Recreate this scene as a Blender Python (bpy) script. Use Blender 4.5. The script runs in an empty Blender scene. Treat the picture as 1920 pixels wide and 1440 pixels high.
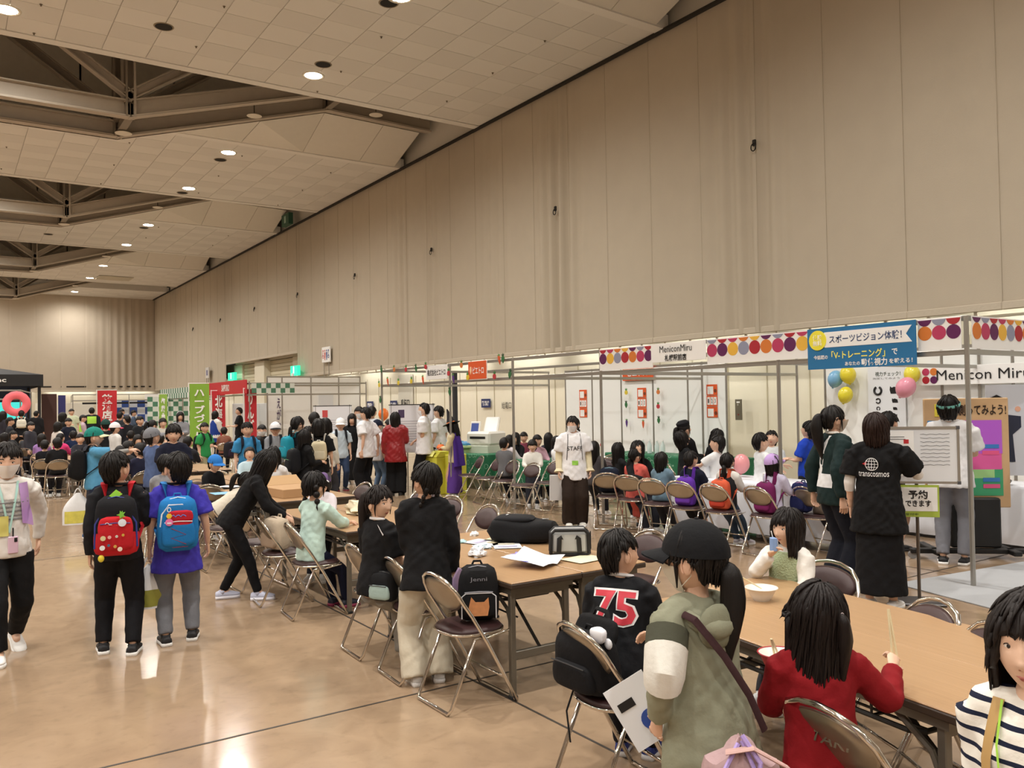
import bpy, math, random
import numpy as np
from mathutils import Matrix, Vector
random.seed(7); np.random.seed(7)
S=bpy.context.scene; COL=S.collection
PI=math.pi
# ------------------------------------------------------------------ camera
FPX,YAW,PIT,ROL,CH=1567.6,.59833,.021408,-.016627,1.75
_F=np.array([math.sin(YAW)*math.cos(PIT),math.cos(YAW)*math.cos(PIT),math.sin(PIT)])
_R=np.array([math.cos(YAW),-math.sin(YAW),0.]); _U=np.cross(_R,_F)
_c,_s=math.cos(ROL),math.sin(ROL)
CM=np.array([_c*_R+_s*_U,-_s*_R+_c*_U,_F])
def ray(x,y): return CM.T@np.array([x-960.,720.-y,FPX])
def G(x,y,z=0.):
    d=ray(x,y); return np.array([0,0,CH])+d*((z-CH)/d[2])
def GX(x,y,X):
    d=ray(x,y); return np.array([0,0,CH])+d*(X/d[0])
def GY(x,y,Y):
    d=ray(x,y); return np.array([0,0,CH])+d*(Y/d[1])
def GD(x,y,dist):          # point at a horizontal distance from the viewpoint
    d=ray(x,y); return np.array([0,0,CH])+d*(dist/math.hypot(d[0],d[1]))
cam=bpy.data.objects.new('camera',bpy.data.cameras.new('camera')); COL.objects.link(cam)
cam.data.sensor_width=36; cam.data.lens=36*FPX/1920; cam.data.clip_end=300; cam.data.clip_start=.05
m=Matrix(((CM[0][0],CM[1][0],-CM[2][0],0),(CM[0][1],CM[1][1],-CM[2][1],0),(CM[0][2],CM[1][2],-CM[2][2],CH),(0,0,0,1)))
cam.matrix_world=m; S.camera=cam
# ------------------------------------------------------------------ exposure, world, light
S.view_settings.view_transform='Standard'; S.view_settings.look='None'
S.view_settings.gamma=1; S.view_settings.use_curve_mapping=False; S.view_settings.exposure=-0.08
W=bpy.data.worlds.new('hall_air'); S.world=W; W.use_nodes=True
W.node_tree.nodes['Background'].inputs[0].default_value=(1,.95,.88,1); W.node_tree.nodes['Background'].inputs[1].default_value=.03
S.cycles.max_bounces=6; S.cycles.diffuse_bounces=4; S.cycles.glossy_bounces=3; S.cycles.sample_clamp_indirect=4
ZC=9.63; XW=12.8; XL=-17.5; YF=64.8; YB=-10.
STRIPS=[(-11.9,-4.3),(.3,7.95),(12.64,20.3),(25.0,32.6),(37.4,45.1),(49.8,57.3),(60.2,YF)]
LAMPX=[7.35,1.05,-5.1,-11.35]
LAMPY=[-10,-4.8,2.1,6.9,14.4,19.0,26.2,31.25,38.4,43.6,50.6,55.7,62.7]
LAMP_W=1120.
def spot(x,y):
    l=bpy.data.lights.new('downlight_glow','SPOT'); l.energy=LAMP_W; l.color=(1,.965,.915); l.spot_size=math.radians(165); l.spot_blend=.9; l.shadow_soft_size=.13
    o=bpy.data.objects.new('downlight_glow',l); o.location=(x,y,ZC-.03); COL.objects.link(o); return o
# ------------------------------------------------------------------ colour and materials
def lin(c):
    if isinstance(c,str): c=[int(c[i:i+2],16)/255 for i in (0,2,4)]
    return tuple((v/12.92 if v<=.04045 else ((v+.055)/1.055)**2.4) for v in c)
_mc={}
ORD=['nearest','second','third','fourth','fifth','sixth','seventh','eighth','ninth','tenth','eleventh','twelfth','thirteenth','fourteenth','fifteenth','sixteenth','seventeenth','eighteenth','nineteenth','twentieth']
def mat(col,rough=.7,metal=0.,bump=0.,bscale=60.,var=0.,vscale=6.,spec=.5,emit=0.,key=None,alpha=1.,trans=0.,sheen=0.):
    k=key or (col,rough,metal,bump,bscale,var,vscale,spec,emit,alpha,trans,sheen)
    if k in _mc: return _mc[k]
    m=bpy.data.materials.new('m'); m.use_nodes=True; n=m.node_tree.nodes; L=m.node_tree.links; b=n['Principled BSDF']
    c=lin(col) if isinstance(col,str) else col
    b.inputs['Base Color'].default_value=(*c,1); b.inputs['Roughness'].default_value=rough; b.inputs['Metallic'].default_value=metal
    b.inputs['Specular IOR Level'].default_value=spec
    if alpha<1: b.inputs['Alpha'].default_value=alpha
    if trans: b.inputs['Transmission Weight'].default_value=trans; b.inputs['IOR'].default_value=1.1
    if sheen: b.inputs['Sheen Weight'].default_value=sheen
    if emit: b.inputs['Emission Color'].default_value=(*c,1); b.inputs['Emission Strength'].default_value=emit
    if bump or var:
        tc=n.new('ShaderNodeTexCoord'); nz=n.new('ShaderNodeTexNoise'); nz.inputs['Scale'].default_value=bscale; nz.inputs['Detail'].default_value=3
        L.new(tc.outputs['Object'],nz.inputs['Vector'])
        if bump:
            bp=n.new('ShaderNodeBump'); bp.inputs['Strength'].default_value=bump; bp.inputs['Distance'].default_value=.01
            L.new(nz.outputs['Fac'],bp.inputs['Height']); L.new(bp.outputs['Normal'],b.inputs['Normal'])
        if var:
            nv=n.new('ShaderNodeTexNoise'); nv.inputs['Scale'].default_value=vscale; nv.inputs['Detail'].default_value=4
            L.new(tc.outputs['Object'],nv.inputs['Vector'])
            mx=n.new('ShaderNodeMix'); mx.data_type='RGBA'; mx.inputs['A'].default_value=(*[v*(1-var) for v in c],1); mx.inputs['B'].default_value=(*[min(1,v*(1+var)) for v in c],1)
            L.new(nv.outputs['Fac'],mx.inputs['Factor']); L.new(mx.outputs['Result'],b.inputs['Base Color'])
    _mc[k]=m; return m
def cloth(c,r=.85): return mat(c,r,bump=.25,bscale=45.,var=.10,vscale=9.,spec=.25)
# ------------------------------------------------------------------ mesh pieces: every piece is (verts Nx3, faces list)
def T(p,loc=(0,0,0),rz=0.,rx=0.,ry=0.,s=1.):
    V,Fc=p; V=np.array(V,float)*s
    M=np.array((Matrix.Rotation(rz,3,'Z')@Matrix.Rotation(ry,3,'Y')@Matrix.Rotation(rx,3,'X')))
    return V@M.T+np.array(loc,float),Fc
def TM(p,M): # 4x4 mathutils matrix
    A=np.array(M); V=np.array(p[0],float); return V@A[:3,:3].T+A[:3,3],p[1]
def box(c,s,ch=0.):
    x,y,z=[v/2 for v in s]
    if ch<=0:
        V=[(i*x,j*y,k*z) for i in(-1,1) for j in(-1,1) for k in(-1,1)]
        Fs=[(0,1,3,2),(4,6,7,5),(0,4,5,1),(2,3,7,6),(0,2,6,4),(1,5,7,3)]
        return np.array(V)+np.array(c),Fs
    ch=min(ch,x*.9,y*.9,z*.9); V=[];id={}
    for i in(-1,1):
        for j in(-1,1):
            for k in(-1,1):
                for a in range(3):
                    d=[ch if a!=q else 0 for q in range(3)]
                    id[(i,j,k,a)]=len(V); V.append((i*(x-d[0]),j*(y-d[1]),k*(z-d[2])))
    Fs=[]
    for a in range(3):
        o=[q for q in range(3) if q!=a]
        for s_ in(-1,1):
            q=[]
            for (u,v) in((-1,-1),(1,-1),(1,1),(-1,1)):
                t=[0,0,0]; t[a]=s_; t[o[0]]=u; t[o[1]]=v; q.append(id[(*t,a)])
            Fs.append(tuple(q if (s_>0)==(a!=1) else q[::-1]))
    for a in range(3):
        o=[q for q in range(3) if q!=a]
        for u in(-1,1):
            for v in(-1,1):
                t0=[0,0,0];t1=[0,0,0]; t0[a]=-1;t1[a]=1
                for t in(t0,t1): t[o[0]]=u;t[o[1]]=v
                q=[id[(*t0,o[0])],id[(*t0,o[1])],id[(*t1,o[1])],id[(*t1,o[0])]]
                Fs.append(tuple(q if (u*v>0)==(a==1) else q[::-1]))
    for i in(-1,1):
        for j in(-1,1):
            for k in(-1,1):
                q=[id[(i,j,k,0)],id[(i,j,k,1)],id[(i,j,k,2)]]
                Fs.append(tuple(q if i*j*k>0 else q[::-1]))
    return np.array(V)+np.array(c),Fs
def frames(P):
    P=np.array(P,float); n=len(P); Tn=np.zeros_like(P)
    Tn[1:-1]=P[2:]-P[:-2]; Tn[0]=P[1]-P[0]; Tn[-1]=P[-1]-P[-2]
    Tn/=np.linalg.norm(Tn,axis=1)[:,None]+1e-12
    return P,Tn
def tube(P,r,seg=8,r2=None,up=None,closed=False,cap='flat',flare=None):
    """tube along P; r radius (scalar or list) across, r2 the other axis; up = reference direction for axis r2"""
    P,Tn=frames(P); n=len(P)
    if closed:
        Q=np.vstack([P[-1],P,P[0]]); Tn=Q[2:]-Q[:-2]; Tn/=np.linalg.norm(Tn,axis=1)[:,None]
    r=np.full(n,float(r)) if np.isscalar(r) else np.array(r,float)
    r2=r if r2 is None else (np.full(n,float(r2)) if np.isscalar(r2) else np.array(r2,float))
    ref=np.array(up if up is not None else (0,0,1),float)
    if up is None and abs(Tn[0]@ref)>.9: ref=np.array((0,1.,0))
    V=[];B=None
    for i in range(n):
        t=Tn[i]
        if up is not None: b=ref-t*(ref@t)
        else: b=(ref if B is None else B); b=b-t*(b@t)
        if np.linalg.norm(b)<1e-6: b=np.array((1.,0,0))-t*t[0]
        b/=np.linalg.norm(b); B=b; a=np.cross(t,b)
        for k in range(seg):
            w=2*PI*k/seg; V.append(P[i]+a*math.cos(w)*r[i]+b*math.sin(w)*r2[i])
    Fs=[]; m_=n if closed else n-1
    for i in range(m_):
        j=(i+1)%n
        for k in range(seg):
            l=(k+1)%seg; Fs.append((i*seg+k,i*seg+l,j*seg+l,j*seg+k))
    if not closed:
        if cap=='flat': Fs.append(tuple(range(seg))[::-1]); Fs.append(tuple((n-1)*seg+k for k in range(seg)))
        elif cap=='round':
            for e,(i,sg) in enumerate(((0,-1),(n-1,1))):
                V.append(P[i]+Tn[i]*sg*min(r[i],r2[i])*.7); c_=len(V)-1
                for k in range(seg):
                    l=(k+1)%seg; Fs.append((i*seg+l,i*seg+k,c_) if e==0 else (i*seg+k,i*seg+l,c_))
    return np.array(V),Fs
def bar(a,b,r,seg=6): return tube([a,b],r,seg)
def ell(c,r,nl=10,ns=12):
    V=[(0,0,1.)]; Fs=[]
    for i in range(1,nl):
        p=PI*i/nl
        for k in range(ns):
            w=2*PI*k/ns; V.append((math.sin(p)*math.cos(w),math.sin(p)*math.sin(w),math.cos(p)))
    V.append((0,0,-1.))
    for k in range(ns): Fs.append((0,1+k,1+(k+1)%ns)); Fs.append((len(V)-1,1+(nl-2)*ns+(k+1)%ns,1+(nl-2)*ns+k))
    for i in range(nl-2):
        for k in range(ns):
            a=1+i*ns; Fs.append((a+k,a+ns+k,a+ns+(k+1)%ns,a+(k+1)%ns))
    return np.array(V)*np.array(r)+np.array(c),Fs
def lathe(pr,seg=20,c=(0,0,0)):
    V=[];Fs=[];n=len(pr)
    for r_,z in pr:
        for k in range(seg):
            w=2*PI*k/seg; V.append((r_*math.cos(w),r_*math.sin(w),z))
    for i in range(n-1):
        for k in range(seg): Fs.append((i*seg+k,i*seg+(k+1)%seg,(i+1)*seg+(k+1)%seg,(i+1)*seg+k))
    return np.array(V)+np.array(c),Fs
def prism(pts,d0,d1,axis='y'):
    """extrude a 2-D outline (counter-clockwise) ; axis y: pts=(x,z); z: (x,y); x: (y,z)"""
    n=len(pts);V=[]
    for d in(d0,d1):
        for a,b in pts: V.append((a,d,b) if axis=='y' else ((a,b,d) if axis=='z' else (d,a,b)))
    Fs=[tuple(range(n)),tuple(range(n,2*n))[::-1]]
    for k in range(n): l=(k+1)%n; Fs.append((k,n+k,n+l,l))
    return np.array(V,float),Fs
def disc2(cx,cz,r,n=20,zmax=None):
    P=[(cx+r*math.cos(2*PI*k/n),cz+r*math.sin(2*PI*k/n)) for k in range(n)]
    if zmax is not None: P=[(a,min(b,zmax)) for a,b in P]
    return P
def grid(fn,nu,nv):
    V=[fn(i/nu,j/nv) for i in range(nu+1) for j in range(nv+1)]
    Fs=[(i*(nv+1)+j,(i+1)*(nv+1)+j,(i+1)*(nv+1)+j+1,i*(nv+1)+j+1) for i in range(nu) for j in range(nv)]
    return np.array(V),Fs
def rbox(w,d,h,n=3.2,seg=28,rows=12,taper=.12,bulge=.12):
    V=[];F=[]
    for i in range(rows+1):
        v=i/rows; z=-h/2+h*v; e=(1-abs(2*v-1)**5)**(1/2.2); e=max(e,.05); wt=w/2*(1-taper*max(0,v-.5)*2)
        for k in range(seg):
            a=2*PI*k/seg; c,s=math.cos(a),math.sin(a); x=abs(c)**(2/n)*(1 if c>0 else -1); y=abs(s)**(2/n)*(1 if s>0 else -1); V.append((x*wt*(.55+.45*e),y*d/2*e*(1+bulge*(1-v)),z))
    for i in range(rows):
        for k in range(seg): F.append((i*seg+k,i*seg+(k+1)%seg,(i+1)*seg+(k+1)%seg,(i+1)*seg+k))
    F.append(tuple(range(seg))[::-1]); F.append(tuple(rows*seg+k for k in range(seg))); return np.array(V),F
# ------------------------------------------------------------------ objects
def mesh_of(pieces,smooth=True,name='mesh'):
    """pieces: list of (piece, material)"""
    mats=[];V=[];Fs=[];MI=[];o=0
    for p,m_ in pieces:
        if m_ not in mats: mats.append(m_)
        k=mats.index(m_); v,f=p; V.append(np.asarray(v,float)); 
        Fs+= [tuple(int(q)+o for q in t) for t in f]; MI+=[k]*len(f); o+=len(v)
    me=bpy.data.meshes.new(name); V=np.vstack(V)
    me.from_pydata(V.tolist(),[],Fs); 
    for m_ in mats: me.materials.append(m_)
    me.polygons.foreach_set('material_index',MI)
    if smooth: me.polygons.foreach_set('use_smooth',[True]*len(Fs))
    me.update(); return me
def link(name,me,parent=None,M=None,loc=None,rz=None):
    o=bpy.data.objects.new(name,me); COL.objects.link(o)
    if parent is not None: o.parent=parent
    if M is not None: o.matrix_local=M
    if loc is not None: o.location=loc
    if rz is not None: o.rotation_euler=(0,0,rz)
    return o
def obj(name,pieces,parent=None,smooth=True,M=None,loc=None,rz=None,sharp=None):
    if isinstance(pieces,tuple): pieces=[pieces]
    me=mesh_of(pieces,smooth,name)
    if smooth: 
        try: me.set_sharp_from_angle(angle=math.radians(sharp or 40))
        except Exception: pass
    return link(name,me,parent,M,loc,rz)
def thing(name,label,cat,loc=(0,0,0),rz=0.,group=None):
    o=bpy.data.objects.new(name,None); COL.objects.link(o); o.location=loc; o.rotation_euler=(0,0,rz); o.empty_display_size=.1
    return tag(o,label,cat,group)
def tag(o,label,cat,group=None):
    o['label']=label; o['category']=cat
    if group: o['group']=group
    return o
def struct(o): o['kind']='structure'; return o
def stuff(o): o['kind']='stuff'; return o
def dup(r,loc=None,rz=None,label=None,group=None,parent=None,z=None):
    n=r.copy(); COL.objects.link(n)
    if parent is not None: n.parent=parent
    if loc is not None: n.location=loc
    if rz is not None: n.rotation_euler=(0,0,rz)
    if label: n['label']=label
    if group: n['group']=group
    for c in list(r.children):
        mi=c.matrix_parent_inverse.copy(); k=dup(c,parent=n); k.matrix_parent_inverse=mi
    return n
# text: queued, turned into meshes in one go at the end
TXT=[]
def text(name,s,w,h,material,parent,M,depth=.002,bold=0.,label=None):
    cu=bpy.data.curves.new('txt','FONT'); cu.body=s; cu.align_x='CENTER'; cu.align_y='CENTER'; cu.resolution_u=2; cu.extrude=.0; cu.offset=bold; cu.size=1
    o=bpy.data.objects.new('txt',cu); COL.objects.link(o); TXT.append((o,name,w,h,material,parent,M,depth,label)); return len(TXT)-1
REM=[]  # queued remesh garments: (obj, wrinkle amplitude, freq)
WRAP=[] # (text object index, target object) : print laid onto cloth
def finish():
    from mathutils.bvhtree import BVHTree
    dg=bpy.context.evaluated_depsgraph_get()
    tm=[bpy.data.meshes.new_from_object(o[0].evaluated_get(dg)) for o in TXT]
    done={}
    for (o,amp,fr) in REM:
        old=o.data
        if old.name in done: o.modifiers.clear(); o.data=done[old.name]; continue
        me=bpy.data.meshes.new_from_object(o.evaluated_get(dg)); o.modifiers.clear()
        n=len(me.vertices); co=np.empty(n*3); me.vertices.foreach_get('co',co); co=co.reshape(-1,3)
        if amp:
            no=np.empty(n*3); me.vertices.foreach_get('normal',no); no=no.reshape(-1,3)
            x,y,z=(co*fr).T
            d=np.sin(1.9*z+1.7*x+1.6*np.sin(1.3*y+.9*x+.4*z))*.5+np.sin(3.3*z-2.6*x+2.2*np.sin(2.1*y+.5*z))*.33+np.sin(4.1*y+3.1*x+1.9*np.sin(2.3*z))*.25
            co=co+no*(d*amp)[:,None]; me.vertices.foreach_set('co',co.ravel())
        me.polygons.foreach_set('use_smooth',[True]*len(me.polygons)); done[old.name]=me
        if len(me.materials)==0: me.materials.append(None)
        o.data=me; me.update()
    for o,m_ in LATE: setmat(o,m_)
    bpy.context.view_layer.update(); wr=dict(WRAP)
    for i,(o,name,w,h,ma,par,M,dep,label) in enumerate(TXT):
        me=tm[i]; n=len(me.vertices)
        bpy.data.objects.remove(o)
        if n==0: continue
        co=np.empty(n*3); me.vertices.foreach_get('co',co); co=co.reshape(-1,3)
        mn,mx=co.min(0),co.max(0); c=(mn+mx)/2; sz=np.maximum(mx-mn,1e-6)
        sx=w/sz[0] if w else h/sz[1]; sy=h/sz[1] if h else w/sz[0]
        co=(co-c)*np.array([sx,sy,1]); co[:,2]=dep
        me.vertices.foreach_set('co',co.ravel()); me.materials.clear(); me.materials.append(ma)
        q=link(name,me,par,M)
        if label: q['label']=label
        if i in wr: wrap(q,*wr[i])
    for q,tg,off in DEC: wrap(q,tg,off)
DEC=[]
def wrap(q,tg,off=.004):
    """lay a flat print onto the cloth behind it (along its own local -z)"""
    from mathutils.bvhtree import BVHTree
    import bmesh
    me=q.data; bm=bmesh.new(); bm.from_mesh(me)
    for _ in range(2):
        le=[e for e in bm.edges if e.calc_length()>.02]
        if le: bmesh.ops.subdivide_edges(bm,edges=le,cuts=1); bmesh.ops.triangulate(bm,faces=bm.faces[:])
    bpy.context.view_layer.update()
    A=q.matrix_world; T_=tg.matrix_world; Ti=T_.inverted(); R_=Ti@A; k=('b',tg.data.name)
    if k not in _mc: _mc[k]=BVHTree.FromPolygons([v.co for v in tg.data.vertices],[p.vertices for p in tg.data.polygons])
    bt=_mc[k]; d=(R_.to_3x3()@Vector((0,0,-1))).normalized(); Ri=R_.inverted(); z0=[v.co.z for v in bm.verts]; zz=min(z0) if z0 else 0
    for v in bm.verts:
        p=R_@Vector((v.co.x,v.co.y,0))-d*.25; hit,nn,_,_=bt.ray_cast(p,d,.6)
        if hit is not None:
            r=Ri@(hit-d*(off+(v.co.z-zz))); v.co=r
    bm.to_mesh(me); bm.free(); me.update()
def setmat(o,m_):
    if len(o.material_slots)==0: o.data.materials.append(None)
    o.material_slots[0].link='OBJECT'; o.material_slots[0].material=m_
# wall-facing matrices: text on a plane whose front faces the viewer side
def MF(loc,face='-X',s=1.,tilt=0.):
    """local x to the right as read, local y up, local z towards the reader"""
    if face=='-X': R=Matrix(((0,0,-1),(-1,0,0),(0,1,0)))      # read from -X side: right = -Y
    elif face=='-Y': R=Matrix(((1,0,0),(0,0,-1),(0,1,0)))
    elif face=='+Z': R=Matrix(((1,0,0),(0,1,0),(0,0,1)))
    else: R=Matrix.Rotation(face,3,'Z')@Matrix(((1,0,0),(0,0,-1),(0,1,0)))  # yaw of the -Y face
    if tilt: R=R@Matrix.Rotation(tilt,3,'X')
    return Matrix.Translation(loc)@R.to_4x4()@Matrix.Scale(s,4)
# ================================================================== HALL SHELL
def floor_mat():
    m=bpy.data.materials.new('polished_concrete'); m.use_nodes=True; n=m.node_tree.nodes; L=m.node_tree.links; b=n['Principled BSDF']
    tc=n.new('ShaderNodeTexCoord')
    def nz(sc,det=5,dist=0.):
        q=n.new('ShaderNodeTexNoise'); q.inputs['Scale'].default_value=sc; q.inputs['Detail'].default_value=det; q.inputs['Distortion'].default_value=dist; L.new(tc.outputs['Object'],q.inputs['Vector']); return q
    a=nz(.55,6,.6); c=nz(3.2,5,1.2); d=nz(14,4)
    mx=n.new('ShaderNodeMix'); mx.data_type='RGBA'; mx.inputs['A'].default_value=(*lin('907963'),1); mx.inputs['B'].default_value=(*lin('ac9377'),1)
    ad=n.new('ShaderNodeMath'); ad.operation='MULTIPLY_ADD'; ad.inputs[1].default_value=.55; L.new(a.outputs['Fac'],ad.inputs[0])
    a2=n.new('ShaderNodeMath'); a2.operation='MULTIPLY'; a2.inputs[1].default_value=.45; L.new(c.outputs['Fac'],a2.inputs[0]); L.new(a2.outputs[0],ad.inputs[2])
    rp=n.new('ShaderNodeMapRange'); rp.inputs['From Min'].default_value=.3; rp.inputs['From Max'].default_value=.7; L.new(ad.outputs[0],rp.inputs['Value'])
    L.new(rp.outputs[0],mx.inputs['Factor']); 
    m2=n.new('ShaderNodeMix'); m2.data_type='RGBA'; m2.inputs['B'].default_value=(*lin('786450'),1); L.new(mx.outputs['Result'],m2.inputs['A'])
    r2=n.new('ShaderNodeMapRange'); r2.inputs['From Min'].default_value=.55; r2.inputs['From Max'].default_value=.8; r2.inputs['To Max'].default_value=.3; L.new(d.outputs['Fac'],r2.inputs['Value']); L.new(r2.outputs[0],m2.inputs['Factor'])
    L.new(m2.outputs['Result'],b.inputs['Base Color'])
    rr=n.new('ShaderNodeMapRange'); rr.inputs['To Min'].default_value=.10; rr.inputs['To Max'].default_value=.2; L.new(c.outputs['Fac'],rr.inputs['Value']); L.new(rr.outputs[0],b.inputs['Roughness'])
    b.inputs['Specular IOR Level'].default_value=.55
    bp=n.new('ShaderNodeBump'); bp.inputs['Strength'].default_value=.12; bp.inputs['Distance'].default_value=.01; L.new(c.outputs['Fac'],bp.inputs['Height']); L.new(bp.outputs['Normal'],b.inputs['Normal'])
    return m
FLOOR=struct(obj('floor',[(box(((XL+14)/2,(YB+YF)/2,-.1),(14-XL,YF-YB,.2)),floor_mat())],smooth=False))
jm=mat('3a332c',.6)
jp=[]
for x in (8.15,2.76,-2.6,-8.0,-13.4): jp.append((box((x,(YB+YF)/2,.0008),(.016,YF-YB,.0016)),jm))
for y in [4.54+6.66*k for k in range(-2,9)]: jp.append((box(((XL+13.3)/2,y,.0008),(13.3-XL,.016,.0016)),jm))
o=struct(obj('floor_joint',jp,smooth=False))
# curtain wall on the right, panel by panel
def curtain_mat(key,c):
    return mat(c,.95,bump=.35,bscale=160.,var=.05,vscale=2.2,spec=.1,key=key)
CURT=curtain_mat('curtain','bcb19f'); HEM=mat('bfb4a2',.9,bump=.5,bscale=20.); DARK=mat('2a2622',.9); CREAM=mat('e0dac6',.75,var=.03,spec=.3); STEEL=mat('8f8674',.6,metal=.0,var=.08); ALU=mat('a9a69f',.38,metal=.75)
def bfold(y):
    f=0.
    for c0,w,a in ((16.6,.75,.12),(23.2,.5,.05),(10.6,.9,.075),(29.0,.5,.02),(35.0,.6,.05),(25.3,.6,.06),(19.6,.7,.035),(41.2,.6,.03),(45.5,1.,.04),(57,2.5,.05),(63.5,1.3,.06)):
        f+=a*math.exp(-((y-c0)/w)**2)*math.sin((y-c0)*15+c0)
    return f+.006*math.sin(y*2.7)+.004*math.sin(y*9.1)
WR=struct(bpy.data.objects.new('wall_right',None)); COL.objects.link(WR)
def zbot(y): return 2.985 if y<35.25 else (4.03 if y<46.4 else 2.99)
ys=[YB]+[6.02+1.45*k for k in range(-10,41) if YB<6.02+1.45*k<YF]+[YF]
ys=sorted(set([round(v,3) for v in ys]+[35.25,46.4]))
for i in range(len(ys)-1):
    a,b=ys[i],ys[i+1]
    if b-a<.02: continue
    zb=zbot((a+b)/2); n=max(8,int((b-a)*18))
    def fn(u,v,a=a,b=b,zb=zb):
        y=a+(b-a)*u; e=min(u,1-u)*(b-a); gr=.007*math.exp(-(e/.015)**2)
        k=1-.75*v*v; z=zb+(ZC+.02-zb)*v
        return (XW-bfold(y)*k+gr+.006*math.sin(v*5+y*3)*math.sin(u*PI),y,z)
    p=grid(fn,n,10); p=(p[0],[f[::-1] for f in p[1]])
    link('curtain_panel',mesh_of([(p,CURT)]),WR)
    h=box((XW-.01,(a+b)/2,zb+.05),(.05,b-a+.0,.12),.012); link('hem',mesh_of([(h,HEM)],False),WR)
# vertical seam cords between panels
for y in ys[1:-1]:
    link('seam',mesh_of([(tube([(XW-.008-bfold(y),y,zbot(y)+.02),(XW-.008-bfold(y)*.3,y,ZC)],.002,4),mat('94886f',.9))]),WR)
for k,y in enumerate((10.38,16.6,23.04,28.95,35.05,41.09,47.2,53.3)):
    e=thing('curtain_eyelet',ORD[k]+' black pull ring along the beige right wall curtain','hardware',(XW-.11,y,6.52),0,'pull rings along the wall curtain')
    w=[(0,.055*math.cos(t*PI/6),-.03+.07*math.sin(t*PI/6)) for t in range(12)]
    obj('ring',[(tube(w,.011,6,closed=True),mat('151515',.4,metal=.5))],e); obj('tab',[(box((.03,0,.06),(.05,.07,.12),.01),DARK)],e)
# cream lower wall, dark slot and rail behind the curtain
obj('back_wall',[(box((13.6,(YB+YF)/2,2.05),(.2,YF-YB,4.1)),CREAM)],WR,False)
obj('soffit',[(box((13.25,(YB+35)/2,3.35),(.7,35-YB,.1)),DARK),(box((13.25,55.7,3.35),(.7,18.2,.1)),DARK)],WR,False)
obj('shutter_head',[(box((13.45,40.8,4.25),(.3,11.2,.5)),CREAM)],WR,False)
pl=[(box((13.42,36.5,2.0),(.3,1.6,4.0),.02),CREAM),(box((13.3,41.5,2.0),(.5,1.5,4.0),.02),CREAM),(box((13.42,45.8,2.0),(.3,1.5,4.0),.02),CREAM)]
for p in pl: obj('pillar',[p],WR,False)
for y0,y1 in ((37.3,40.75),(42.25,45.05)):
    ps=[]
    for k in range(22): ps.append((box((13.4,(y0+y1)/2,.1+k*.18),(.05,y1-y0,.172),.015),mat('cfc6ab',.6)))
    d=struct(obj('door_'+('1' if y0<40 else '2'),ps,None,False))
sl=[]
for k in range(60):
    y=-6+k*.99
    if y>35 and y<46.5: continue
    sl.append((box((13.49,y,1.35),(.012,.02,2.7)),mat('b9b095',.8)))
obj('panel_joint',sl,WR,False)
tb=mat('fffaf0',.5,emit=2.5)
rp=[]
for k in range(46):
    y=-3+k*.725
    rp.append((box((XW+.03,y,2.93),(.03,.05,.12),.005),HEM))
obj('rail_tab',rp,WR,False)
obj('rail',[(bar((XW+.1,YB+1,2.9),(XW+.1,35.1,2.9),.025),mat('c9c4b4',.5))],WR)
for k_,y in enumerate(list(np.arange(-1,35,3.3))+[49,53,57,61]):
    t=thing('tube_light',ORD[k_]+' fluorescent tube above the booths in the slot under the right wall curtain','lamp',(13.1,y,3.2),0,'tube lights under the wall curtain')
    obj('fitting',[(box((0,0,.05),(.14,2.6,.06),.01),CREAM)],t); obj('tube',[(bar((0,-1.25,0),(0,1.25,0),.018,8),tb)],t)
    l=bpy.data.lights.new('tube_glow','AREA'); l.shape='RECTANGLE'; l.size=.1; l.size_y=2.5; l.energy=20; l.color=(1,.985,.93)
    q=bpy.data.objects.new('tube_glow',l); COL.objects.link(q); q.parent=t; q.location=(0,0,-.03)
# far wall
WFm=curtain_mat('curtain_far','b6aa99')
WF=struct(bpy.data.objects.new('wall_far',None)); COL.objects.link(WF)
nx=20; w=(XW-XL)/nx
for i in range(nx):
    a=XL+i*w
    def fn(u,v,a=a):
        x=a+w*u; k=1-.7*v; f=.05*math.exp(-((x-10.8)/1.8)**2)*math.sin(x*13)+.03*math.exp(-((x-2)/3)**2)*math.sin(x*5)+.012*math.sin(x*3.1)
        e=min(u,1-u)*w
        return (x,YF-f*k+.016*math.exp(-(e/.03)**2),2.95+(ZC-2.93)*v)
    p=grid(fn,24,5); link('curtain_panel',mesh_of([(p,WFm)]),WF)
obj('hem',[(box(((XW+XL)/2,YF-.02,3.0),(XW-XL,.06,.12),.01),HEM)],WF,False)
obj('back_wall',[(box(((XW+XL)/2,YF+.6,1.7),(XW-XL+2,.2,3.4)),CREAM),(box(((XW+XL)/2,YF+.3,3.3),(XW-XL+2,.6,.1)),DARK)],WF,False)
for k_,x in enumerate((-4,-.2,3.6,7.4,11.1)): 
    t=thing('tube_light',['leftmost','second from left','middle','second from right','rightmost'][k_]+' fluorescent tube under the far wall curtain','lamp',(x,YF+.25,3.15),0,'tube lights at the far wall')
    obj('tube',[(bar((-1.6,0,0),(1.6,0,0),.03,6),tb)],t)
    l=bpy.data.lights.new('tube_glow','AREA'); l.shape='RECTANGLE'; l.size=3; l.size_y=.1; l.energy=16; l.color=(1,.985,.93)
    q=bpy.data.objects.new('tube_glow',l); COL.objects.link(q); q.parent=t; q.location=(0,0,-.05)
struct(obj('wall_left',[(box((XL-.1,(YB+YF)/2,6.5),(.2,YF-YB,13.2)),curtain_mat('cl','a3978a'))],smooth=False))
struct(obj('wall_back',[(box(((XL+13)/2,YB-.1,6.5),(13-XL,.2,13.2)),curtain_mat('cb','a3978a'))],smooth=False))
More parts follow.
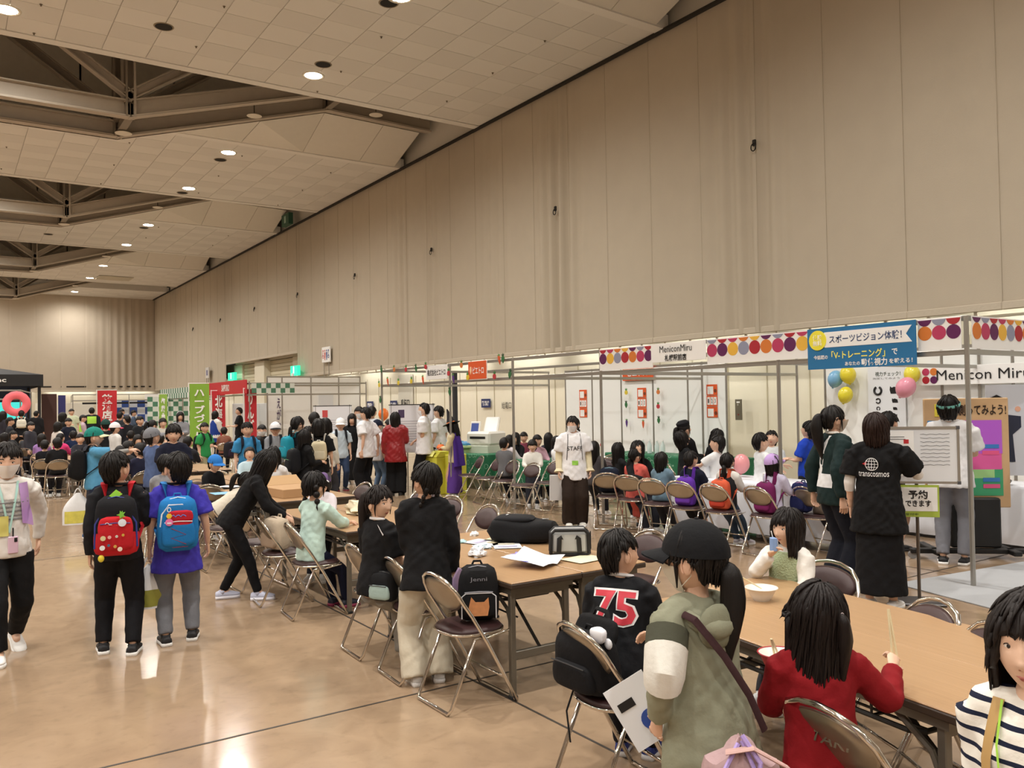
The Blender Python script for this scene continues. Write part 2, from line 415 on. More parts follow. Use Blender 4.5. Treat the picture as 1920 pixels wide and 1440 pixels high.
# ------------------------------------------------------------------ ceiling
CE=struct(bpy.data.objects.new('ceiling',None)); COL.objects.link(CE)
TA=mat('d9d7d1',.9,bump=.4,bscale=220.,spec=.1); TB=mat('dfddd7',.9,bump=.4,bscale=220.,spec=.1); BORD=mat('e2e0da',.8); ROOF=mat('cfc9bd',.9,var=.08); FASC=mat('dad6cc',.8,var=.03)  # TA and TB paint the tiles' alternating sheen as two tones
tmA=mesh_of([(box((0,0,.012),(.890,.790,.014),.004),TA)],False); tmB=mesh_of([(box((0,0,.0135),(.890,.790,.014),.004),TB)],False)
stuffp=[]
for si,(y0,y1) in enumerate(STRIPS):
    obj('strip_slab',[(box(((XL+XW)/2,(y0+y1)/2,ZC+.17),(XW-XL,y1-y0,.28)),BORD),
        (box(((XL+XW)/2,y1-.14,ZC+.012),(XW-XL,.26,.05)),BORD),(box(((XL+XW)/2,y0+.14,ZC+.012),(XW-XL,.26,.05)),BORD)],CE,False)
    n=int(round((y1-y0-.56)/.8)); d=(y1-y0-.56)/n
    for j in range(n):
        yy=y0+.28+d*(j+.5)
        for i in range(34):
            x=XW-.45-.9*i
            if x<XL+.4: continue
            vis=si in(2,3,4) and x>.3 and not (si==4 and x<2.)
            if vis: o=link('ceiling_tile',tmA if (i+j)%2 else tmB,CE,loc=(x,yy,ZC)); o.scale=(1,d/.8,1)
            else: stuffp.append((box((x,yy,ZC+.012+.002*((i+j)%2)),(.89,d-.012,.024)),TA if (i+j)%2 else TB))
o=stuff(obj('ceiling_tile_field',stuffp,CE,False))
# dark roof deck and side boards of the recesses
obj('roof_deck',[(box(((XL+14)/2,(YB+YF)/2,13.1),(14.5-XL,YF-YB,.2)),ROOF)],CE,False)
obj('recess_wall',[(box((XW+.15,(YB+YF)/2,11.4),(.1,YF-YB,3.5)),FASC)],CE,False)
obj('edge_trim',[(box((XW-.1,(YB+YF)/2,ZC-.03),(.09,YF-YB,.06)),DARK)],CE,False)
CHORD=[(XW-.1,10.3),(9.3,10.36),(3.7,8.65),(-7.7,8.65),(-13.3,10.36),(XL,10.3)]
def zch(x):
    for (xa,za),(xb,zb) in zip(CHORD[:-1],CHORD[1:]):
        if xb<=x<=xa: return za+(zb-za)*(x-xa)/(xb-xa)
    return 10.3
def ibeam(a,b,h=.38,w=.24,t=.03):
    a=np.array(a,float);b=np.array(b,float); d=b-a; L_=np.linalg.norm(d)
    ps=[box((0,0,h/2),(L_+.06,.02,h)),box((0,0,0),(L_+.06,w,t)),box((0,0,h),(L_+.06,w,t))]
    an=math.atan2(d[2],math.hypot(d[0],d[1])); rz=math.atan2(d[1],d[0])
    return [T(p,(a+b)/2,rz=rz,ry=-an) for p in ps]
SM=mat('aca192',.55,var=.06); SMD=mat('82786a',.6); FLG=mat('c8bfae',.6)  # FLG is a paler steel painting the light on the chords' bottom flanges
gaps=[(STRIPS[i][1],STRIPS[i+1][0]) for i in range(len(STRIPS)-1)]
for gi,(g0,g1) in enumerate(gaps):
    tr=thing('roof_truss',['twin chord steel roof truss behind the viewpoint','twin chord steel roof truss overhead, cut by the top of the photo','nearest grey steel roof truss fully seen in the ceiling recess','second grey steel roof truss along the hall','third grey steel roof truss along the hall','farthest grey steel roof truss before the end wall'][gi],'truss',(0,0,0))
    yn,yf=g0+1.05,g0+2.75
    for y in (yn,yf):
        ps=[]
        for (xa,za),(xb,zb) in zip(CHORD[:-1],CHORD[1:]):
            for q in ibeam((xa,y,za),(xb,y,zb)): ps.append((q,SM))
            ps.append((box(((xa+xb)/2,y,0),(0.001,.001,.001)),SM))if 0 else None
            L_=math.hypot(xb-xa,zb-za); an=math.atan2(zb-za,xb-xa)
            ps.append((T(box((0,0,-.022),(L_+.06,.25,.012)),((xa+xb)/2,y,(za+zb)/2),ry=-an),FLG))
        obj('chord',[p for p in ps if p],tr,False)
        for x in (9.3,3.7,-2,-7.7,-13.3):
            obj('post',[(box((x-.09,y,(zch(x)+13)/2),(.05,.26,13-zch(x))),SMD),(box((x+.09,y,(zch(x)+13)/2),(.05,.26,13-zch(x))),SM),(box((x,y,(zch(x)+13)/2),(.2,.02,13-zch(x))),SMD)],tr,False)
        for xa,xb in ((3.7,9.2),(3.7,-1.9),(-7.7,-2.1),(-7.7,-13.2)):
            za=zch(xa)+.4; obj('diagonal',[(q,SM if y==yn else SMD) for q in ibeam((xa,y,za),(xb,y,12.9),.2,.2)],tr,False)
    for x in (3.7,9.3,-2,-7.7):
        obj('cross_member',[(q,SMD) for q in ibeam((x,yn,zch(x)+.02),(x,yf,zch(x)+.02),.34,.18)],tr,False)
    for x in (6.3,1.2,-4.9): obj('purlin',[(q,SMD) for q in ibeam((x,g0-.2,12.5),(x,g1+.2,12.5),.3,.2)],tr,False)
    # fascia boards rising from the far strip to the truss chord
    for (xa,xb) in [(XW-.35,11.2),(11.2,9.3),(9.3,7.4),(7.4,5.5),(5.5,3.7),(3.7,1.4),(1.4,-1),(-1,-3.4),(-3.4,-5.8),(-5.8,-7.7),(-7.7,-9.6),(-9.6,-11.5),(-11.5,-13.3),(-13.3,-15.4),(-15.4,XL)]:
        p0=[(xa-.006,g1+.0,ZC+.02),(xb+.006,g1,ZC+.02),(xb+.006,yf+.14,zch(xb)-.03),(xa-.006,yf+.14,zch(xa)-.03)]
        q=[(x,y+.03,z) for x,y,z in p0]
        obj('fascia_board',[((np.array(p0+q),[(0,1,2,3),(7,6,5,4),(0,4,5,1),(1,5,6,2),(2,6,7,3),(3,7,4,0)]),FASC)],tr,False)
    if gi==0: upm=mesh_of([(box((0,0,11.4),(2.35,.05,3.3),.01),ROOF)],False)
    for x in np.arange(XW-1.3,XL,-2.4): link('upstand_board',upm,tr,loc=(x,g1+.03,0)); link('upstand_board',upm,tr,loc=(x,g0-.03,0))
    for k_,(x,y) in enumerate(((3.75,yf-.5),(7.0,yf-.6),(10.6,yf-.6))):
        e=thing('smoke_detector_disc','white detector disc at the '+['left node','middle','wall end'][k_]+' of the '+['rearmost','overhead','nearest visible','second visible','third visible','farthest'][gi]+' roof truss','detector',(x,y,zch(x)-.05),0,'detector discs under the trusses')
        obj('disc',[(lathe([(0,-.01),(.15,-.02),(.2,0),(.15,.04),(0,.05)],18),mat('d6cfc0',.5))],e); obj('stem',[(bar((0,0,.03),(0,0,.5),.012),DARK)],e)
# downlights
LM=mat('fff4de',.5,emit=70.)
dl0=None
RN=['right-hand row','second row from the right wall','third row from the right wall','row nearest the left wall']
for xi,x in enumerate(LAMPX):
    for yi,y in enumerate(LAMPY):
        t=thing('downlight','lit ceiling downlight, '+(ORD[yi-4]+' ahead in the ' if yi>3 else ['fourth','third','second','first'][yi]+' overhead or behind in the ')+RN[xi],'lamp',(x,y,ZC),0,'lit downlights in the ceiling strips')
        if dl0 is None:
            dl0=(mesh_of([(lathe([(.20,.0),(.23,-.012),(.265,-.012),(.27,.002)],24),mat('d9d2c2',.4))]),mesh_of([(lathe([(0,-.004),(.20,-.004)],24),LM)]))
        link('trim_ring',dl0[0],t); link('lens',dl0[1],t)
        s_=spot(x,y); s_.parent=t; s_.location=(0,0,-.05)
SPK=mat('14110f',.8)
for k_,(x,y) in enumerate(((3.8,18.15),(7.3,18.25),(7.27,14.75),(3.9,14.7),(7.35,27.1),(3.95,42.6),(7.3,32.0),(7.3,39.1),(.6,27.0))):
    t=thing('ceiling_speaker',['large black speaker hole at the top left of the photo','black speaker hole right beside the nearest lit downlight','black speaker hole at the top edge of the photo','black speaker hole just above the top edge of the photo','black speaker hole beside the second lit downlight','small black speaker hole in the far left ceiling strip','black speaker hole behind the third lit downlight','black speaker hole beside the fourth lit downlight','black speaker hole at the left end of the second strip'][k_],'speaker',(x,y,ZC),0,'black speaker holes in the ceiling')
    obj('grille',[(lathe([(0,-.004),(.17,-.004)],24),SPK)],t); obj('rim',[(lathe([(.17,-.002),(.185,-.01),(.2,.002)],24),mat('8d8069',.5))],t)
spk=[]
for sy in (14.3,16.4,18.6,20.1,26.5,29.2,31.9,38.8,41.5):
    for x in (1.6,4.6,7.8,10.9):
        t=thing('sprinkler','tiny dark sprinkler head under the ceiling, '+ORD[(14.3,16.4,18.6,20.1,26.5,29.2,31.9,38.8,41.5).index(sy)]+' row ahead, '+['far left','left','right','nearest the right wall'][(1.6,4.6,7.8,10.9).index(x)],'sprinkler',(x,sy+.2*math.sin(x*3),ZC),0,'sprinkler heads of the ceiling')
        spk.append(t); 
        if len(spk)==1: sm_=mesh_of([(lathe([(0,-.035),(.018,-.03),(.008,-.015),(.03,0)],10),mat('6a5d48',.5))])
        link('head',sm_,t)
t=thing('air_grille','pale rectangular air grille in a far ceiling strip','vent',(8.6,55.0,ZC-.012)); obj('plate',[(box((0,0,-.02),(1.9,1.6,.03),.01),mat('c9c2b0',.6))],t); obj('louvres',[(box((0,-.7+.2*k,-.03),(1.8,.03,.02)),mat('b5ad99',.6)) for k in range(8)],t)
DET=['over the right booths','above the middle of the hall','by the left truss node']
# ================================================================== BOOTHS
WHITE=mat('f0f0ee',.55,var=.02,spec=.3); PANEL=mat('f0f2f0',.5,spec=.3); BLACK=mat('121214',.5)
def post(h,par,x,y,z0=0.):
    w=.022; o=[(math.cos(PI/8+k*PI/4)*w,math.sin(PI/8+k*PI/4)*w) for k in range(8)]
    obj('post',[(prism(o,z0,h,'z'),ALU),(box((x*0,0,z0+.004),(.09,.09,.008),.003),ALU)],par,False,loc=(x,y,0))
def rail(a,b,par,h=.05,t=.022):
    a=np.array(a,float);b=np.array(b,float);d=b-a;L_=np.linalg.norm(d)
    obj('rail',[(T(box((0,0,0),(L_,t,h),.004),(a+b)/2,rz=math.atan2(d[1],d[0])),ALU)],par,False)
DOT=dict(P=lin('5b1250'),Y=lin('e3b13f'),L=lin('8d90a6'),R=lin('a81e2c'),O=lin('d0762c'),K=lin('b5345c'))
DM={k:mat(v,.6) for k,v in DOT.items()}
def dots(par,y0,y1,z0,z1,xf,seq,top,axis='-X',n=None):
    """fascia board with two rows of printed discs; y0 is the left end as read"""
    L_=abs(y1-y0); n=n or len(seq); p=L_/n; r=p*.49; ps=[]
    zc=z0+.085+.078; 
    for k in range(n):
        u=(k+.5)*p
        for zz,sq in ((zc,seq),(zc+2*r,top)):
            P=disc2(u,zz,r,22,z1-.012)
            P2=[]; 
            for q in P:
                if not P2 or abs(q[0]-P2[-1][0])+abs(q[1]-P2[-1][1])>1e-5: P2.append(q)
            if max(b for a,b in P2)-min(b for a,b in P2)<.01: continue
            V,F=prism(P2,-.0075,-.004)
            if axis=='-X': V=np.column_stack([xf+V[:,1],y0-V[:,0],V[:,2]])
            else: V=np.column_stack([y0+V[:,0],xf+V[:,1],V[:,2]])
            ps.append(((V,F),DM[sq[k%len(sq)]]))
    if axis=='-X': b=box((xf,(y0+y1)/2,(z0+z1)/2),(.008,L_,z1-z0))
    else: b=box(((y0+y1)/2,xf,(z0+z1)/2),(L_,.008,z1-z0))
    bo=obj('fascia_board',[(b,WHITE)],par,False)
    obj('disc_print',ps,bo,False)
FX=7.75; Z1,Z0=2.47,2.17
B=thing('exhibition_booth','aluminium booth frame with coloured disc fascia and blue banner, right of the photo','booth',(0,0,0))
for y in (3.97,6.06,9.12): post(Z1,B,FX,y)
for x in (9.95,12.15): post(Z1,B,x,3.97)
for y in (6.06,9.12): post(Z1,B,12.15,y)
for z in (Z1-.02,Z0-.03): rail((FX,3.97,z),(FX,9.12,z),B); rail((FX,3.97,z),(12.15,3.97,z),B); rail((FX,9.12,z),(12.15,9.12,z),B)
rail((FX,6.06,Z0-.03),(12.15,6.06,Z0-.03),B)
xf=FX-.03
dots(B,9.10,8.03,Z0,Z1,xf,'PYLROKP','RKOYPLR',n=7)
dots(B,7.08,5.63,Z0,Z1,xf,'KPYLROKPY','LRKOYPLRK',n=9)
dots(B,4.41,4.0,Z0,Z1,xf,'OKP','PLR',n=3)
dots(B,7.79,9.06,Z0,Z1,3.94,'OKPYLROK','PLRKOYPL','-Y',n=8)
sb=obj('name_board',[(box((xf-.03,7.55,2.35),(.01,.95,.24),.002),WHITE)],B,False)
text('shop_name','MeniconMiru',.56,.085,BLACK,sb,MF((xf-.04,7.58,2.395))); text('shop_branch','札幌駅前店',.38,.085,BLACK,sb,MF((xf-.04,7.58,2.28)),bold=.02)
BL=mat('1f6fa3',.5); YE=mat('ece23c',.55)
bn=obj('blue_banner',[(box((xf-.05,5.005,2.255),(.006,1.21,.43)),BL),(prism([(5.40,2.265),(4.44,2.265),(4.50,2.345),(4.44,2.425),(5.40,2.425)],xf-.0575,xf-.054,'x'),WHITE)],B,False)
bn['label']='blue banner with white ribbon and yellow lettering'
obj('yellow_badge',[(prism([(5.48+.105*math.cos(a),2.345+.105*math.sin(a)) for a in np.linspace(0,2*PI,25)[:-1]],xf-.0625,xf-.0578,'x'),YE)],bn,False)
NV=mat('24406e',.5); bx=xf-.0585
text('banner_text','スポーツビジョン体験！',.80,.085,NV,bn,MF((bx,4.94,2.345)),bold=.012)
text('banner_text','今話題の',.17,.045,WHITE,bn,MF((xf-.0535,5.45,2.165)),bold=.02); text('banner_text','「V-トレーニング」',.60,.085,mat('f1ea6a',.5),bn,MF((xf-.0535,5.02,2.18)),bold=.02)
text('banner_text','で',.06,.06,WHITE,bn,MF((xf-.0535,4.62,2.18)),bold=.02); text('banner_text','あなたの',.17,.04,WHITE,bn,MF((xf-.0535,5.08,2.085)),bold=.02); text('banner_text','動体視力',.28,.075,WHITE,bn,MF((xf-.0535,4.84,2.09)),bold=.025); text('banner_text','を鍛える！',.24,.05,WHITE,bn,MF((xf-.0535,4.56,2.09)),bold=.02)
text('badge_text','体験\n無料',.11,.12,mat('fffbe0',.6),bn,MF((xf-.0635,5.48,2.345)),bold=.02)
# white sign hung in the front side and the one on the back wall
sg=obj('name_board',[(box((9.55,3.9,2.29),(.95,.01,.36),.002),WHITE)],B,False)
for k,(a,b_,c) in enumerate(((-.4,.05,'K'),(-.28,.05,'O'),(-.4,-.07,'R'),(-.28,-.07,'P'))):
    obj('logo_dot',[(T(prism(disc2(0,0,.055),-.003,0),(9.55+a,3.893,2.29+b_)),DM[c])],sg,False)
text('shop_name','Menicon Miru',.55,.1,BLACK,sg,MF((9.93,3.892,2.29),'-Y'))
SGN=thing('sign_board','long white sign with four coloured dots reading Menicon Miru, on the booth back wall','sign',(12.08,1.04,0))
obj('board',[(box((0,4.4,2.03),(.012,2.95,.275),.003),WHITE)],SGN,False)
for a,b_,c in ((.085,.045,'K'),(-.035,.045,'O'),(.085,-.075,'R'),(-.035,-.075,'P')):
    obj('logo_dot',[(prism(disc2(5.67+a,2.045+b_,.055),-.012,-.007,'x'),DM[c])],SGN,False)
text('lettering','Menicon Miru',1.28,.145,BLACK,SGN,MF((-.0125,4.95,2.035)))
# white panels, one by one
def panels(name,label,X,ys,z1=2.42,z0=.03,side=-1):
    t=thing(name,label,'partition',(X,0,0))
    for a,b in zip(ys[:-1],ys[1:]):
        obj('wall_panel',[(box((0,(a+b)/2,(z0+z1)/2),(.02,abs(b-a)-.045,z1-z0),.003),PANEL)],t,False)
    for y in ys: post(z1+.05,t,0,y)
    for a,b in zip(ys[:-1],ys[1:]): rail((0,a,z1+.025),(0,b,z1+.025),t); rail((0,a,z0-.0),(0,b,z0-.0),t)
    return t
panels('booth_partition','white panel wall with recipe posters behind the green tables',12.3,[10.82+.99*k for k in range(6)])
panels('booth_partition','white panel wall with balloons and eye chart behind the white tables',12.2,[8.6-.99*k for k in range(10)])
# cross partition at the far booth, panels facing the camera
t=thing('booth_partition','white panel wall left of the standing crowd, facing the camera','partition',(0,0,0))
xs=[8.75,9.24,10.23,11.22,12.0]
for a,b in zip(xs[:-1],xs[1:]): obj('wall_panel',[(box(((a+b)/2,27,1.35),(b-a-.045,.02,2.64),.003),PANEL)],t,False); rail((a,27,2.7),(b,27,2.7),t); rail((a,26.98,2.42),(b,26.98,2.42),t)
for x in xs: post(2.72,t,x,27)
for k,(xx,w_) in enumerate(((9.0,.12),)):
    text('panel_lettering','え\nが\nお',.14,1.1,mat('5a4a6a',.6),t,MF((9.12,26.97,1.45),'-Y'),bold=.02)
obj('notice_sheet',[(box((10.75,26.97,1.75),(.5,.01,.75)),mat('dfe3e8',.6))],t,False)
# second booth
P=thing('exhibition_booth','open aluminium booth frame hung with paper vegetables, centre of the photo','booth',(0,0,0))
for y in (11.34,13.4,16.3): post(Z1,P,FX,y)
for y in (11.34,16.3): post(Z1,P,12.2,y)
for z in (Z1-.02,Z0-.03): rail((FX,9.14,z),(FX,16.3,z),P)
for y in (16.3,): rail((FX,y,Z1-.02),(12.2,y,Z1-.02),P); rail((FX,y,Z0-.03),(12.2,y,Z0-.03),P)
rail((10.2,9.15,Z1-.02),(10.2,16.3,Z1-.02),P)
for y in (11.34,): rail((FX,y,Z0-.03),(12.2,y,Z0-.03),P)
obj('black_post',[(box((9.9,16.9,1.25),(.09,.09,2.5)),mat('2c2c30',.5))],P,False)
ORA=mat('dd5a26',.5)
s1=obj('orange_sign',[(box((xf-.01,12.365,2.31),(.012,.61,.33),.003),WHITE),(box((xf-.018,12.365,2.315),(.006,.59,.31)),ORA)],P,False)
text('sign_text','ピエトロ',.36,.12,WHITE,s1,MF((xf-.022,12.33,2.31)),bold=.02)
obj('sign_mark',[(T(prism([(0,-.07),(.035,.0),(.02,.07),(-.02,.07),(-.035,0)],-.002,0),(xf-.0215,12.58,2.31),rz=-PI/2),mat('f3c9a0',.6))],s1,False)
s2=obj('white_sign',[(box((xf-.01,13.83,2.33),(.012,.82,.26),.003),WHITE)],P,False)
text('sign_text','株式会社ピエトロ',.7,.12,BLACK,s2,MF((xf-.018,13.83,2.33)),bold=.015)
s3=obj('orange_sign',[(box((12.24,13.2,2.33),(.012,.95,.33),.003),ORA)],P,False); text('sign_text','ピエトロ',.6,.15,WHITE,s3,MF((12.23,13.2,2.33)),bold=.02)
# posters
def poster_stack(x,y,z,i):
    t=thing('poster_column',['left','middle','right'][i]+' column of three orange recipe posters on the white panels','poster',(x,y,z))
    for k in range(3):
        s=obj('poster',[(box((0,0,.22-.215*k),(.004,.27,.205)),ORA)],t,False)
        if k!=1:
            obj('card',[(box((-.003,.035,.22-.215*k-.01),(.002,.15,.15)),WHITE)],s,False); obj('photo_print',[(T(prism(disc2(0,0,.035),-.003,0),(-.002,-.09,.2-.215*k),rz=-PI/2),mat('7a3b1e',.6))],s,False)
        else:
            for q in(-1,0,1): obj('card',[(box((-.003,.083*q,.005),(.002,.07,.15)),WHITE)],s,False); text('numeral',['3','2','1'][q+1],.03,.08,mat('3a2a20',.6),s,MF((-.0045,.083*q,.005)))
poster_stack(12.28,15.1,1.68,0); poster_stack(12.28,13.13,1.68,1); poster_stack(12.28,11.17,1.7,2)
NB=mat('1d2a5c',.5)
for k,(px,py,w_,h_,s_,lab) in enumerate(((694,759,.55,.26,'撮影禁止','leftmost small navy notice on the cream wall'),(738,758,.55,.26,'立入禁止','middle small navy notice on the cream wall'),(911,756,.5,.26,'関係者以外\n立入禁止','small navy notice behind the printer'))):
    p=GX(px,py,13.44); t=thing('wall_notice',lab,'sign',tuple(p)); obj('plate',[(box((0,0,0),(.01,w_,h_)),NB)],t,False); text('notice_text',s_,w_*.8,h_*.55,WHITE,t,MF((-.008,0,0)),bold=.02)
p=GX(760,756,13.44); t=thing('wall_sign','black lettering beside a grey louvre on the cream wall','sign',tuple(p)); text('lettering','吸気口',.62,.3,BLACK,t,MF((-.006,0,0)),bold=.02); obj('backing',[(box((.02,0,.2),(.02,1.1,1.6)),mat('c4c0b2',.6))],t,False)
p=GX(950,760,13.44); t=thing('wall_sign','faint black lettering on the cream wall by the aluminium post','sign',tuple(p)); text('lettering','給電口',.5,.2,mat('4a463c',.6),t,MF((-.006,0,0)),bold=.01)
p=GX(1385,768,13.3); t=thing('control_panel','steel switch panel with keyhole on the cream wall','panel',tuple(p)); obj('plate',[(box((0,0,0),(.02,.17,.42),.005),mat('6d675a',.4,metal=.5))],t,False); obj('key_switch',[(T(lathe([(0,.01),(.02,.01),(.02,0)],10),(-.01,0,.1),ry=-PI/2),ALU),(box((-.012,0,-.1),(.01,.03,.03)),mat('7c2b24',.5))],t,False); obj('label_plate',[(box((-.012,0,.15),(.004,.08,.03)),WHITE)],t,False)
# toilet signs and exit signs
p=GX(612,665,12.7); t=thing('toilet_sign','white toilet pictogram sign on two rods above the booths','sign',tuple(p)); obj('plate',[(box((0,0,0),(.05,.85,.62),.01),WHITE)],t,False)
for y in(-.25,.25): obj('rod',[(bar((0,y,-.3),(0,y,-.95),.018),ALU)],t)
for k,(y,c) in enumerate(((.28,'b83a35'),(.09,'b83a35'),(-.09,'2a3f86'),(-.28,'2a3f86'))):
    mm=mat(c,.5); ps=[(T(prism(disc2(0,.16,.045,12),-.004,0),(-.026,y,0),rz=-PI/2),mm)]
    if k in(1,2): ps+=[(T(prism([(-.06,.1),(-.05,-.08),(-.025,-.22),(.025,-.22),(.05,-.08),(.06,.1)],-.004,0),(-.026,y,0),rz=-PI/2),mm)]
    else: ps+=[(T(tube([(.065*math.cos(a),0,-.08+.065*math.sin(a)) for a in np.linspace(0,2*PI,14)[:-1]],.012,6,closed=True),(-.028,y,0),rz=-PI/2),mm),(box((-.028,y+.02,.03),(.006,.03,.16)),mm)]
    obj('pictogram',ps,t,False)
GE=mat('27c79a',.4,emit=1.6)
for px,py,X_,lab in ((553,695,12.5,'lit green exit sign beside the toilet sign'),(435,706,12.9,'lit green exit sign between the shutter pillars')):
    p=GX(px,py,X_); t=thing('exit_sign',lab,'sign',tuple(p)); obj('box',[(box((.02,0,0),(.14,.85 if px>500 else 1.2,.42),.01),GE)],t,False)
    obj('running_figure',[(box((-.055,.02,0),(.006,.1,.26)),mat('eafff5',.4,emit=2.)),(T(prism(disc2(0,.15,.04,10),-.004,0),(-.052,.02,0),rz=-PI/2),mat('eafff5',.4,emit=2.))],t,False); obj('bracket',[(bar((.02,-.05,-.2),(.02,-.05,-.35),.03),WHITE)],t)
p=GX(545,415,12.6); t=thing('exit_sign','dark green unlit exit box high up at the ceiling edge','sign',(12.45,p[1],9.85)); obj('box',[(box((0,0,0),(.2,.9,.5),.01),mat('2d5a47',.6))],t,False); obj('pictogram',[(box((-.105,0,0),(.006,.2,.3)),mat('a9c8b8',.6))],t,False)
p=GX(389,699,12.6); t=thing('toilet_sign','small distant toilet sign on two rods over the red fascia','sign',tuple(p)); obj('plate',[(box((0,0,0),(.05,.7,.62),.01),mat('c9c6c2',.6))],t,False); obj('pictogram',[(box((-.028,0,0),(.004,.3,.3)),mat('6c6a8c',.6))],t,False)
for y in(-.2,.2): obj('rod',[(bar((0,y,-.3),(0,y,-1.3),.018),ALU)],t)
p=GX(555,712,12.3); t=thing('ventilation_fan','white wall fan seen through the booth frame','fan',tuple(GX(548,722,12.3))); obj('housing',[(T(lathe([(.0,.02),(.26,.02),(.3,0),(.26,-.06),(0,-.06)],20),(0,0,0),ry=-PI/2),mat('c9cdd0',.5))],t); obj('bracket',[(box((.02,-.0,.35),(.05,.2,.3),.01),WHITE)],t,False)
# paper vegetables
VG={'tomato':('b8303a','3a7a3c'),'pepper':('d9c13a','4a8a3a'),'carrot':('d0582c','4a8a3a'),'aubergine':('54307c','4a8a3a'),'green_pepper':('2f6b3c','2a4a2c'),'pumpkin':('cf7a3c','5a7a3a')}
vgl={}
def veg(kind,loc,lab,rot=0.):
    a,b=VG[kind]; t=thing('paper_'+kind,lab,'decoration',tuple(loc),0)
    if kind not in vgl:
        if kind in('carrot','aubergine'): o=[(.0,-.13),(.03,-.05),(.045,.04),(.02,.09),(-.02,.09),(-.045,.04),(-.03,-.05)]
        elif kind in('green_pepper',): o=[(0,-.1),(.05,-.03),(.055,.03),(.02,.07),(-.02,.07),(-.055,.03),(-.05,-.03)]
        else: o=disc2(0,0,.065,14)
        vgl[kind]=(mesh_of([(T(prism(o,-.008,.008),(0,0,0),rz=-PI/2),mat(a,.7))],False),mesh_of([(T(prism([(-.03,.06),(-.045,.12),(-.01,.09),(.0,.14),(.015,.09),(.045,.12),(.03,.06)],-.006,.006),(0,0,0),rz=-PI/2),mat(b,.7))],False))
    f=link('fruit',vgl[kind][0],t); l=link('leaf',vgl[kind][1],t); t.rotation_euler=(rot,0,0); t.scale=(.72,.72,.72)
vs=[(715,693,'green_pepper','on the left end of the top rail'),(739,693,'pumpkin','second on the top rail'),(761,693,'tomato','third on the top rail'),(780,691,'green_pepper','right of the red tomato on the top rail'),(798,688,'tomato','left of the white company sign'),(841,700,'tomato','at the right end of the white company sign'),(850,710,'aubergine','by the post right of the white sign'),(865,685,'pumpkin','between the white and orange signs'),(936,674,'carrot','right of the orange sign'),(943,673,'green_pepper','beside the carrot right of the orange sign'),(711,722,'pepper','on the lower rail at the left post'),(727,715,'carrot','hanging long beside the left post'),(747,718,'pepper','on the lower rail, pale'),(771,715,'pepper','on the lower rail, mid span'),(793,712,'carrot','hanging below the white company sign'),(877,708,'pepper','below the orange sign'),(927,706,'tomato','big red one right of the orange sign'),(956,702,'green_pepper','on the post right of the orange sign'),(713,750,'green_pepper','lower on the left post'),(843,735,'green_pepper','on the post right of the white sign')]
for px,py,k,l in vs: veg(k,GX(px,py,FX-.06),'paper '+k.replace('_',' ')+' '+l,random.uniform(-.3,.3))
for px,py,k,l in [(1174,736,'pepper','top of the left panel post'),(1174,759,'green_pepper','middle of the left panel post'),(1175,793,'aubergine','bottom of the left panel post'),(1234,735,'pumpkin','top of the right panel post'),(1234,762,'tomato','middle of the right panel post'),(1235,788,'green_pepper','bottom of the right panel post'),(1206,795,'carrot','below the middle poster column')]: veg(k,GX(px,py,12.2),'paper '+k.replace('_',' ')+' at the '+l if 'below' not in l else 'paper carrot hanging '+l)
# balloons
def balloon(px,py,X,r,c,lab,tilt=0.):
    t=thing('balloon',lab,'balloon',tuple(GX(px,py,X))); mm=mat(c,.25,spec=.6)
    V,F=ell((0,0,0),(r*.92,r*.92,r*1.12),14,18); k=np.where(V[:,2]<0,1-.18*(-V[:,2]/r/1.12)**2,1); V=V*np.column_stack([k,k,np.ones(len(V))])
    q=obj('envelope',[((V,F),mm)],t); k=obj('knot',[(lathe([(0,-r*1.1),(.012,-r*1.13),(.02,-r*1.2),(0,-r*1.2)],8),mm)],t); t.rotation_euler=(tilt,0,0)
balloon(1566,711,12.0,.13,'7db4dc','pale blue balloon left of the eye chart',.35); balloon(1590,703,12.02,.135,'e8d93c','upper yellow balloon left of the eye chart',-.2); balloon(1585,741,11.98,.125,'e8dc3c','lower yellow balloon left of the eye chart',.3)
balloon(1710,702,12.0,.125,'e8e04c','yellow balloon right of the eye chart',0); balloon(1698,727,11.85,.15,'e99bb0','pink balloon right of the eye chart',.6)
balloon(1390,870,8.75,.12,'e79a9e','pink balloon on the white craft table',.1)
balloon(719,777,11.,.17,'e8742c','orange balloon over the crowd beside the red jacket',0)
# eye chart
e=thing('eye_chart','tall white eye chart with ring and animal symbols behind the staff','poster',(12.14,7.47,1.35)); obj('sheet',[(box((0,0,0),(.006,.62,1.7)),mat('e6ebf0',.5))],e,False)
for k,r in enumerate((.075,.045,.032,.026,.022,.019,.016)):
    z=.48-[0,.16,.28,.38,.46,.53,.59][k]; a0=[PI/2,0,-PI/2,PI,0,PI/2,0][k]
    P=[(0,.14+r*math.cos(a)*.8,z+r*math.sin(a)*.8) for a in np.linspace(a0+.45,a0+2*PI-.45,16)]
    obj('ring_symbol',[(tube(P,r*.24,6),BLACK)],e,False,loc=(-.006,0,0))
    s=r*1.1
    if s>.03: pt=[(-s,-s*.6),(s*.8,-s*.6),(s,s*.1),(s*.9,s*.8),(s*.6,s*.5),(s*.1,s*.7),(-s*.8,s*.4)]
    else: pt=[(-s,-s*.7),(s*.2,-s*.2),(s,s*.5),(0,s*.2),(-s,.5*s)]
    obj('animal_symbol',[(T(prism([(-a,b) for a,b in pt][::-1],-.004,0),(-.003,-.14,z),rz=-PI/2),BLACK)],e,False)
text('chart_title','視力チェック！',.42,.07,mat('3a4a3a',.6),e,MF((-.004,-.03,.74)),bold=.01); text('chart_note','測定してみよう',.45,.03,mat('6a6a6a',.6),e,MF((-.004,0,.67)))
